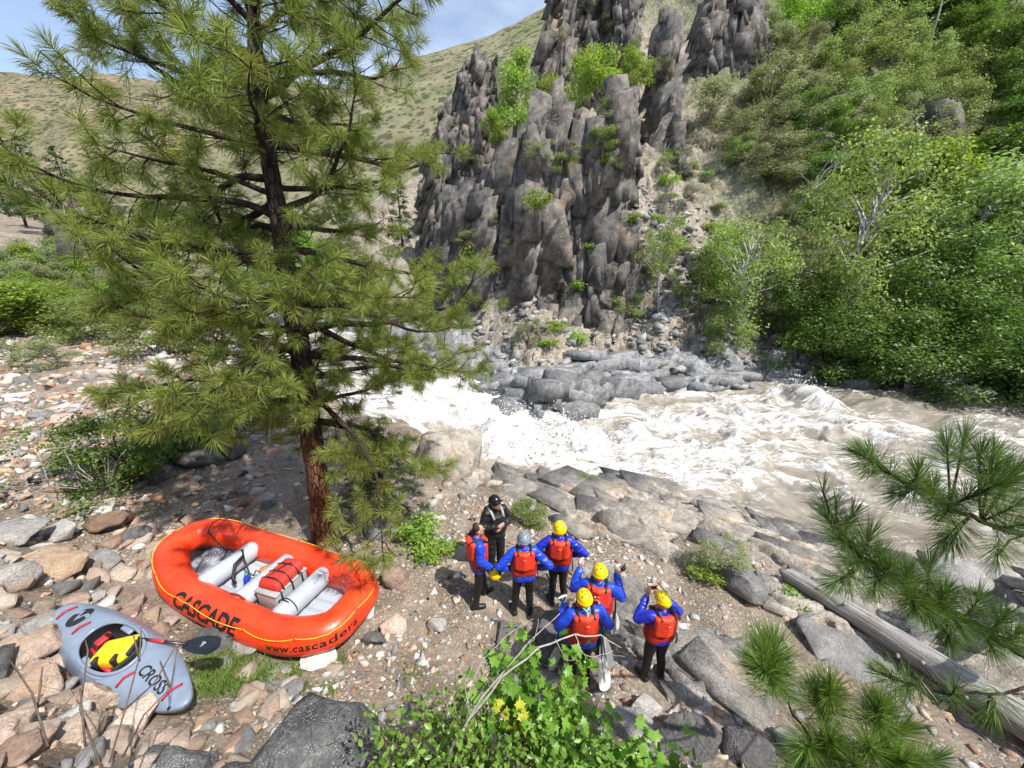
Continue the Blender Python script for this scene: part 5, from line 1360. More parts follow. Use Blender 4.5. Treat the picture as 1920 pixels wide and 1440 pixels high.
# ------------------------------------------------------------------ the leafy bush below the camera
rng = np.random.default_rng(12)
MAPLE = np.array([(0, 0), (.12, .1), (.42, -.02), (.38, .2), (.62, .42), (.36, .5), (.3, .66), (.14, .62), (0, 1.0), (-.14, .62), (-.3, .66), (-.36, .5), (-.62, .42), (-.38, .2), (-.42, -.02), (-.12, .1)])
OVAL = np.array([(0, 0), (.2, .22), (.25, .5), (.15, .8), (0, 1), (-.15, .8), (-.25, .5), (-.2, .22)])
def leaves(P, D, sizes, shape, rng, up=.75):
    n = len(P); m = len(shape)
    N = np.array([0, -.15, up]) + rng.normal(size=(n, 3)) * .42; N /= np.linalg.norm(N, axis=1)[:, None]
    T = D - N * (D * N).sum(1)[:, None]; T /= np.linalg.norm(T, axis=1)[:, None] + 1e-9; B = np.cross(T, N)
    x, y = shape[:, 0], shape[:, 1]; fold = -.22 * np.abs(x) * 0 + .18 * np.abs(x) - .25 * (y - .3) ** 2
    V = P[:, None] + sizes[:, None, None] * (B[:, None] * x[None, :, None] + T[:, None] * y[None, :, None] + N[:, None] * fold[None, :, None])
    Cn = P[:, None] + sizes[:, None, None] * (T[:, None] * .38)
    V = np.concatenate([V, Cn], 1).reshape(-1, 3); i = np.arange(n)[:, None] * (m + 1)
    F = np.concatenate([i + np.array([[k, (k + 1) % m, m]]) for k in range(m)])
    return V, F
def bush(name, label, root, clumps, shape, lsize, per, matl, stemr=.012):
    root = np.array(root, float); e = empty(name, tuple(root), 0, label, 'shrub'); mb = MB(); VV, FF, n = [], [], 0
    for c in clumps:
        u, v, t, rpx = c[:4]; ctr = at_t(u, v, t) - root; r = rpx / FPX * t
        k = max(2, int(c[4] if len(c) > 4 else per / 14)); 
        for q in range(k):
            tip = ctr + rng.normal(size=3) * r * .55; L = np.linalg.norm(tip)
            st = ctr * .25 + rng.normal(size=3) * .05
            Pm = [np.zeros(3) + rng.normal(size=3) * .05, st + np.array([0, 0, .1]), ctr * .65 + tip * .1 + np.array([0, 0, .1 * L]), tip]
            P = [Pm[0]] + [((1 - f) ** 2 * Pm[1] + 2 * f * (1 - f) * Pm[2] + f * f * Pm[3]) for f in np.linspace(0, 1, 7)]
            mb.tube(P, [stemr * (1 - .85 * j / 7) for j in range(8)], 5, False)
            dl = P[-1] - P[-3]; dl /= np.linalg.norm(dl) + 1e-9
            nl = 15; f = rng.uniform(.45, 1.03, nl); ii = np.clip((f * 7).astype(int), 0, 6)
            pp = np.array([P[i] + (P[i + 1] - P[i]) * (ff * 7 - i) for i, ff in zip(ii, f)]) + rng.normal(size=(nl, 3)) * lsize * .5
            dd = rng.normal(size=(nl, 3)) * .8 + dl * .6 + np.array([0, -.1, -.1])
            v, fcs = leaves(pp, dd, lsize * rng.uniform(.6, 1.2, nl), shape, rng); VV.append(v); FF.append(fcs + n); n += len(v)
    mesh('leaves', np.concatenate(VV), np.concatenate(FF), matl, e); mb.build('stems', M['brown_twig'], e)
    return e
mpl = bush('maple_shrub', 'light green maple shrub with lobed leaves in front of the front paddler', (.35, 2.05, float(gz(.35, 2.05)) - .1),
     [(960, 1225, 3.2, 55, 5), (985, 1270, 3.1, 75, 8), (940, 1300, 3.1, 60, 6), (1000, 1330, 2.95, 80, 8), (1088, 1225, 3.3, 32, 4), (1080, 1285, 3.2, 30, 4), (1080, 1355, 3.05, 50, 7), (1165, 1385, 2.95, 45, 6), (1160, 1415, 2.85, 70, 8), (1060, 1390, 2.8, 80, 8), (1230, 1400, 2.9, 45, 4), (1310, 1420, 2.9, 45, 2), (905, 1250, 3.15, 35, 2), (1200, 1440, 2.75, 60, 5)],
     MAPLE, .088, 110, M['leaf_maple'])
bush('leafy_shrub', 'bright green shrub of small oval leaves along the lower edge', (-.25, 1.95, float(gz(-.25, 1.95)) - .1),
     [(760, 1400, 2.95, 70, 18), (830, 1360, 3.0, 70, 17), (830, 1430, 2.85, 80, 20), (900, 1340, 3.0, 60, 14), (900, 1400, 2.85, 80, 14), (980, 1420, 2.75, 80, 13), (720, 1440, 2.9, 60, 9), (1050, 1440, 2.7, 70, 10), (790, 1325, 3.15, 45, 5), (860, 1300, 3.15, 35, 4), (690, 1390, 3.0, 35, 3), (1130, 1440, 2.7, 60, 8)],
     OVAL, .062, 120, M['leaf_serv'], .008)
yb = at_t(965, 1340, 2.9); v, f = leaves(yb + rng.normal(size=(13, 3)) * .05, rng.normal(size=(13, 3)), .08 * rng.uniform(.6, 1.1, 13), MAPLE, rng)
yl = mesh('yellow_leaves', v, f, M['leaf_yellow']); yl.parent = mpl; yl.location = -mpl.location
# bleached dead branch arching through the bush
mb = MB()
for pts, r in (([(840, 1420, 2.75), (880, 1350, 2.8), (940, 1270, 2.85), (1010, 1215, 2.9), (1080, 1190, 2.95), (1130, 1193, 3.0), (1165, 1215, 3.02)], .011), ([(850, 1405, 2.75), (900, 1310, 2.82), (960, 1240, 2.9), (1010, 1185, 3.0), (1050, 1150, 3.1)], .008), ([(870, 1330, 2.9), (900, 1240, 2.95), (950, 1190, 3.0), (1000, 1160, 3.1)], .005),
               ([(1080, 1190, 2.95), (1090, 1225, 2.9), (1115, 1235, 2.9), (1150, 1220, 2.95)], .004), ([(1130, 1193, 3.0), (1150, 1225, 3.0), (1172, 1232, 3.0)], .003), ([(960, 1240, 2.9), (1000, 1195, 2.95), (1010, 1160, 3.0)], .004), ([(1040, 1200, 2.92), (1060, 1235, 2.9), (1085, 1240, 2.9)], .003), ([(880, 1350, 2.8), (870, 1290, 2.8), (885, 1250, 2.85)], .005)):
    P = [at_t(*q) for q in pts]; Q = []
    for i in range(len(P) - 1):
        for fct in (0, .33, .66): Q.append(P[i] * (1 - fct) + P[i + 1] * fct + rng.normal(size=3) * .006)
    Q.append(P[-1]); mb.tube(Q, [r * (1 - .7 * i / len(Q)) for i in range(len(Q))], 6)
tag(mb.build('dead_branch', M['dead_twig']), 'bleached bare branch arching out of the leafy bush', 'branch')
# bare stems in front of the kayak
for pts, lb in (([[(205, 1430, 2.6), (235, 1330, 2.75), (262, 1230, 2.9), (268, 1120, 3.0)], [(235, 1330, 2.75), (290, 1280, 2.85), (330, 1210, 2.95)], [(262, 1240, 2.9), (250, 1190, 2.9)]], 'tall bare brown stem crossing in front of the kayak'),
                ([[(190, 1440, 2.5), (150, 1330, 2.6), (165, 1220, 2.75), (160, 1200, 2.8)], [(160, 1400, 2.5), (150, 1290, 2.6)]], 'thin bare stem in front of the kayak bow'),
                ([[(230, 1420, 2.6), (270, 1340, 2.7), (320, 1290, 2.8), (335, 1200, 2.9)], [(320, 1290, 2.8), (300, 1240, 2.85)]], 'forked bare stem in front of the kayak stern'),
                ([[(90, 1400, 2.5), (60, 1300, 2.6), (20, 1240, 2.7)], [(70, 1330, 2.6), (80, 1250, 2.7)]], 'bare twig over the pink slabs')):
    mb = MB()
    for b in pts: P = [at_t(*q) for q in b]; mb.tube(P, [.007 * (1 - .6 * i / len(P)) for i in range(len(P))], 6)
    tag(mb.build('bare_twig', M['brown_twig']), lb, 'twig')

# ------------------------------------------------------------------ grass and weeds
def blades(name, label, centres, n, L, mat, w=.008):
    C = np.array(centres); k = rng.integers(len(C), size=n); P = C[k, :2] + rng.normal(size=(n, 2)) * C[k, 2:3] * .5
    z = gz(P[:, 0], P[:, 1]); B = np.column_stack([P, z - .01]); D = rng.normal(size=(n, 3)) * .45; D[:, 2] = 1; D /= np.linalg.norm(D, axis=1)[:, None]
    ln = (L * rng.uniform(.5, 1.2, n))[:, None]; S = np.cross(D, rng.normal(size=(n, 3))); S /= np.linalg.norm(S, axis=1)[:, None]; S *= w
    Mx = B + D * ln * .6; T = B + D * ln + rng.normal(size=(n, 3)) * ln * .25
    V = np.stack([B - S, B + S, Mx + S * .8, Mx - S * .8, T], 1).reshape(-1, 3); i = np.arange(n)[:, None] * 5
    return tag(mesh(name, V, np.concatenate([i + [[0, 1, 2]], i + [[0, 2, 3]], i + [[3, 2, 4]]]), mat), label, kind='stuff')
def gc(L): return [(*at_ground(u, v)[:2], px_size(u, v, at_ground(u, v), r)) for u, v, r in L]
blades('grass', 'bright green grassy weeds between kayak and raft', gc([(430, 1262, 55), (410, 1285, 40), (460, 1280, 45), (395, 1250, 30), (520, 1270, 30), (430, 1240, 40)]), 4200, .15, M['grass'], .006)
blades('grass', 'scattered green weeds over the near bank', gc([(640, 1240, 20), (770, 1270, 30), (560, 1290, 30), (800, 1050, 40), (760, 1020, 40), (850, 1030, 30), (1290, 1250, 20), (1330, 1085, 40), (1480, 1130, 30), (1440, 1090, 30), (890, 1010, 30), (980, 960, 40), (1080, 930, 40), (640, 985, 30), (280, 960, 30), (30, 730, 50), (110, 760, 40), (1130, 1130, 30), (1500, 1150, 30), (1620, 1180, 30), (1730, 1230, 40), (610, 1300, 30)]), 3600, .09, M['grass'], .005)
blades('dry_grass', 'wisps of dry tan grass over the near bank', [(rng.uniform(-6, 9), rng.uniform(3, 10), .5) for _ in range(60)], 2600, .09, M['dry_grass'], .004)
# ------------------------------------------------------------------ text as mesh
def text_mesh(txt, size, bold=.012, shear=0.0, cell=.05, spacing=1.0, width=1.0):
    cu = bpy.data.curves.new('lettering', 'FONT'); cu.body = txt; cu.size = size; cu.offset = bold * size; cu.shear = shear; cu.space_character = spacing
    cu.align_x = 'CENTER'; cu.align_y = 'CENTER'; cu.resolution_u = 3
    ob = bpy.data.objects.new('lettering_curve', cu); COL.objects.link(ob)
    dg = bpy.context.evaluated_depsgraph_get(); me = bpy.data.meshes.new_from_object(ob.evaluated_get(dg))
    bm = bmesh.new(); bm.from_mesh(me); bpy.data.objects.remove(ob); bpy.data.meshes.remove(me); bpy.data.curves.remove(cu)
    bmesh.ops.remove_doubles(bm, verts=bm.verts[:], dist=1e-5)
    for v in bm.verts: v.co.x *= width
    xs = [v.co.x for v in bm.verts]; ys = [v.co.y for v in bm.verts]
    for lo, hi, ax in ((min(xs), max(xs), 0), (min(ys), max(ys), 1)):
        c = lo + cell
        while c < hi:
            co = [0, 0, 0]; no = [0, 0, 0]; co[ax] = c; no[ax] = 1
            bmesh.ops.bisect_plane(bm, geom=bm.verts[:] + bm.edges[:] + bm.faces[:], plane_co=co, plane_no=no); c += cell
    bmesh.ops.triangulate(bm, faces=bm.faces[:]); bm.verts.index_update()
    V = np.array([v.co[:] for v in bm.verts]); F = np.array([[v.index for v in f.verts] for f in bm.faces]); bm.free()
    return V, F

def rubber(name, col, rough=.32, dirt=.25):
    t = NT(name, rough); v = t.coord()
    n1 = t.noise(v, 2.3, 5, .6, .4); n2 = t.noise(v, 16, 5, .65)
    c = t.hsv(col, t.rng(n1, .493, .507), 1, t.rng(n1, .86, 1.1, .3, .7))
    c = t.mix(t.math('MULTIPLY', t.ramp(t.math('ADD', t.math('MULTIPLY', n1, .5), t.math('MULTIPLY', n2, .5)), [(.52, 0.0), (.66, 1.0)]), dirt), c, (.12, .06, .035))
    t.base(c); t.put(t.b.inputs['Roughness'], t.rng(n2, rough - .08, rough + .2, .35, .7))
    t.bump(t.math('ADD', t.math('MULTIPLY', t.noise(v, 3.5, 3), 1.0), t.math('MULTIPLY', n2, .06)), .35, .012); t.spec(.5)
    return t.m
M['raft'] = rubber('orange_hypalon', (.83, .055, .012), .3, .4); M['raft_grey'] = rubber('pale_grey_hypalon', (.4, .45, .51), .4, .12)
M['raft_dark'] = plain('dark_red_patch', (.25, .02, .012), .6); M['ink'] = plain('black_ink', (.012, .011, .011), .5); M['yellow_line'] = plain('yellow_line', (.85, .45, .03), .7)
M['black'] = plain('black_webbing', (.014, .014, .015), .6, .3, .002, 60); M['red_bag'] = plain('red_fabric', (.6, .03, .018), .6, .2, .004, 25); M['box_grey'] = plain('grey_box', (.33, .35, .35), .45, .12, .002, 14)
M['blue_plastic'] = plain('blue_plastic', (.02, .06, .5), .3); M['orange_bag'] = plain('orange_brown_bag', (.5, .17, .04), .7, .25, .004, 30); M['metal'] = plain('grey_metal', (.45, .45, .46), .35); M['teal'] = plain('teal_plastic', (.02, .3, .4), .4)

# ------------------------------------------------------------------ the raft (x from bow to stern, y across, -y towards the camera)
RT = .262
KEY = [(-1.86, 0), (-1.80, -.30), (-1.42, -.60), (-.95, -.72), (0, -.76), (.95, -.74), (1.46, -.67), (1.80, -.42), (1.86, 0)]
KEY = [(x * 1.08, y * .87) for x, y in KEY]
KEY = KEY + [(x, -y) for x, y in KEY[-2:0:-1]]
def closed_spline(K, n):
    K = np.array(K, float); m = len(K); out = []
    for i in range(m):
        a, b, c, d = K[i - 1], K[i], K[(i + 1) % m], K[(i + 2) % m]
        for t in np.linspace(0, 1, n, endpoint=False):
            out.append(.5 * ((2 * b) + (c - a) * t + (2 * a - 5 * b + 4 * c - d) * t * t + (3 * b - a - 3 * c + d) * t ** 3))
    return np.array(out)
RC = closed_spline(KEY, 14); _seg = np.linalg.norm(np.roll(RC, -1, 0) - RC, axis=1); RS = np.concatenate([[0], np.cumsum(_seg)]); RLEN = RS[-1]
def raft_kick(x): return .20 * sstep(.75, 1.9, -x) * np.clip(-x - .5, 0, 2) + .12 * sstep(.8, 1.9, x)
def on_tube(s, phi, lift=0.0):
    s = np.asarray(s, float) % RLEN; C = np.concatenate([RC, RC[:1]])
    x, y = np.interp(s, RS, C[:, 0]), np.interp(s, RS, C[:, 1])
    e = .06; x2, y2 = np.interp((s + e) % RLEN, RS, C[:, 0]), np.interp((s + e) % RLEN, RS, C[:, 1]); x1, y1 = np.interp((s - e) % RLEN, RS, C[:, 0]), np.interp((s - e) % RLEN, RS, C[:, 1])
    tx, ty = x2 - x1, y2 - y1; l = np.hypot(tx, ty); nx, ny = ty / l, -tx / l
    r = RT + lift; c, s_ = np.cos(phi), np.sin(phi)
    return np.stack([x + nx * r * c, y + ny * r * c, RT + raft_kick(x) + r * s_], -1)
_pg = np.array([gz(*(RAFT_C + np.array([math.cos(RAFT_A) * a - math.sin(RAFT_A) * b, math.sin(RAFT_A) * a + math.cos(RAFT_A) * b]))) for a in (-1.5, 0, 1.5) for b in (-.7, 0, .7)])
raft = empty('raft', (RAFT_C[0], RAFT_C[1], float(_pg.mean()) + .04), RAFT_A, 'orange red inflatable raft with pale grey thwarts lying on stony ground', 'raft')
S, PH = np.meshgrid(np.linspace(0, RLEN, 220, endpoint=False), np.linspace(0, 2 * math.pi, 32, endpoint=False), indexing='ij')
V = on_tube(S.ravel(), PH.ravel()); i = np.arange(220 * 32); a_ = i // 32; b_ = i % 32
F = np.stack([i, ((a_ + 1) % 220) * 32 + b_, ((a_ + 1) % 220) * 32 + (b_ + 1) % 32, a_ * 32 + (b_ + 1) % 32], 1)
mesh('tube', V, F, M['raft'], raft, True)
for s in (.9, 2.05, 3.35, 4.45, 5.6, 6.7, 7.8):                           # welded seam tapes round the tube
    P = on_tube(np.full(33, s), np.linspace(0, 2 * math.pi, 33), .002); Q = on_tube(np.full(33, s + .035), np.linspace(0, 2 * math.pi, 33), .002)
    MB().add(np.concatenate([P, Q]), [(k, 33 + k, 34 + k, k + 1) for k in range(32)]).build('seam', M['raft'], raft)
nx_f, ny_f = 70, 60; X, Y = np.meshgrid(np.linspace(-1.7, 1.7, nx_f), np.linspace(-.74, .74, ny_f), indexing='ij')
lim = .88 * np.interp(np.abs(X), [0, .95, 1.42, 1.72, 1.8], [.72, .70, .56, .25, .1]); Yc = Y * lim / .74
Z = .10 + raft_kick(X) * .8 + .035 * np.abs(np.sin(Yc * math.pi / .19)) + .05 * (np.abs(Yc) / .72) ** 4
fl = mesh('floor', np.stack([X.ravel(), Yc.ravel(), Z.ravel()], 1), grid_faces(nx_f, ny_f), M['raft_grey'], raft, True)
mb = MB()
for k in range(26):                                                       # lacing round the bow end of the floor
    t = -1.25 + 2.5 * k / 25; x = -1.5 + .28 * abs(t) ** 1.6; y = .42 * t; mb.tube([(x, y, .2 + float(raft_kick(x))), (x - .03, y + .035, .21 + float(raft_kick(x)))], .008, 5)
mb.build('lacing', M['ink'], fl)
def thwart(x, parent=raft):
    mb = MB(); ys = np.linspace(-.55, .55, 13); r = .155 * (1 - .0 * ys); P = [(x, y, .37 - .02 * math.cos(y)) for y in ys]
    rr = [.168 * math.sqrt(max(.02, 1 - max(0, (abs(y) - .43) / .13) ** 2)) for y in ys]
    mb.tube(P, rr, 20); return mb.build('thwart', M['raft_grey'], parent)
thwart(-.82); thwart(.12); th3 = thwart(1.0)
MB().tube([(1.0 - .03 + .165 * math.cos(a), -.3, .36 + .165 * math.sin(a)) for a in np.linspace(-.2, 3.3, 12)], .012, 6).tube([(1.0 + .165 * math.cos(a), -.26, .36 + .165 * math.sin(a)) for a in np.linspace(-.2, 3.3, 12)], .01, 6).build('strap', M['black'], th3)
MB().ball((1.0, .06, .525), (.03, .03, .008), 12, 4).build('valve', M['metal'], th3)
v, f = text_mesh('CASCADE', .345, .04, .06, .045, 1.02, .97)
s_mid = RLEN / 4 * .93 - .02
mesh('lettering', on_tube(s_mid + v[:, 0], R(33) + v[:, 1] / RT, .004), f, M['ink'], raft)['label'] = 'black word CASCADE on the near tube'
v, f = text_mesh('www.cascadera', .16, .02, .05, .035, 1.08, .95)
mesh('lettering', on_tube(RLEN * .4335 + v[:, 0], R(14) + v[:, 1] / RT, .004), f, M['ink'], raft)['label'] = 'black web address on the stern tube'
mb = MB(); rings = MB(); RP = [.05, .75, 1.35, 1.62, 2.75, 3.55, 4.15, 4.75, 5.5, 6.4, 7.2, 7.9]
RP = [q * RLEN / 8.4 for q in RP]; ph = R(43)
for k, s in enumerate(RP):
    s2 = RP[(k + 1) % len(RP)] + (RLEN if k == len(RP) - 1 else 0); n = max(3, int((s2 - s) / .09))
    P = [on_tube(s + (s2 - s) * t, ph - .16 * math.sin(math.pi * t) * min(1, (s2 - s)), .018) for t in np.linspace(0, 1, n)]
    mb.tube(P, .007, 6, False)
    q = on_tube(s, ph, .006); rings.ball(q, (.03, .03, .03), 8, 5)
mb.build('perimeter_line', M['yellow_line'], raft); rings.build('ring_patch', M['raft'], raft)
hd = MB(); hd.tube([on_tube(RLEN * .262 + t, R(125), .02 + .02 * math.sin(math.pi * (t + .17) / .34)) for t in np.linspace(-.17, .17, 9)], .016, 8); hd.build('handle', M['raft_dark'], raft)
bl = MB(); P = [on_tube(RLEN - .55, R(60), .012), on_tube(RLEN - .5, R(95), .014), on_tube(RLEN - .48, R(140), .012), np.array([-1.32, .25, .3]), np.array([-1.2, -.02, .2]), np.array([-1.28, -.2, .2]), np.array([-1.12, -.33, .2]), np.array([-1.0, -.18, .22])]
Q = []
for i in range(len(P) - 1):
    for t in (0, .33, .66): Q.append(P[i] * (1 - t) + P[i + 1] * t)
bl.tube(Q + [P[-1]], .011, 6).build('bow_line', M['black'], raft)

def raft_pt(x, y, z):
    return raft.location + Matrix.Rotation(RAFT_A, 3, 'Z') @ Vector((x, y, z))
# things lying in the raft
bx = empty('gear_box', raft_pt(.56, -.02, .15), RAFT_A + R(4), 'grey hard gear box strapped between two thwarts of the raft', 'gear box')
MB().rbox((0, 0, .2), (.44, .64, .36), .04, seg=3).build('box', M['box_grey'], bx)
MB().rbox((0, 0, .385), (.46, .66, .05), .018).build('lid', M['box_grey'], bx)
mb = MB()
for y in (-.22, .0, .2): mb.tube([(-.235, y, .05), (-.235, y, .3), (-.238, y, .41), (0, y, .425), (.238, y, .41), (.235, y, .3), (.235, y, .05)], .014, 6)
mb.build('strap', M['black'], bx)
bgp = empty('dry_bag', raft_pt(.55, .02, .575), RAFT_A + R(4), 'slumped red bag with black straps on top of the grey gear box', 'bag')
mb = MB().rbox((0, 0, .06), (.42, .6, .16), .065, seg=4); ob = mb.build('bag_body', M['red_bag'], bgp)
c = np.array([q.co[:] for q in ob.data.vertices]); c[:, 2] += fbm(c[:, 0] * 6, c[:, 1] * 6, seed=3, octv=3) * .05 - .22 * np.clip(np.abs(c[:, 0]) - .12, 0, 1); c[:, :2] *= 1 + .08 * fbm(c[:, 0] * 5, c[:, 1] * 5 + 7, seed=4, octv=2)[:, None]
ob.data.vertices.foreach_set('co', c.astype(np.float32).ravel())
mb = MB()
for y in (-.2, -.05, .12): mb.tube([(-.24, y, -.02), (-.2, y, .1), (-.08, y, .15), (.08, y + .01, .15), (.2, y, .1), (.24, y, -.02)], .014, 6)
mb.tube([(-.1, -.3, .05), (-.06, -.1, .16), (.02, .12, .165), (.08, .3, .06)], .012, 6).build('strap', M['black'], bgp)
t_ = empty('throw_bag', raft_pt(-.12, .22, .24), .4, 'orange brown throw bag among clips behind the middle thwart', 'throw bag')
MB().rbox((0, 0, .06), (.3, .16, .15), .06, seg=3).build('bag_body', M['orange_bag'], t_); MB().tube([(-.15, 0, .06), (-.2, .02, .1), (-.24, -.05, .05), (-.3, .03, .04)], .012, 6).build('cord', M['black'], t_)
t_ = empty('water_bottle', raft_pt(-.25, -.12, .17), .3, 'blue water bottle on the raft floor between the thwarts', 'bottle')
MB().tube([(0, 0, 0), (0, 0, .02), (.02, 0, .2), (.022, 0, .24), (.024, 0, .26)], [.045, .052, .052, .03, .025], 14).build('bottle_body', M['blue_plastic'], t_); MB().tube([(.024, 0, .255), (.027, 0, .3)], .028, 12).build('cap', M['teal'], t_)
t_ = empty('carabiner_cluster', raft_pt(-.2, .1, .25), 0, 'tangle of metal carabiners and cord beside the throw bag', 'carabiners')
mb = MB()
for k in range(4): mb.tube([(.05 * math.cos(a) + .05 * k - .08, .02 * k + .032 * math.sin(a), .02 * k + .02 * math.sin(a * 2)) for a in np.linspace(0, 6.28, 12)], .008, 5)
mb.build('carabiner', M['metal'], t_)
mb = MB().tube([raft_pt(-1.15, -.1, .3), raft_pt(-.95, .25, .44), raft_pt(-.75, .22, .545), raft_pt(-.55, .1, .5), raft_pt(-.42, .05, .3), raft_pt(-.3, -.02, .26)], .017, 6).tube([raft_pt(-.62, .14, .52), raft_pt(-.58, -.05, .5), raft_pt(-.5, -.18, .33), raft_pt(-.42, -.2, .25)], .03, 6)
tag(mb.build('webbing_strap', M['black']), 'black webbing strap draped over the thwart nearest the bow', 'strap')
t_ = empty('foot_cup', raft_pt(-1.08, -.08, .2), .5, 'brown and black footwear sized pouch on the bow floor', 'pouch')
MB().rbox((0, 0, .05), (.24, .12, .1), .045, seg=3).build('pouch_body', plain('brown_cloth', (.1, .07, .05), .8), t_); MB().tube([(-.1, 0, .09), (0, 0, .14), (.1, 0, .09)], .012, 6).build('strap', M['black'], t_)

# ------------------------------------------------------------------ the kayak (x from bow to stern)
M['kayak'] = plain('grey_blue_plastic', (.2, .25, .335), .34, .1, .003, 9); M['kayak_in'] = plain('black_foam', (.015, .015, .016), .7); M['red'] = plain('red_webbing', (.55, .02, .035), .5); M['yellow_bag'] = plain('yellow_drybag', (.8, .53, .01), .45, .2, .004, 22); M['carbon'] = plain('black_carbon', (.012, .014, .02), .25)
KL, KW = 1.45, .345
def k_ground(a, b): 
    return float(gz(KAY_C[0] + math.cos(KAY_A) * a - math.sin(KAY_A) * b, KAY_C[1] + math.sin(KAY_A) * a + math.cos(KAY_A) * b))
zb, zs_ = k_ground(-1.1, 0), k_ground(1.1, 0)
kay = empty('kayak', (KAY_C[0], KAY_C[1], (zb + zs_) / 2 + .09), 0, 'grey blue whitewater kayak with open cockpit lying on pink stones', 'kayak')
kay.rotation_euler = (Matrix.Rotation(KAY_A, 3, 'Z') @ Matrix.Rotation(math.atan2(zb - zs_, 2.2), 3, 'Y') @ Matrix.Rotation(R(10), 3, 'X')).to_euler()
th = np.linspace(0, 2 * math.pi, 128, endpoint=False); ct, st = np.cos(th), np.sin(th)
ox = -KL * np.sign(ct) * np.abs(ct) ** np.where(ct > 0, .95, .85)
oy = KW * np.sign(st) * np.abs(st) ** .92 * (1 - .3 * sstep(.45, 1.45, ox)) * (1 - .06 * sstep(.5, 1.45, -ox))
ex, ey = -.02 - .47 * np.sign(ct) * np.abs(ct) ** .9, .235 * np.sign(st) * np.abs(st) ** .85
rk = lambda x: .1 * (np.abs(x) / KL) ** 2.2
rings_ = []
for r in np.linspace(0, 1, 15):
    X, Y = ex * (1 - r) + ox * r, ey * (1 - r) + oy * r; g = .19 + rk(X) * 1.15
    rings_.append(np.stack([X, Y, g + (.355 - g + .03 * (X < 0)) * (1 - r ** 2.1)], 1))
for s_, dz in ((1.015, -.02), (1.0, -.06), (.95, -.12), (.82, -.165), (.55, -.185), (.2, -.19)):
    X, Y = ox * (1 - (1 - s_) * .55), oy * s_; rings_.append(np.stack([X, Y, .19 + rk(X) * 1.15 + dz], 1))
V = np.concatenate(rings_); nr = len(rings_); F = []
for a in range(nr - 1):
    for k in range(128): F.append((a * 128 + k, (a + 1) * 128 + k, (a + 1) * 128 + (k + 1) % 128, a * 128 + (k + 1) % 128))
F.append(tuple((nr - 1) * 128 + k for k in range(128))[::-1])
hullo = mesh('hull', V, [tuple(f[::-1]) for f in F], M['kayak'], kay, True)
mb = MB(); mb.tube([(a * 1.02, b * 1.03, .368) for a, b in zip(np.append(ex, ex[:1]), np.append(ey, ey[:1]))], .02, 8, False); mb.tube([(a * 1.14 - .01, b * 1.16, .362 - .02) for a, b in zip(np.append(ex, ex[:1]), np.append(ey, ey[:1]))], .016, 8, False); mb.build('coaming', M['kayak'], kay)
L_ = [np.stack([ex * q - .0, ey * q, np.full(128, z)], 1) for q, z in ((.985, .36), (1.0, .3), (1.05, .2), (.95, .08), (.4, .06))]; V = np.concatenate(L_); F = []
for a in range(4):
    for k in range(128): F.append((a * 128 + k, a * 128 + (k + 1) % 128, (a + 1) * 128 + (k + 1) % 128, (a + 1) * 128 + k))
F.append(tuple(4 * 128 + k for k in range(128))); mesh('cockpit_liner', V, F, M['kayak_in'], kay, True)
from mathutils.bvhtree import BVHTree
_bv = BVHTree.FromPolygons([tuple(q.co) for q in hullo.data.vertices], [tuple(p.vertices) for p in hullo.data.polygons])
def on_deck(x, y, lift=.004):
    h = _bv.ray_cast(Vector((x, y, 1)), Vector((0, 0, -1)))[0]; return (x, y, (h.z if h else .25) + lift)
def decal(v, f, cx, cy, rot, name, mat, parent, lift=.004):
    c, s = math.cos(rot), math.sin(rot); return mesh(name, [on_deck(cx + a * c - b * s, cy + a * s + b * c, lift) for a, b in v[:, :2]], f, mat, parent)
v, f = text_mesh('CROSS', .155, .02, .12, .04, .98, 1.05); decal(v, f, .86, -.01, R(-4), 'lettering', M['ink'], kay)['label'] = 'dark word CROSS on the stern deck'
q = np.linspace(0, 2 * math.pi, 40, endpoint=False); dv = np.concatenate([np.stack([np.cos(q) * r_, np.sin(q) * r_], 1) for r_ in (.135, .09, .045)] + [np.zeros((1, 2))])
df_ = [(a * 40 + k, a * 40 + (k + 1) % 40, (a + 1) * 40 + (k + 1) % 40, (a + 1) * 40 + k) for a in range(2) for k in range(40)] + [(80 + k, 80 + (k + 1) % 40, 120) for k in range(40)]
lg = decal(dv, df_, -.93, .05, 0, 'logo', M['ink'], kay)
zz = np.array([(-.14, -.02), (-.14, .035), (-.06, .085), (.0, -.005), (.05, .075), (.15, .06), (.15, .02), (.055, .03), (.0, -.065), (-.065, .03)])
bm = bmesh.new(); bm.faces.new([bm.verts.new((*p, 0)) for p in zz]); bmesh.ops.triangulate(bm, faces=bm.faces[:]); bmesh.ops.subdivide_edges(bm, edges=bm.edges[:], cuts=2); bmesh.ops.triangulate(bm, faces=bm.faces[:]); bm.verts.index_update()
decal(np.array([p.co[:] for p in bm.verts]), [tuple(p.index for p in fc.verts) for fc in bm.faces], -.93, .05, 0, 'zigzag_mark', M['kayak'], lg, .007); bm.free()
for x, y, l in ((-1.22, .02, .1), (-.66, -.02, .085), (.58, -.13, .085), (1.2, .0, .095)):
    a, b = on_deck(x - .02, y - l, .012), on_deck(x + .02, y + l, .012); m_ = on_deck(x, y, .05)
    MB().tube([a, tuple(np.array(a) * .4 + np.array(m_) * .6), m_, tuple(np.array(b) * .4 + np.array(m_) * .6), b], .012, 6).build('grab_handle', M['red'], kay)
MB().ball(on_deck(1.32, -.1, .0), (.022, .022, .006), 12, 4).build('drain_plug', M['ink'], kay)
for sy in (-1, 1): MB().rbox((.0 - .12, sy * .2, .335), (.2, .07, .04), .015).build('thigh_brace', M['kayak'], kay)
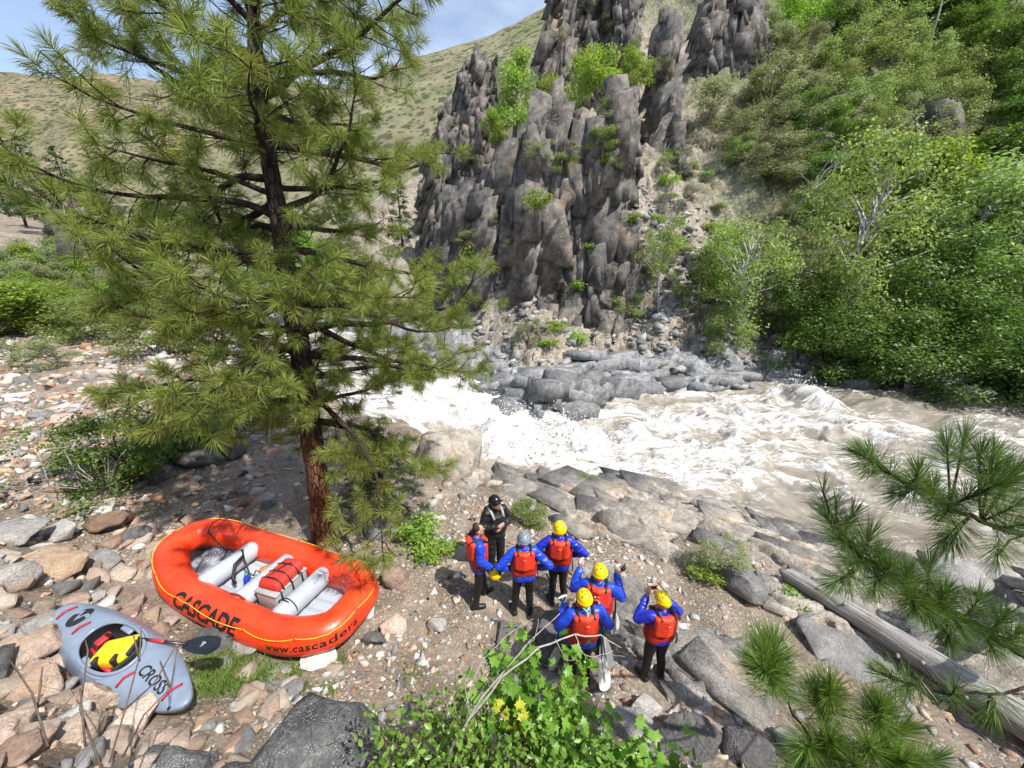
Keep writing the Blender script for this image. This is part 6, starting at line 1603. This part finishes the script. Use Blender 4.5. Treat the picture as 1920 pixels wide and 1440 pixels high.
st_ = MB().rbox((.12, 0, .14), (.3, .3, .1), .04).rbox((.3, 0, .26), (.05, .3, .18), .02).build('seat', M['kayak_in'], kay)
MB().tube([(-.3, -.1, .3), (-.12, -.12, .29), (.05, -.16, .28), (.25, -.15, .3)], .022, 6).rbox((-.3, .02, .31), (.1, .16, .05), .015).build('seat_strap', M['red'], kay)
def kpt(x, y, z): return kay.matrix_basis @ Vector((x, y, z)) if False else (kay.location + kay.rotation_euler.to_matrix() @ Vector((x, y, z)))
yb_ = empty('dry_bag', kpt(.08, 0, .24), 0, 'yellow dry bag with black trim stuffed into the kayak cockpit', 'bag'); yb_.rotation_euler = (kay.rotation_euler.to_matrix() @ Matrix.Rotation(R(28), 3, 'Z')).to_euler()
ob = MB().rbox((0, 0, .07), (.4, .3, .22), .07, seg=4).build('bag_body', M['yellow_bag'], yb_); c = np.array([q.co[:] for q in ob.data.vertices]); c += (fbm(c[:, 0] * 8, c[:, 1] * 8, c[:, 2] * 8, 6, 3) * .025)[:, None] * np.sign(c); ob.data.vertices.foreach_set('co', c.astype(np.float32).ravel())
MB().rbox((-.1, -.13, .12), (.05, .09, .16), .02).rbox((.11, -.13, .12), (.05, .1, .16), .02).rbox((.2, .02, .08), (.05, .22, .16), .02).build('bag_trim', M['black'], yb_)
MB().rbox((0, .0, .183), (.05, .03, .004), .001).build('bag_badge', M['ink'], yb_)
pd = empty('paddle', kpt(.36, .23, .38), 0, 'black kayak paddle with a red shaft band poking out of the cockpit', 'paddle'); pd.rotation_euler = (kay.rotation_euler.to_matrix() @ Matrix.Rotation(R(16), 3, 'Z') @ Matrix.Rotation(R(3), 3, 'Y')).to_euler()
MB().tube([(-.62, 0, -.02), (.5, 0, 0)], .0155, 10).build('shaft', M['carbon'], pd); MB().tube([(.0, 0, -.008), (.2, 0, -.004)], .019, 10).build('shaft_band', M['red'], pd)
def blade(n=14, L=.46, W=.105, x0=.46, curv=.03, mat=None, parent=None, th_=.008, name='blade'):
    mb = MB(); V = []; m = 9
    for i in range(n + 1):
        t = i / n; w_ = W * (math.sin(math.pi * min(1, .08 + t * .62)) ** .8) * (1 if t < .86 else math.sqrt(max(.02, 1 - ((t - .86) / .145) ** 2)))
        for k in range(m): y = w_ * (2 * k / (m - 1) - 1); V.append((x0 + L * t, y + .02 * t, curv * math.sin(t * 2.5) - .01 + .02 * abs(y) / W))
    V = np.array(V); n1 = len(V); F = [(i * m + k, i * m + k + 1, (i + 1) * m + k + 1, (i + 1) * m + k) for i in range(n) for k in range(m - 1)]
    V2 = V - np.array([0, 0, th_]); bd = [k for k in range(m)] + [i * m + m - 1 for i in range(1, n + 1)] + [n * m + k for k in range(m - 2, -1, -1)] + [i * m for i in range(n - 1, 0, -1)]
    F2 = [tuple(n1 + j for j in q[::-1]) for q in F]; F3 = [(bd[j], n1 + bd[j], n1 + bd[(j + 1) % len(bd)], bd[(j + 1) % len(bd)]) for j in range(len(bd))]
    return mb.add(np.concatenate([V, V2]), F + F2 + F3).build(name, mat, parent, True, 40)
bl_ = blade(mat=M['carbon'], parent=pd, curv=.02)
v, f = text_mesh('JP', .07, .01, 0, .1); mesh('lettering', np.stack([.72 - v[:, 1] * .3 + v[:, 0] * .95, .02 + v[:, 1] * .95, np.full(len(v), .0)], 1) + np.array([0, 0, .022]), f, plain('pale_print', (.4, .42, .45), .5), bl_)
MB().ball((-.62, 0, -.02), .02, 8, 6).build('shaft_end', M['carbon'], pd)

# ------------------------------------------------------------------ fallen logs
def log(p0, p1, r0, r1, label, seed, stubs=10):
    p0, p1 = np.array(p0, float), np.array(p1, float); L = np.linalg.norm(p1 - p0); rg = np.random.default_rng(seed)
    n = int(L / .05); mb = MB(); mb.tube([(L * i / n, .03 * math.sin(i * .05), .02 * math.sin(i * .033)) for i in range(n + 1)], [(r0 + (r1 - r0) * i / n) for i in range(n + 1)], 30)
    V = np.concatenate(mb.V); a = np.arctan2(V[:, 2], V[:, 1]); k = 1 + .05 * fbm(V[:, 0] * .9, a * 2, seed=seed, octv=4) + .035 * fbm(V[:, 0] * .4, np.cos(a) * 9, np.sin(a) * 9, seed + 1, 2); V[:, 1:] *= k[:, None]
    V[:, 0] += np.where(V[:, 0] < .01, fbm(V[:, 1] * 9, V[:, 2] * 9, seed=seed, octv=3) * .12, 0); mb.V = [V]
    o = empty('log', tuple(p0), 0, label, 'log'); o.rotation_euler = Vector(p1 - p0).to_track_quat('X', 'Z').to_euler()
    mb.build('trunk', M['log'], o)
    for q in range(stubs):
        x = rg.uniform(.06, .96) * L; an = rg.uniform(-.4, 3.5); r = r0 + (r1 - r0) * x / L; d = np.array([.25, math.cos(an), math.sin(an)])
        b = np.array([x, 0, 0]) + d * np.array([0, 1, 1]) * r * .9; MB().tube([b, b + d * rg.uniform(.03, .07)], [.03, .017], 8).build('branch_stub', M['log'], o)
    return o
a = at_ground(1466, 1088); b = at_ground(1925, 1392); dl = (b - a); b2 = a + dl * 1.5
log(a + [0, 0, .2], b2 + [0, 0, .24], .135, .25, 'grey weathered fallen log running down to the lower corner', 4)
a = at_ground(1690, 1048); b = at_ground(1880, 1105); log(a + [0, 0, .22], b + (b - a) * .6 + [0, 0, .24], .075, .12, 'thin bleached fallen trunk at the water beyond the big log', 6, 4)
# ------------------------------------------------------------------ people
M['skin'] = plain('skin', (.5, .27, .19), .55, .1, .001, 30); M['hair'] = plain('dark_hair', (.035, .022, .016), .8, .3, .004, 90); M['beard'] = plain('brown_beard', (.12, .06, .035), .85, .3, .004, 120)
M['jacket'] = plain('blue_nylon', (.012, .06, .56), .42, .16, .006, 9); M['jacket2'] = plain('deep_blue_nylon', (.014, .028, .42), .42, .16, .006, 9)
M['neoprene'] = plain('black_neoprene', (.008, .008, .009), .6, .25, .003, 12); M['boot'] = plain('black_boot', (.01, .01, .011), .45, .3, .002, 20); M['dry_suit'] = plain('black_dry_suit', (.011, .011, .013), .5, .3, .005, 12)
M['vest'] = plain('orange_red_vest', (.83, .05, .018), .55, .12, .003, 16); M['vest_dark'] = plain('dark_red_vest', (.42, .016, .008), .6, .15, .003, 16); M['vest_black'] = plain('black_vest', (.013, .013, .014), .65, .3, .003, 20)
M['helmet_yellow'] = plain('yellow_helmet', (.86, .6, .006), .22, .05, 0, 8); M['helmet_grey'] = plain('grey_blue_helmet', (.2, .25, .3), .3, .08, 0, 8); M['helmet_black'] = plain('black_helmet', (.009, .009, .011), .15, .1, 0, 8)
M['strap_grey'] = plain('grey_strap', (.33, .33, .29), .6); M['white_plastic'] = plain('white_plastic', (.72, .72, .7), .3, .06); M['grey_plastic'] = plain('grey_blade', (.42, .43, .44), .35, .08); M['shaft_blue'] = plain('blue_shaft', (.02, .13, .3), .35); M['lime'] = plain('lime_tag', (.45, .8, .05), .5); M['orange_case'] = plain('orange_case', (.75, .13, .03), .4); M['eye'] = plain('dark_eye', (.015, .012, .01), .2); M['label_grey'] = plain('faded_print', (.72, .3, .22), .6)

def grown(name, caps, mat, parent, voxel=.012, smooth=6, extra=None, wrinkle=0.0):
    """one continuous surface grown round a set of tapering limbs: caps = (a, b, ra, rb)"""
    mb = MB()
    for a, b, ra, rb in caps:
        a, b = np.array(a, float), np.array(b, float); d = b - a; L = np.linalg.norm(d)
        if L < 1e-4: mb.ball(a, ra, 14, 10); continue
        d = d / L; P, rr = [], []
        for t in np.linspace(-1, 0, 6)[:-1]: P.append(a + d * ra * t); rr.append(ra * math.sqrt(max(.0004, 1 - t * t)))
        for t in np.linspace(0, 1, 5): P.append(a + d * L * t); rr.append(ra + (rb - ra) * t)
        for t in np.linspace(0, 1, 6)[1:]: P.append(b + d * rb * t); rr.append(rb * math.sqrt(max(.0004, 1 - t * t)))
        mb.tube(P, rr, 14)
    for e in (extra or []): mb.ball(e[0], e[1], 16, 12, e[2] if len(e) > 2 else None)
    o = mb.build(name, mat, None, True)
    m = o.modifiers.new('r', 'REMESH'); m.mode = 'VOXEL'; m.voxel_size = voxel
    if smooth: q = o.modifiers.new('s', 'SMOOTH'); q.iterations = smooth; q.factor = .5
    dg = bpy.context.evaluated_depsgraph_get(); me = bpy.data.meshes.new_from_object(o.evaluated_get(dg)); old = o.data; o.modifiers.clear(); o.data = me; bpy.data.meshes.remove(old)
    o.name = name; me.name = name
    if wrinkle:
        n = len(me.vertices); c = np.zeros(n * 3, dtype=np.float32); me.vertices.foreach_get('co', c); c = c.reshape(-1, 3); nn = np.zeros(n * 3, dtype=np.float32); me.vertex_normals.foreach_get('vector', nn)
        w = 1 - np.abs(fbm(c[:, 0] * 7, c[:, 1] * 7, c[:, 2] * 12, 17, 3)) * 2; c = c + nn.reshape(-1, 3) * (w * wrinkle)[:, None]; me.vertices.foreach_set('co', c.astype(np.float32).ravel())
    me.polygons.foreach_set('use_smooth', np.ones(len(me.polygons), dtype=bool))
    o.parent = parent; return o

def hand(w, d, up, side, curl=.5, sp=.02):
    """palm, four bent fingers of unequal length and a thumb: w wrist, d along the hand, up = back of the hand, side = towards the thumb"""
    w, d, up = np.array(w, float), np.array(d, float), np.array(up, float); d /= np.linalg.norm(d); up = up - d * up.dot(d); up /= np.linalg.norm(up); s = np.cross(d, up) * side
    C = [(w, w + d * .05 + s * .018, .024, .022), (w, w + d * .055 - s * .018, .024, .02), (w + d * .07 + s * .028, w + d * .075 - s * .03, .016, .014)]
    for k, ln in enumerate((.066, .076, .07, .055)):
        b = w + d * .08 + s * (.03 - sp * k); a1, a2 = curl * .8, curl * 1.7
        j = b + (d * math.cos(a1) - up * math.sin(a1)) * ln * .5; t = j + (d * math.cos(a2) - up * math.sin(a2)) * ln * .55
        C += [(b, j, .0095, .009), (j, t, .009, .0075)]
    b = w + d * .03 + s * .03; j = b + (d * .6 + s * .8 - up * .25) * .038; t = j + (d * .85 + s * .3 - up * .45 * (1 + curl)) * .032
    return C + [(b, j, .012, .011), (j, t, .011, .009)]

def person(label, loc, yaw, h=1.75, wide=1.0, arms=None, hands=None, legs=None, lean=(0, 0), head_turn=0.0, head_nod=0.0, helmet=None, jacket='jacket', guide=False, bearded=False, lime=False, hem=.82):
    k = h / 1.75 * .945; p = empty('person', loc, yaw, label, 'person'); p.scale = (k, k, k)
    J = dict(pel=(0, 0, .95), waist=(0, .0, 1.1), chest=(0, .0, 1.28), neck=(0, -.005, 1.46), hd=(0, .025, 1.6))
    for q in J: J[q] = np.array(J[q]) + np.array([lean[0], lean[1], 0]) * (J[q][2] - .9)
    sh = {s: J['chest'] + np.array([s * .175 * wide, -.01, .13]) for s in (-1, 1)}
    A = {-1: ((-.27, -.03, 1.16), (-.26, .06, .92)), 1: ((.27, -.03, 1.16), (.26, .06, .92))}; A.update(arms or {})
    Lg = {-1: ((-.1, .03, .5), (-.12, -.01, .085), .25), 1: ((.1, .03, .5), (.12, -.01, .085), -.25)}; Lg.update(legs or {})
    hip = {s: np.array([s * .09 * wide, 0, .92]) for s in (-1, 1)}
    gap = float(p.location.z)
    # body
    B = [(J['pel'] - [.06, 0, 0], J['pel'] + [.06, 0, 0], .11, .11), (J['pel'], J['waist'], .12, .115), (J['waist'], J['chest'], .115, .13), (J['chest'] - [.08, 0, 0], J['chest'] + [.08, 0, 0], .11, .11), (sh[-1], sh[1], .055, .055), (J['chest'], J['neck'], .09, .055), (J['neck'], J['hd'], .056, .055)]
    Rh = Matrix.Rotation(head_turn, 3, 'Z') @ Matrix.Rotation(-head_nod, 3, 'X')
    Hh = lambda v: J['hd'] + np.array(Rh @ Vector(v))
    RM = np.array(Rh)
    E = [(Hh((0, 0, .045)), (.076, .095, .1), RM), (Hh((0, .025, -.03)), (.06, .072, .075), RM), (Hh((0, .1, .005)), (.013, .024, .02), RM), (Hh((0, .09, .03)), (.012, .012, .025), RM), (Hh((.078, -.005, .015)), (.012, .02, .032), RM), (Hh((-.078, -.005, .015)), (.012, .02, .032), RM), (Hh((0, .083, -.042)), (.026, .014, .008), RM), (Hh((0, .075, -.085)), (.024, .02, .018), RM)]
    ARM, HND = [], []
    for s in (-1, 1):
        el, wr = (np.array(q, float) for q in A[s][:2]); ARM += [(sh[s], el, .052, .043), (el, wr, .042, .03)]
        d = wr - el; hd_ = (hands or {}).get(s, {}); HND += hand(wr, hd_.get('d', d), hd_.get('up', (s * 1.0, .3, .2)), hd_.get('side', 1) * (1 if s > 0 else -1), hd_.get('curl', .5))
    LEG, FT = [], []
    for s in (-1, 1):
        kn, an, toe = np.array(Lg[s][0], float), np.array(Lg[s][1], float), Lg[s][2]
        LEG += [(hip[s], kn, .086 * (.5 + .5 * wide), .06), (kn, kn * .62 + an * .38 + np.array([0, -.012, 0]), .058, .055), (kn * .62 + an * .38 + np.array([0, -.012, 0]), an, .053, .038)]
        fd = np.array([math.sin(-toe), math.cos(toe), 0]); FT += [(an + fd * -.04 - [0, 0, an[2] - .045], an + fd * .14 - [0, 0, an[2] - .04], .042, .036), (an + fd * .06 - [0, 0, an[2] - .045], an + fd * .15 - [0, 0, an[2] - .036], .042, .034), (an, an - [0, 0, an[2] - .05], .038, .042)]
    grown('body', B + ARM + LEG + FT + HND, M['skin'], p, .0085, 3, E)
    # clothes
    g = lambda caps, r, taper=1.0: [(a, b, ra + r, rb + r) for a, b, ra, rb in caps]
    jm = M['dry_suit'] if guide else M[jacket]
    hips = [(np.array([-.07 * wide, 0, hem + .08]) , np.array([.07 * wide, 0, hem + .08]), .135, .135), (np.array([-.06 * wide, 0, hem + .16]), np.array([.06 * wide, 0, hem + .16]), .13, .13)]
    slv = []
    for s in (-1, 1):
        el, wr = (np.array(q, float) for q in A[s][:2]); slv += [(sh[s], el, .073, .062), (el, el * .25 + wr * .75, .06, .05), (el * .25 + wr * .75, el * .06 + wr * .94, .05, .042)]
    tor = [(J['pel'], J['waist'], .135, .128), (J['waist'], J['chest'], .128, .145), (J['chest'] - [.085 * wide, 0, 0], J['chest'] + [.085 * wide, 0, 0], .125, .125), (sh[-1], sh[1], .075, .075), (J['chest'] + [0, 0, .1], J['neck'] - [0, 0, .01], .1, .07)]
    if wide > 1.03: tor += [(np.array([-.06 * wide, .02, 1.0]), np.array([.06 * wide, .02, 1.0]), .14 * wide, .14 * wide)]
    grown('dry_top' if guide else 'jacket', tor + slv + hips, jm, p, .0115, 3, None, .016)
    cuf = []
    for s in (-1, 1): el, wr = (np.array(q, float) for q in A[s][:2]); grown('cuff', [(el * .1 + wr * .9, el * .02 + wr * .98, .038, .036)], M['vest_black'], p, .01, 2)
    grown('trousers', [(J['pel'] - [.07 * wide, 0, .04], J['pel'] + [.07 * wide, 0, -.04], .115, .115)] + g(LEG, .012 if not guide else .022), M['neoprene'] if not guide else M['dry_suit'], p, .0115, 4, None, .005 if not guide else .012)
    for s in (-1, 1):
        i = 0 if s < 0 else 3; kn, an = np.array(Lg[s][0], float), np.array(Lg[s][1], float)
        grown('boot', g(FT[i:i + 3], .012) + [(an * .75 + kn * .25, an, .06, .054)], M['boot'], p, .011, 3)
    # buoyancy vest
    vm, vd = (M['vest_black'], M['vest_black']) if guide else (M['vest'], M['vest_dark'])
    ln = np.array([lean[0], lean[1], 0]); off = lambda z: ln * (z - .9)
    w_ = wide
    def pad(name, y0, z0, z1, hw0, hw1, th, mat):
        caps = []
        for z in np.linspace(z0, z1, 6):
            hw = hw0 + (hw1 - hw0) * (z - z0) / (z1 - z0)
            caps.append((np.array([-hw * w_, y0 + .35 * hw * (1 if y0 < 0 else -1), z]) + off(z), np.array([0, y0, z]) + off(z), th, th)); caps.append((np.array([0, y0, z]) + off(z), np.array([hw * w_, y0 + .35 * hw * (1 if y0 < 0 else -1), z]) + off(z), th, th))
        return grown(name, caps, mat, p, .012, 5)
    v_ = grown('life_vest', [(np.array([-.1 * w_, 0, z]) + off(z), np.array([.1 * w_, 0, z]) + off(z), .148, .148) for z in (1.02, 1.1, 1.18)], vd, p, .014, 5, None, .004)
    bp = pad('back_panel', -.15, 1.17, 1.43, .118, .125, .058, vm); bp.parent = v_
    fp_ = pad('front_panel', .15, 1.12, 1.36, .1, .1, .05, vm); fp_.parent = v_
    if not guide:
        q = np.array([0, -.217, 1.385]) + off(1.38); MB().rbox(q, (.055, .006, .01), .002).build('vest_print', M['label_grey'], v_)
    sm = M['strap_grey'] if guide else M['black']
    for s in (-1, 1):
        mb = MB(); Pq = [np.array([s * .1, -.165, 1.44]), np.array([s * .112, -.1, 1.485]), np.array([s * .115, 0, 1.49]), np.array([s * .11, .1, 1.45]), np.array([s * .1, .175, 1.36])]
        mb.tube([q + off(q[2]) for q in Pq], .026, 8); mb.build('shoulder_strap', sm, v_)
    MB().tube([np.array([.24 * w_, -.06, 1.02]), np.array([.25 * w_, -.075, .9]), np.array([.245 * w_, -.07, .82])], .012, 6).build('waist_strap', M['strap_grey'] if guide else M['black'], v_)
    # head
    for s in (-1, 1): MB().ball(Hh((s * .03, .09, .02)), (.011, .008, .009), 8, 6, RM).build('eye', M['eye'], p)
    if bearded or guide:
        grown('beard', [(Hh((-.052, .05, -.05)), Hh((0, .085, -.085)), .026, .028), (Hh((.052, .05, -.05)), Hh((0, .085, -.085)), .026, .028), (Hh((-.03, .092, -.03)), Hh((.03, .092, -.03)), .009, .009)], M['beard'], p, .007, 2)
    if guide: MB().tube([Hh((-.075, .06, .025)), Hh((-.04, .105, .025)), Hh((0, .112, .028)), Hh((.04, .105, .025)), Hh((.075, .06, .025))], .017, 8).build('sunglasses', M['ink'], p)
    if helmet:
        hm = M['helmet_' + helmet]; o = MB().ball(Hh((0, -.008, .05)), (.112, .135, .125), 28, 14, np.array(Rh @ Matrix.Rotation(R(8), 3, 'X')), -.42).build('helmet', hm, p)
        rr = np.array(Rh @ Matrix.Rotation(R(8), 3, 'X')); cz = Hh((0, -.008, .05))
        MB().tube([cz + rr @ np.array([.115 * math.cos(a), .138 * math.sin(a), .006]) for a in np.linspace(0, 6.283, 33)], .0055, 6, False).build('helmet_rim', hm, o)
        for x, y in ((-.035, .0), (.035, .0), (0, -.045), (-.05, -.06), (.05, -.06)):
            z = .125 * math.sqrt(max(0, 1 - (x / .112) ** 2 - (y / .135) ** 2)); MB().ball(cz + rr @ np.array([x, y, z - .002]), (.008, .02, .006), 10, 6, rr).build('helmet_vent', M['ink'], o)
        if guide: MB().tube([cz + rr @ np.array([.1 * math.cos(a), .125 + .04 * math.sin(a), .0 + .01]) for a in np.linspace(.2, 2.94, 14)], .012, 6).build('helmet_peak', hm, o)
    else:
        grown('hair', [(Hh((-.03, -.03, .085)), Hh((.03, -.03, .085)), .062, .062), (Hh((0, -.055, .03)), Hh((0, -.05, -.03)), .06, .045), (Hh((0, .02, .115)), Hh((0, .055, .105)), .035, .026)], M['hair'], p, .009, 3)
    if lime:
        MB().tube([Hh((-.05, -.11, -.02)), Hh((0, -.135, -.06)), Hh((.05, -.11, -.02))], .009, 6).rbox(Hh((.012, -.15, -.115)), (.035, .012, .1), .004).build('lime_strap', M['lime'], p)
    return p

def spot(x, y): return (x, y, float(gz(x, y)) - .005)
def foot_z(x, y): return float(np.mean([gz(x - .12, y), gz(x + .12, y), gz(x, y)]))
def stand(x, y): return (x, y, foot_z(x, y) - .004)
akimbo = {-1: ((-.44, -.1, 1.16), (-.24, .05, .98)), 1: ((.44, -.1, 1.16), (.24, .05, .98))}
akh = {-1: dict(d=(.75, .45, -.45), up=(-.4, .2, .8), curl=.7), 1: dict(d=(-.75, .45, -.45), up=(.4, .2, .8), curl=.7)}
person('guide all in black with black helmet and sunglasses, arms folded, facing the group', stand(-.33, 6.0), R(-150), 1.83, 1.02,
       arms={-1: ((-.3, .04, 1.16), (-.02, .22, 1.16)), 1: ((.31, .04, 1.17), (.06, .24, 1.23))}, hands={-1: dict(d=(.9, .1, .1), up=(0, 1, .2), curl=.4), 1: dict(d=(-.9, .05, .15), up=(0, 1, .2), curl=.4)}, helmet='black', guide=True, head_turn=R(12), head_nod=-.2, hem=.86)
person('bareheaded bearded man in blue jacket seen from the side, helmet in his hand', stand(-.6, 5.24), R(-68), 1.8, 1.08,
       arms={1: ((.27, -.03, 1.17), (.25, .17, .96)), -1: ((-.27, -.02, 1.17), (-.2, .16, .98))}, hands={1: dict(d=(0, .3, -.95), up=(1, .1, .1), curl=.75), -1: dict(d=(.3, .3, -.8), up=(-1, .1, .1), curl=.5)},
       legs={-1: ((-.1, .1, .5), (-.12, .16, .085), .2), 1: ((.1, -.02, .5), (.12, -.1, .085), -.25)}, bearded=True, head_turn=R(-4))
person('man in grey helmet and blue jacket seen from behind, hands on hips', stand(.2, 5.06), R(3), 1.78, 1.0, arms=akimbo, hands=akh, legs={-1: ((-.13, .03, .5), (-.17, -.01, .085), .3), 1: ((.11, .03, .5), (.12, -.01, .085), -.2)}, helmet='grey')
person('standing paddler in yellow helmet beside the grey helmeted man, elbows out', stand(.82, 5.28), R(-4), 1.8, 1.02, jacket='jacket2', arms={-1: ((-.44, -.06, 1.2), (-.25, .1, 1.0)), 1: ((.45, -.06, 1.2), (.25, .1, 1.02))}, hands=akh, legs={-1: ((-.08, .03, .5), (-.1, -.05, .085), .4), 1: ((.1, .04, .5), (.13, .06, .085), -.35)}, helmet='yellow')
person('yellow helmeted paddler half hidden behind the front one, both hands raised on paddle grips', stand(1.29, 4.33), R(-14), 1.76, 1.05, arms={-1: ((-.4, .02, 1.22), (-.3, .22, 1.47)), 1: ((.36, .06, 1.2), (.27, .24, 1.46))}, hands={-1: dict(d=(.1, .15, .9), up=(-.3, -.9, .1), curl=.9), 1: dict(d=(-.1, .15, .9), up=(.3, -.9, .1), curl=.9)}, helmet='yellow', head_nod=.1)
person('front paddler in yellow helmet with a lime strap tag, holding paddles by the maple', stand(.99, 3.9), R(6), 1.76, 1.05, arms={-1: ((-.38, -.02, 1.2), (-.2, .24, 1.3)), 1: ((.39, -.03, 1.16), (.32, .2, 1.26))}, hands={-1: dict(d=(.5, .3, .6), up=(-.6, .2, .4), curl=.9), 1: dict(d=(-.2, .4, .5), up=(.7, .2, .4), curl=.9)}, helmet='yellow', lime=True, head_nod=.12)
person('yellow helmeted paddler standing apart on the slope, holding an orange phone to the face', stand(2.08, 3.91), R(10), 1.66, 1.1, jacket='jacket2', arms={-1: ((-.37, .08, 1.27), (-.13, .25, 1.52)), 1: ((.36, .1, 1.26), (.12, .27, 1.5))}, hands={-1: dict(d=(.2, .15, .9), up=(-.6, -.4, .4), curl=.6), 1: dict(d=(-.2, .15, .9), up=(.6, -.4, .4), curl=.6)}, helmet='yellow', head_nod=.28, hem=.9,
       legs={-1: ((-.11, .03, .5), (-.14, .02, .085), .3), 1: ((.11, .03, .5), (.14, -.02, .085), -.25)})
bpy.context.view_layer.update()
def local(pr, v): return pr.matrix_world @ Vector(v)
PPL = [o for o in SC.objects if o.name.startswith('person')]
# things held
hl_ = empty('helmet', local(PPL[1], (.27, .24, .83)), R(-60), 'yellow helmet hanging from the hand of the bearded man', 'helmet'); hl_.scale = (.945,) * 3; hl_.rotation_euler = (R(115), 0, R(-50))
o = MB().ball((0, 0, 0), (.112, .135, .125), 26, 14, None, -.3).build('shell', M['helmet_yellow'], hl_); MB().ball((0, 0, -.03), (.098, .12, .08), 20, 8).build('liner', M['ink'], hl_)
for x, y in ((-.035, .02), (.035, .02), (0, -.04)): MB().ball((x, y, .125 * math.sqrt(1 - (x / .112) ** 2 - (y / .135) ** 2)), (.008, .02, .006), 10, 6).build('vent', M['ink'], hl_)
MB().tube([(-.1, 0, -.03), (-.06, .02, -.14), (0, .03, -.17), (.06, .02, -.14), (.1, 0, -.03)], .008, 6).build('chin_strap', M['black'], hl_)
ph_ = empty('phone', local(PPL[6], (.0, .31, 1.6)), R(10), 'orange cased phone held up by the paddler standing apart', 'phone'); MB().rbox((0, 0, 0), (.15, .014, .078), .006).build('case', M['orange_case'], ph_); MB().rbox((0, -.0085, 0), (.135, .003, .068), .001).build('screen', M['ink'], ph_)
def paddle(top, foot, label, bmat, twist):
    top, foot = Vector(top), Vector(foot); d = (foot - top); L = d.length
    e = empty('paddle', tuple(top), 0, label, 'paddle'); e.rotation_euler = (d.to_track_quat('X', 'Z').to_matrix() @ Matrix.Rotation(twist, 3, 'X')).to_euler()
    MB().tube([(0, 0, 0), (L - .42, 0, 0)], .016, 10).build('shaft', M['shaft_blue'], e)
    MB().tube([(-.005, -.055, .0), (-.012, 0, 0), (-.005, .055, .0)], [.013, .019, .013], 10).ball((-.004, -.058, 0), .016, 8, 6).ball((-.004, .058, 0), .016, 8, 6).build('grip', M['white_plastic'], e)
    b = blade(L=.47, W=.1, x0=L - .47, curv=.0, mat=bmat, parent=e); MB().tube([(L - .47, .0, .006), (L - .12, .015, .004)], [.015, .006], 8).build('rib', bmat, b); return e
def gpt(x, y, z): return (x, y, float(gz(x, y)) + z)
h6 = local(PPL[5], (.31, .27, 1.37))
paddle(h6, gpt(1.3, 3.64, .12), 'raft paddle with white blade hanging in front at the right hand of the front paddler', M['white_plastic'], R(-15))
paddle(Vector(h6) + Vector((.05, .06, .0)), gpt(1.4, 3.95, .14), 'raft paddle with grey blade just behind the white one', M['grey_plastic'], R(25))
paddle(local(PPL[5], (-.24, .31, 1.38)), gpt(.66, 4.15, .03), 'raft paddle at the left shoulder of the front paddler', M['white_plastic'], R(80))
paddle(local(PPL[4], (-.3, .27, 1.57)), gpt(1.02, 4.62, .03), 'raft paddle under the left hand of the half hidden paddler', M['white_plastic'], R(60))
paddle(local(PPL[4], (.27, .29, 1.56)), gpt(1.7, 4.6, .03), 'raft paddle under the right hand of the half hidden paddler', M['white_plastic'], R(90))
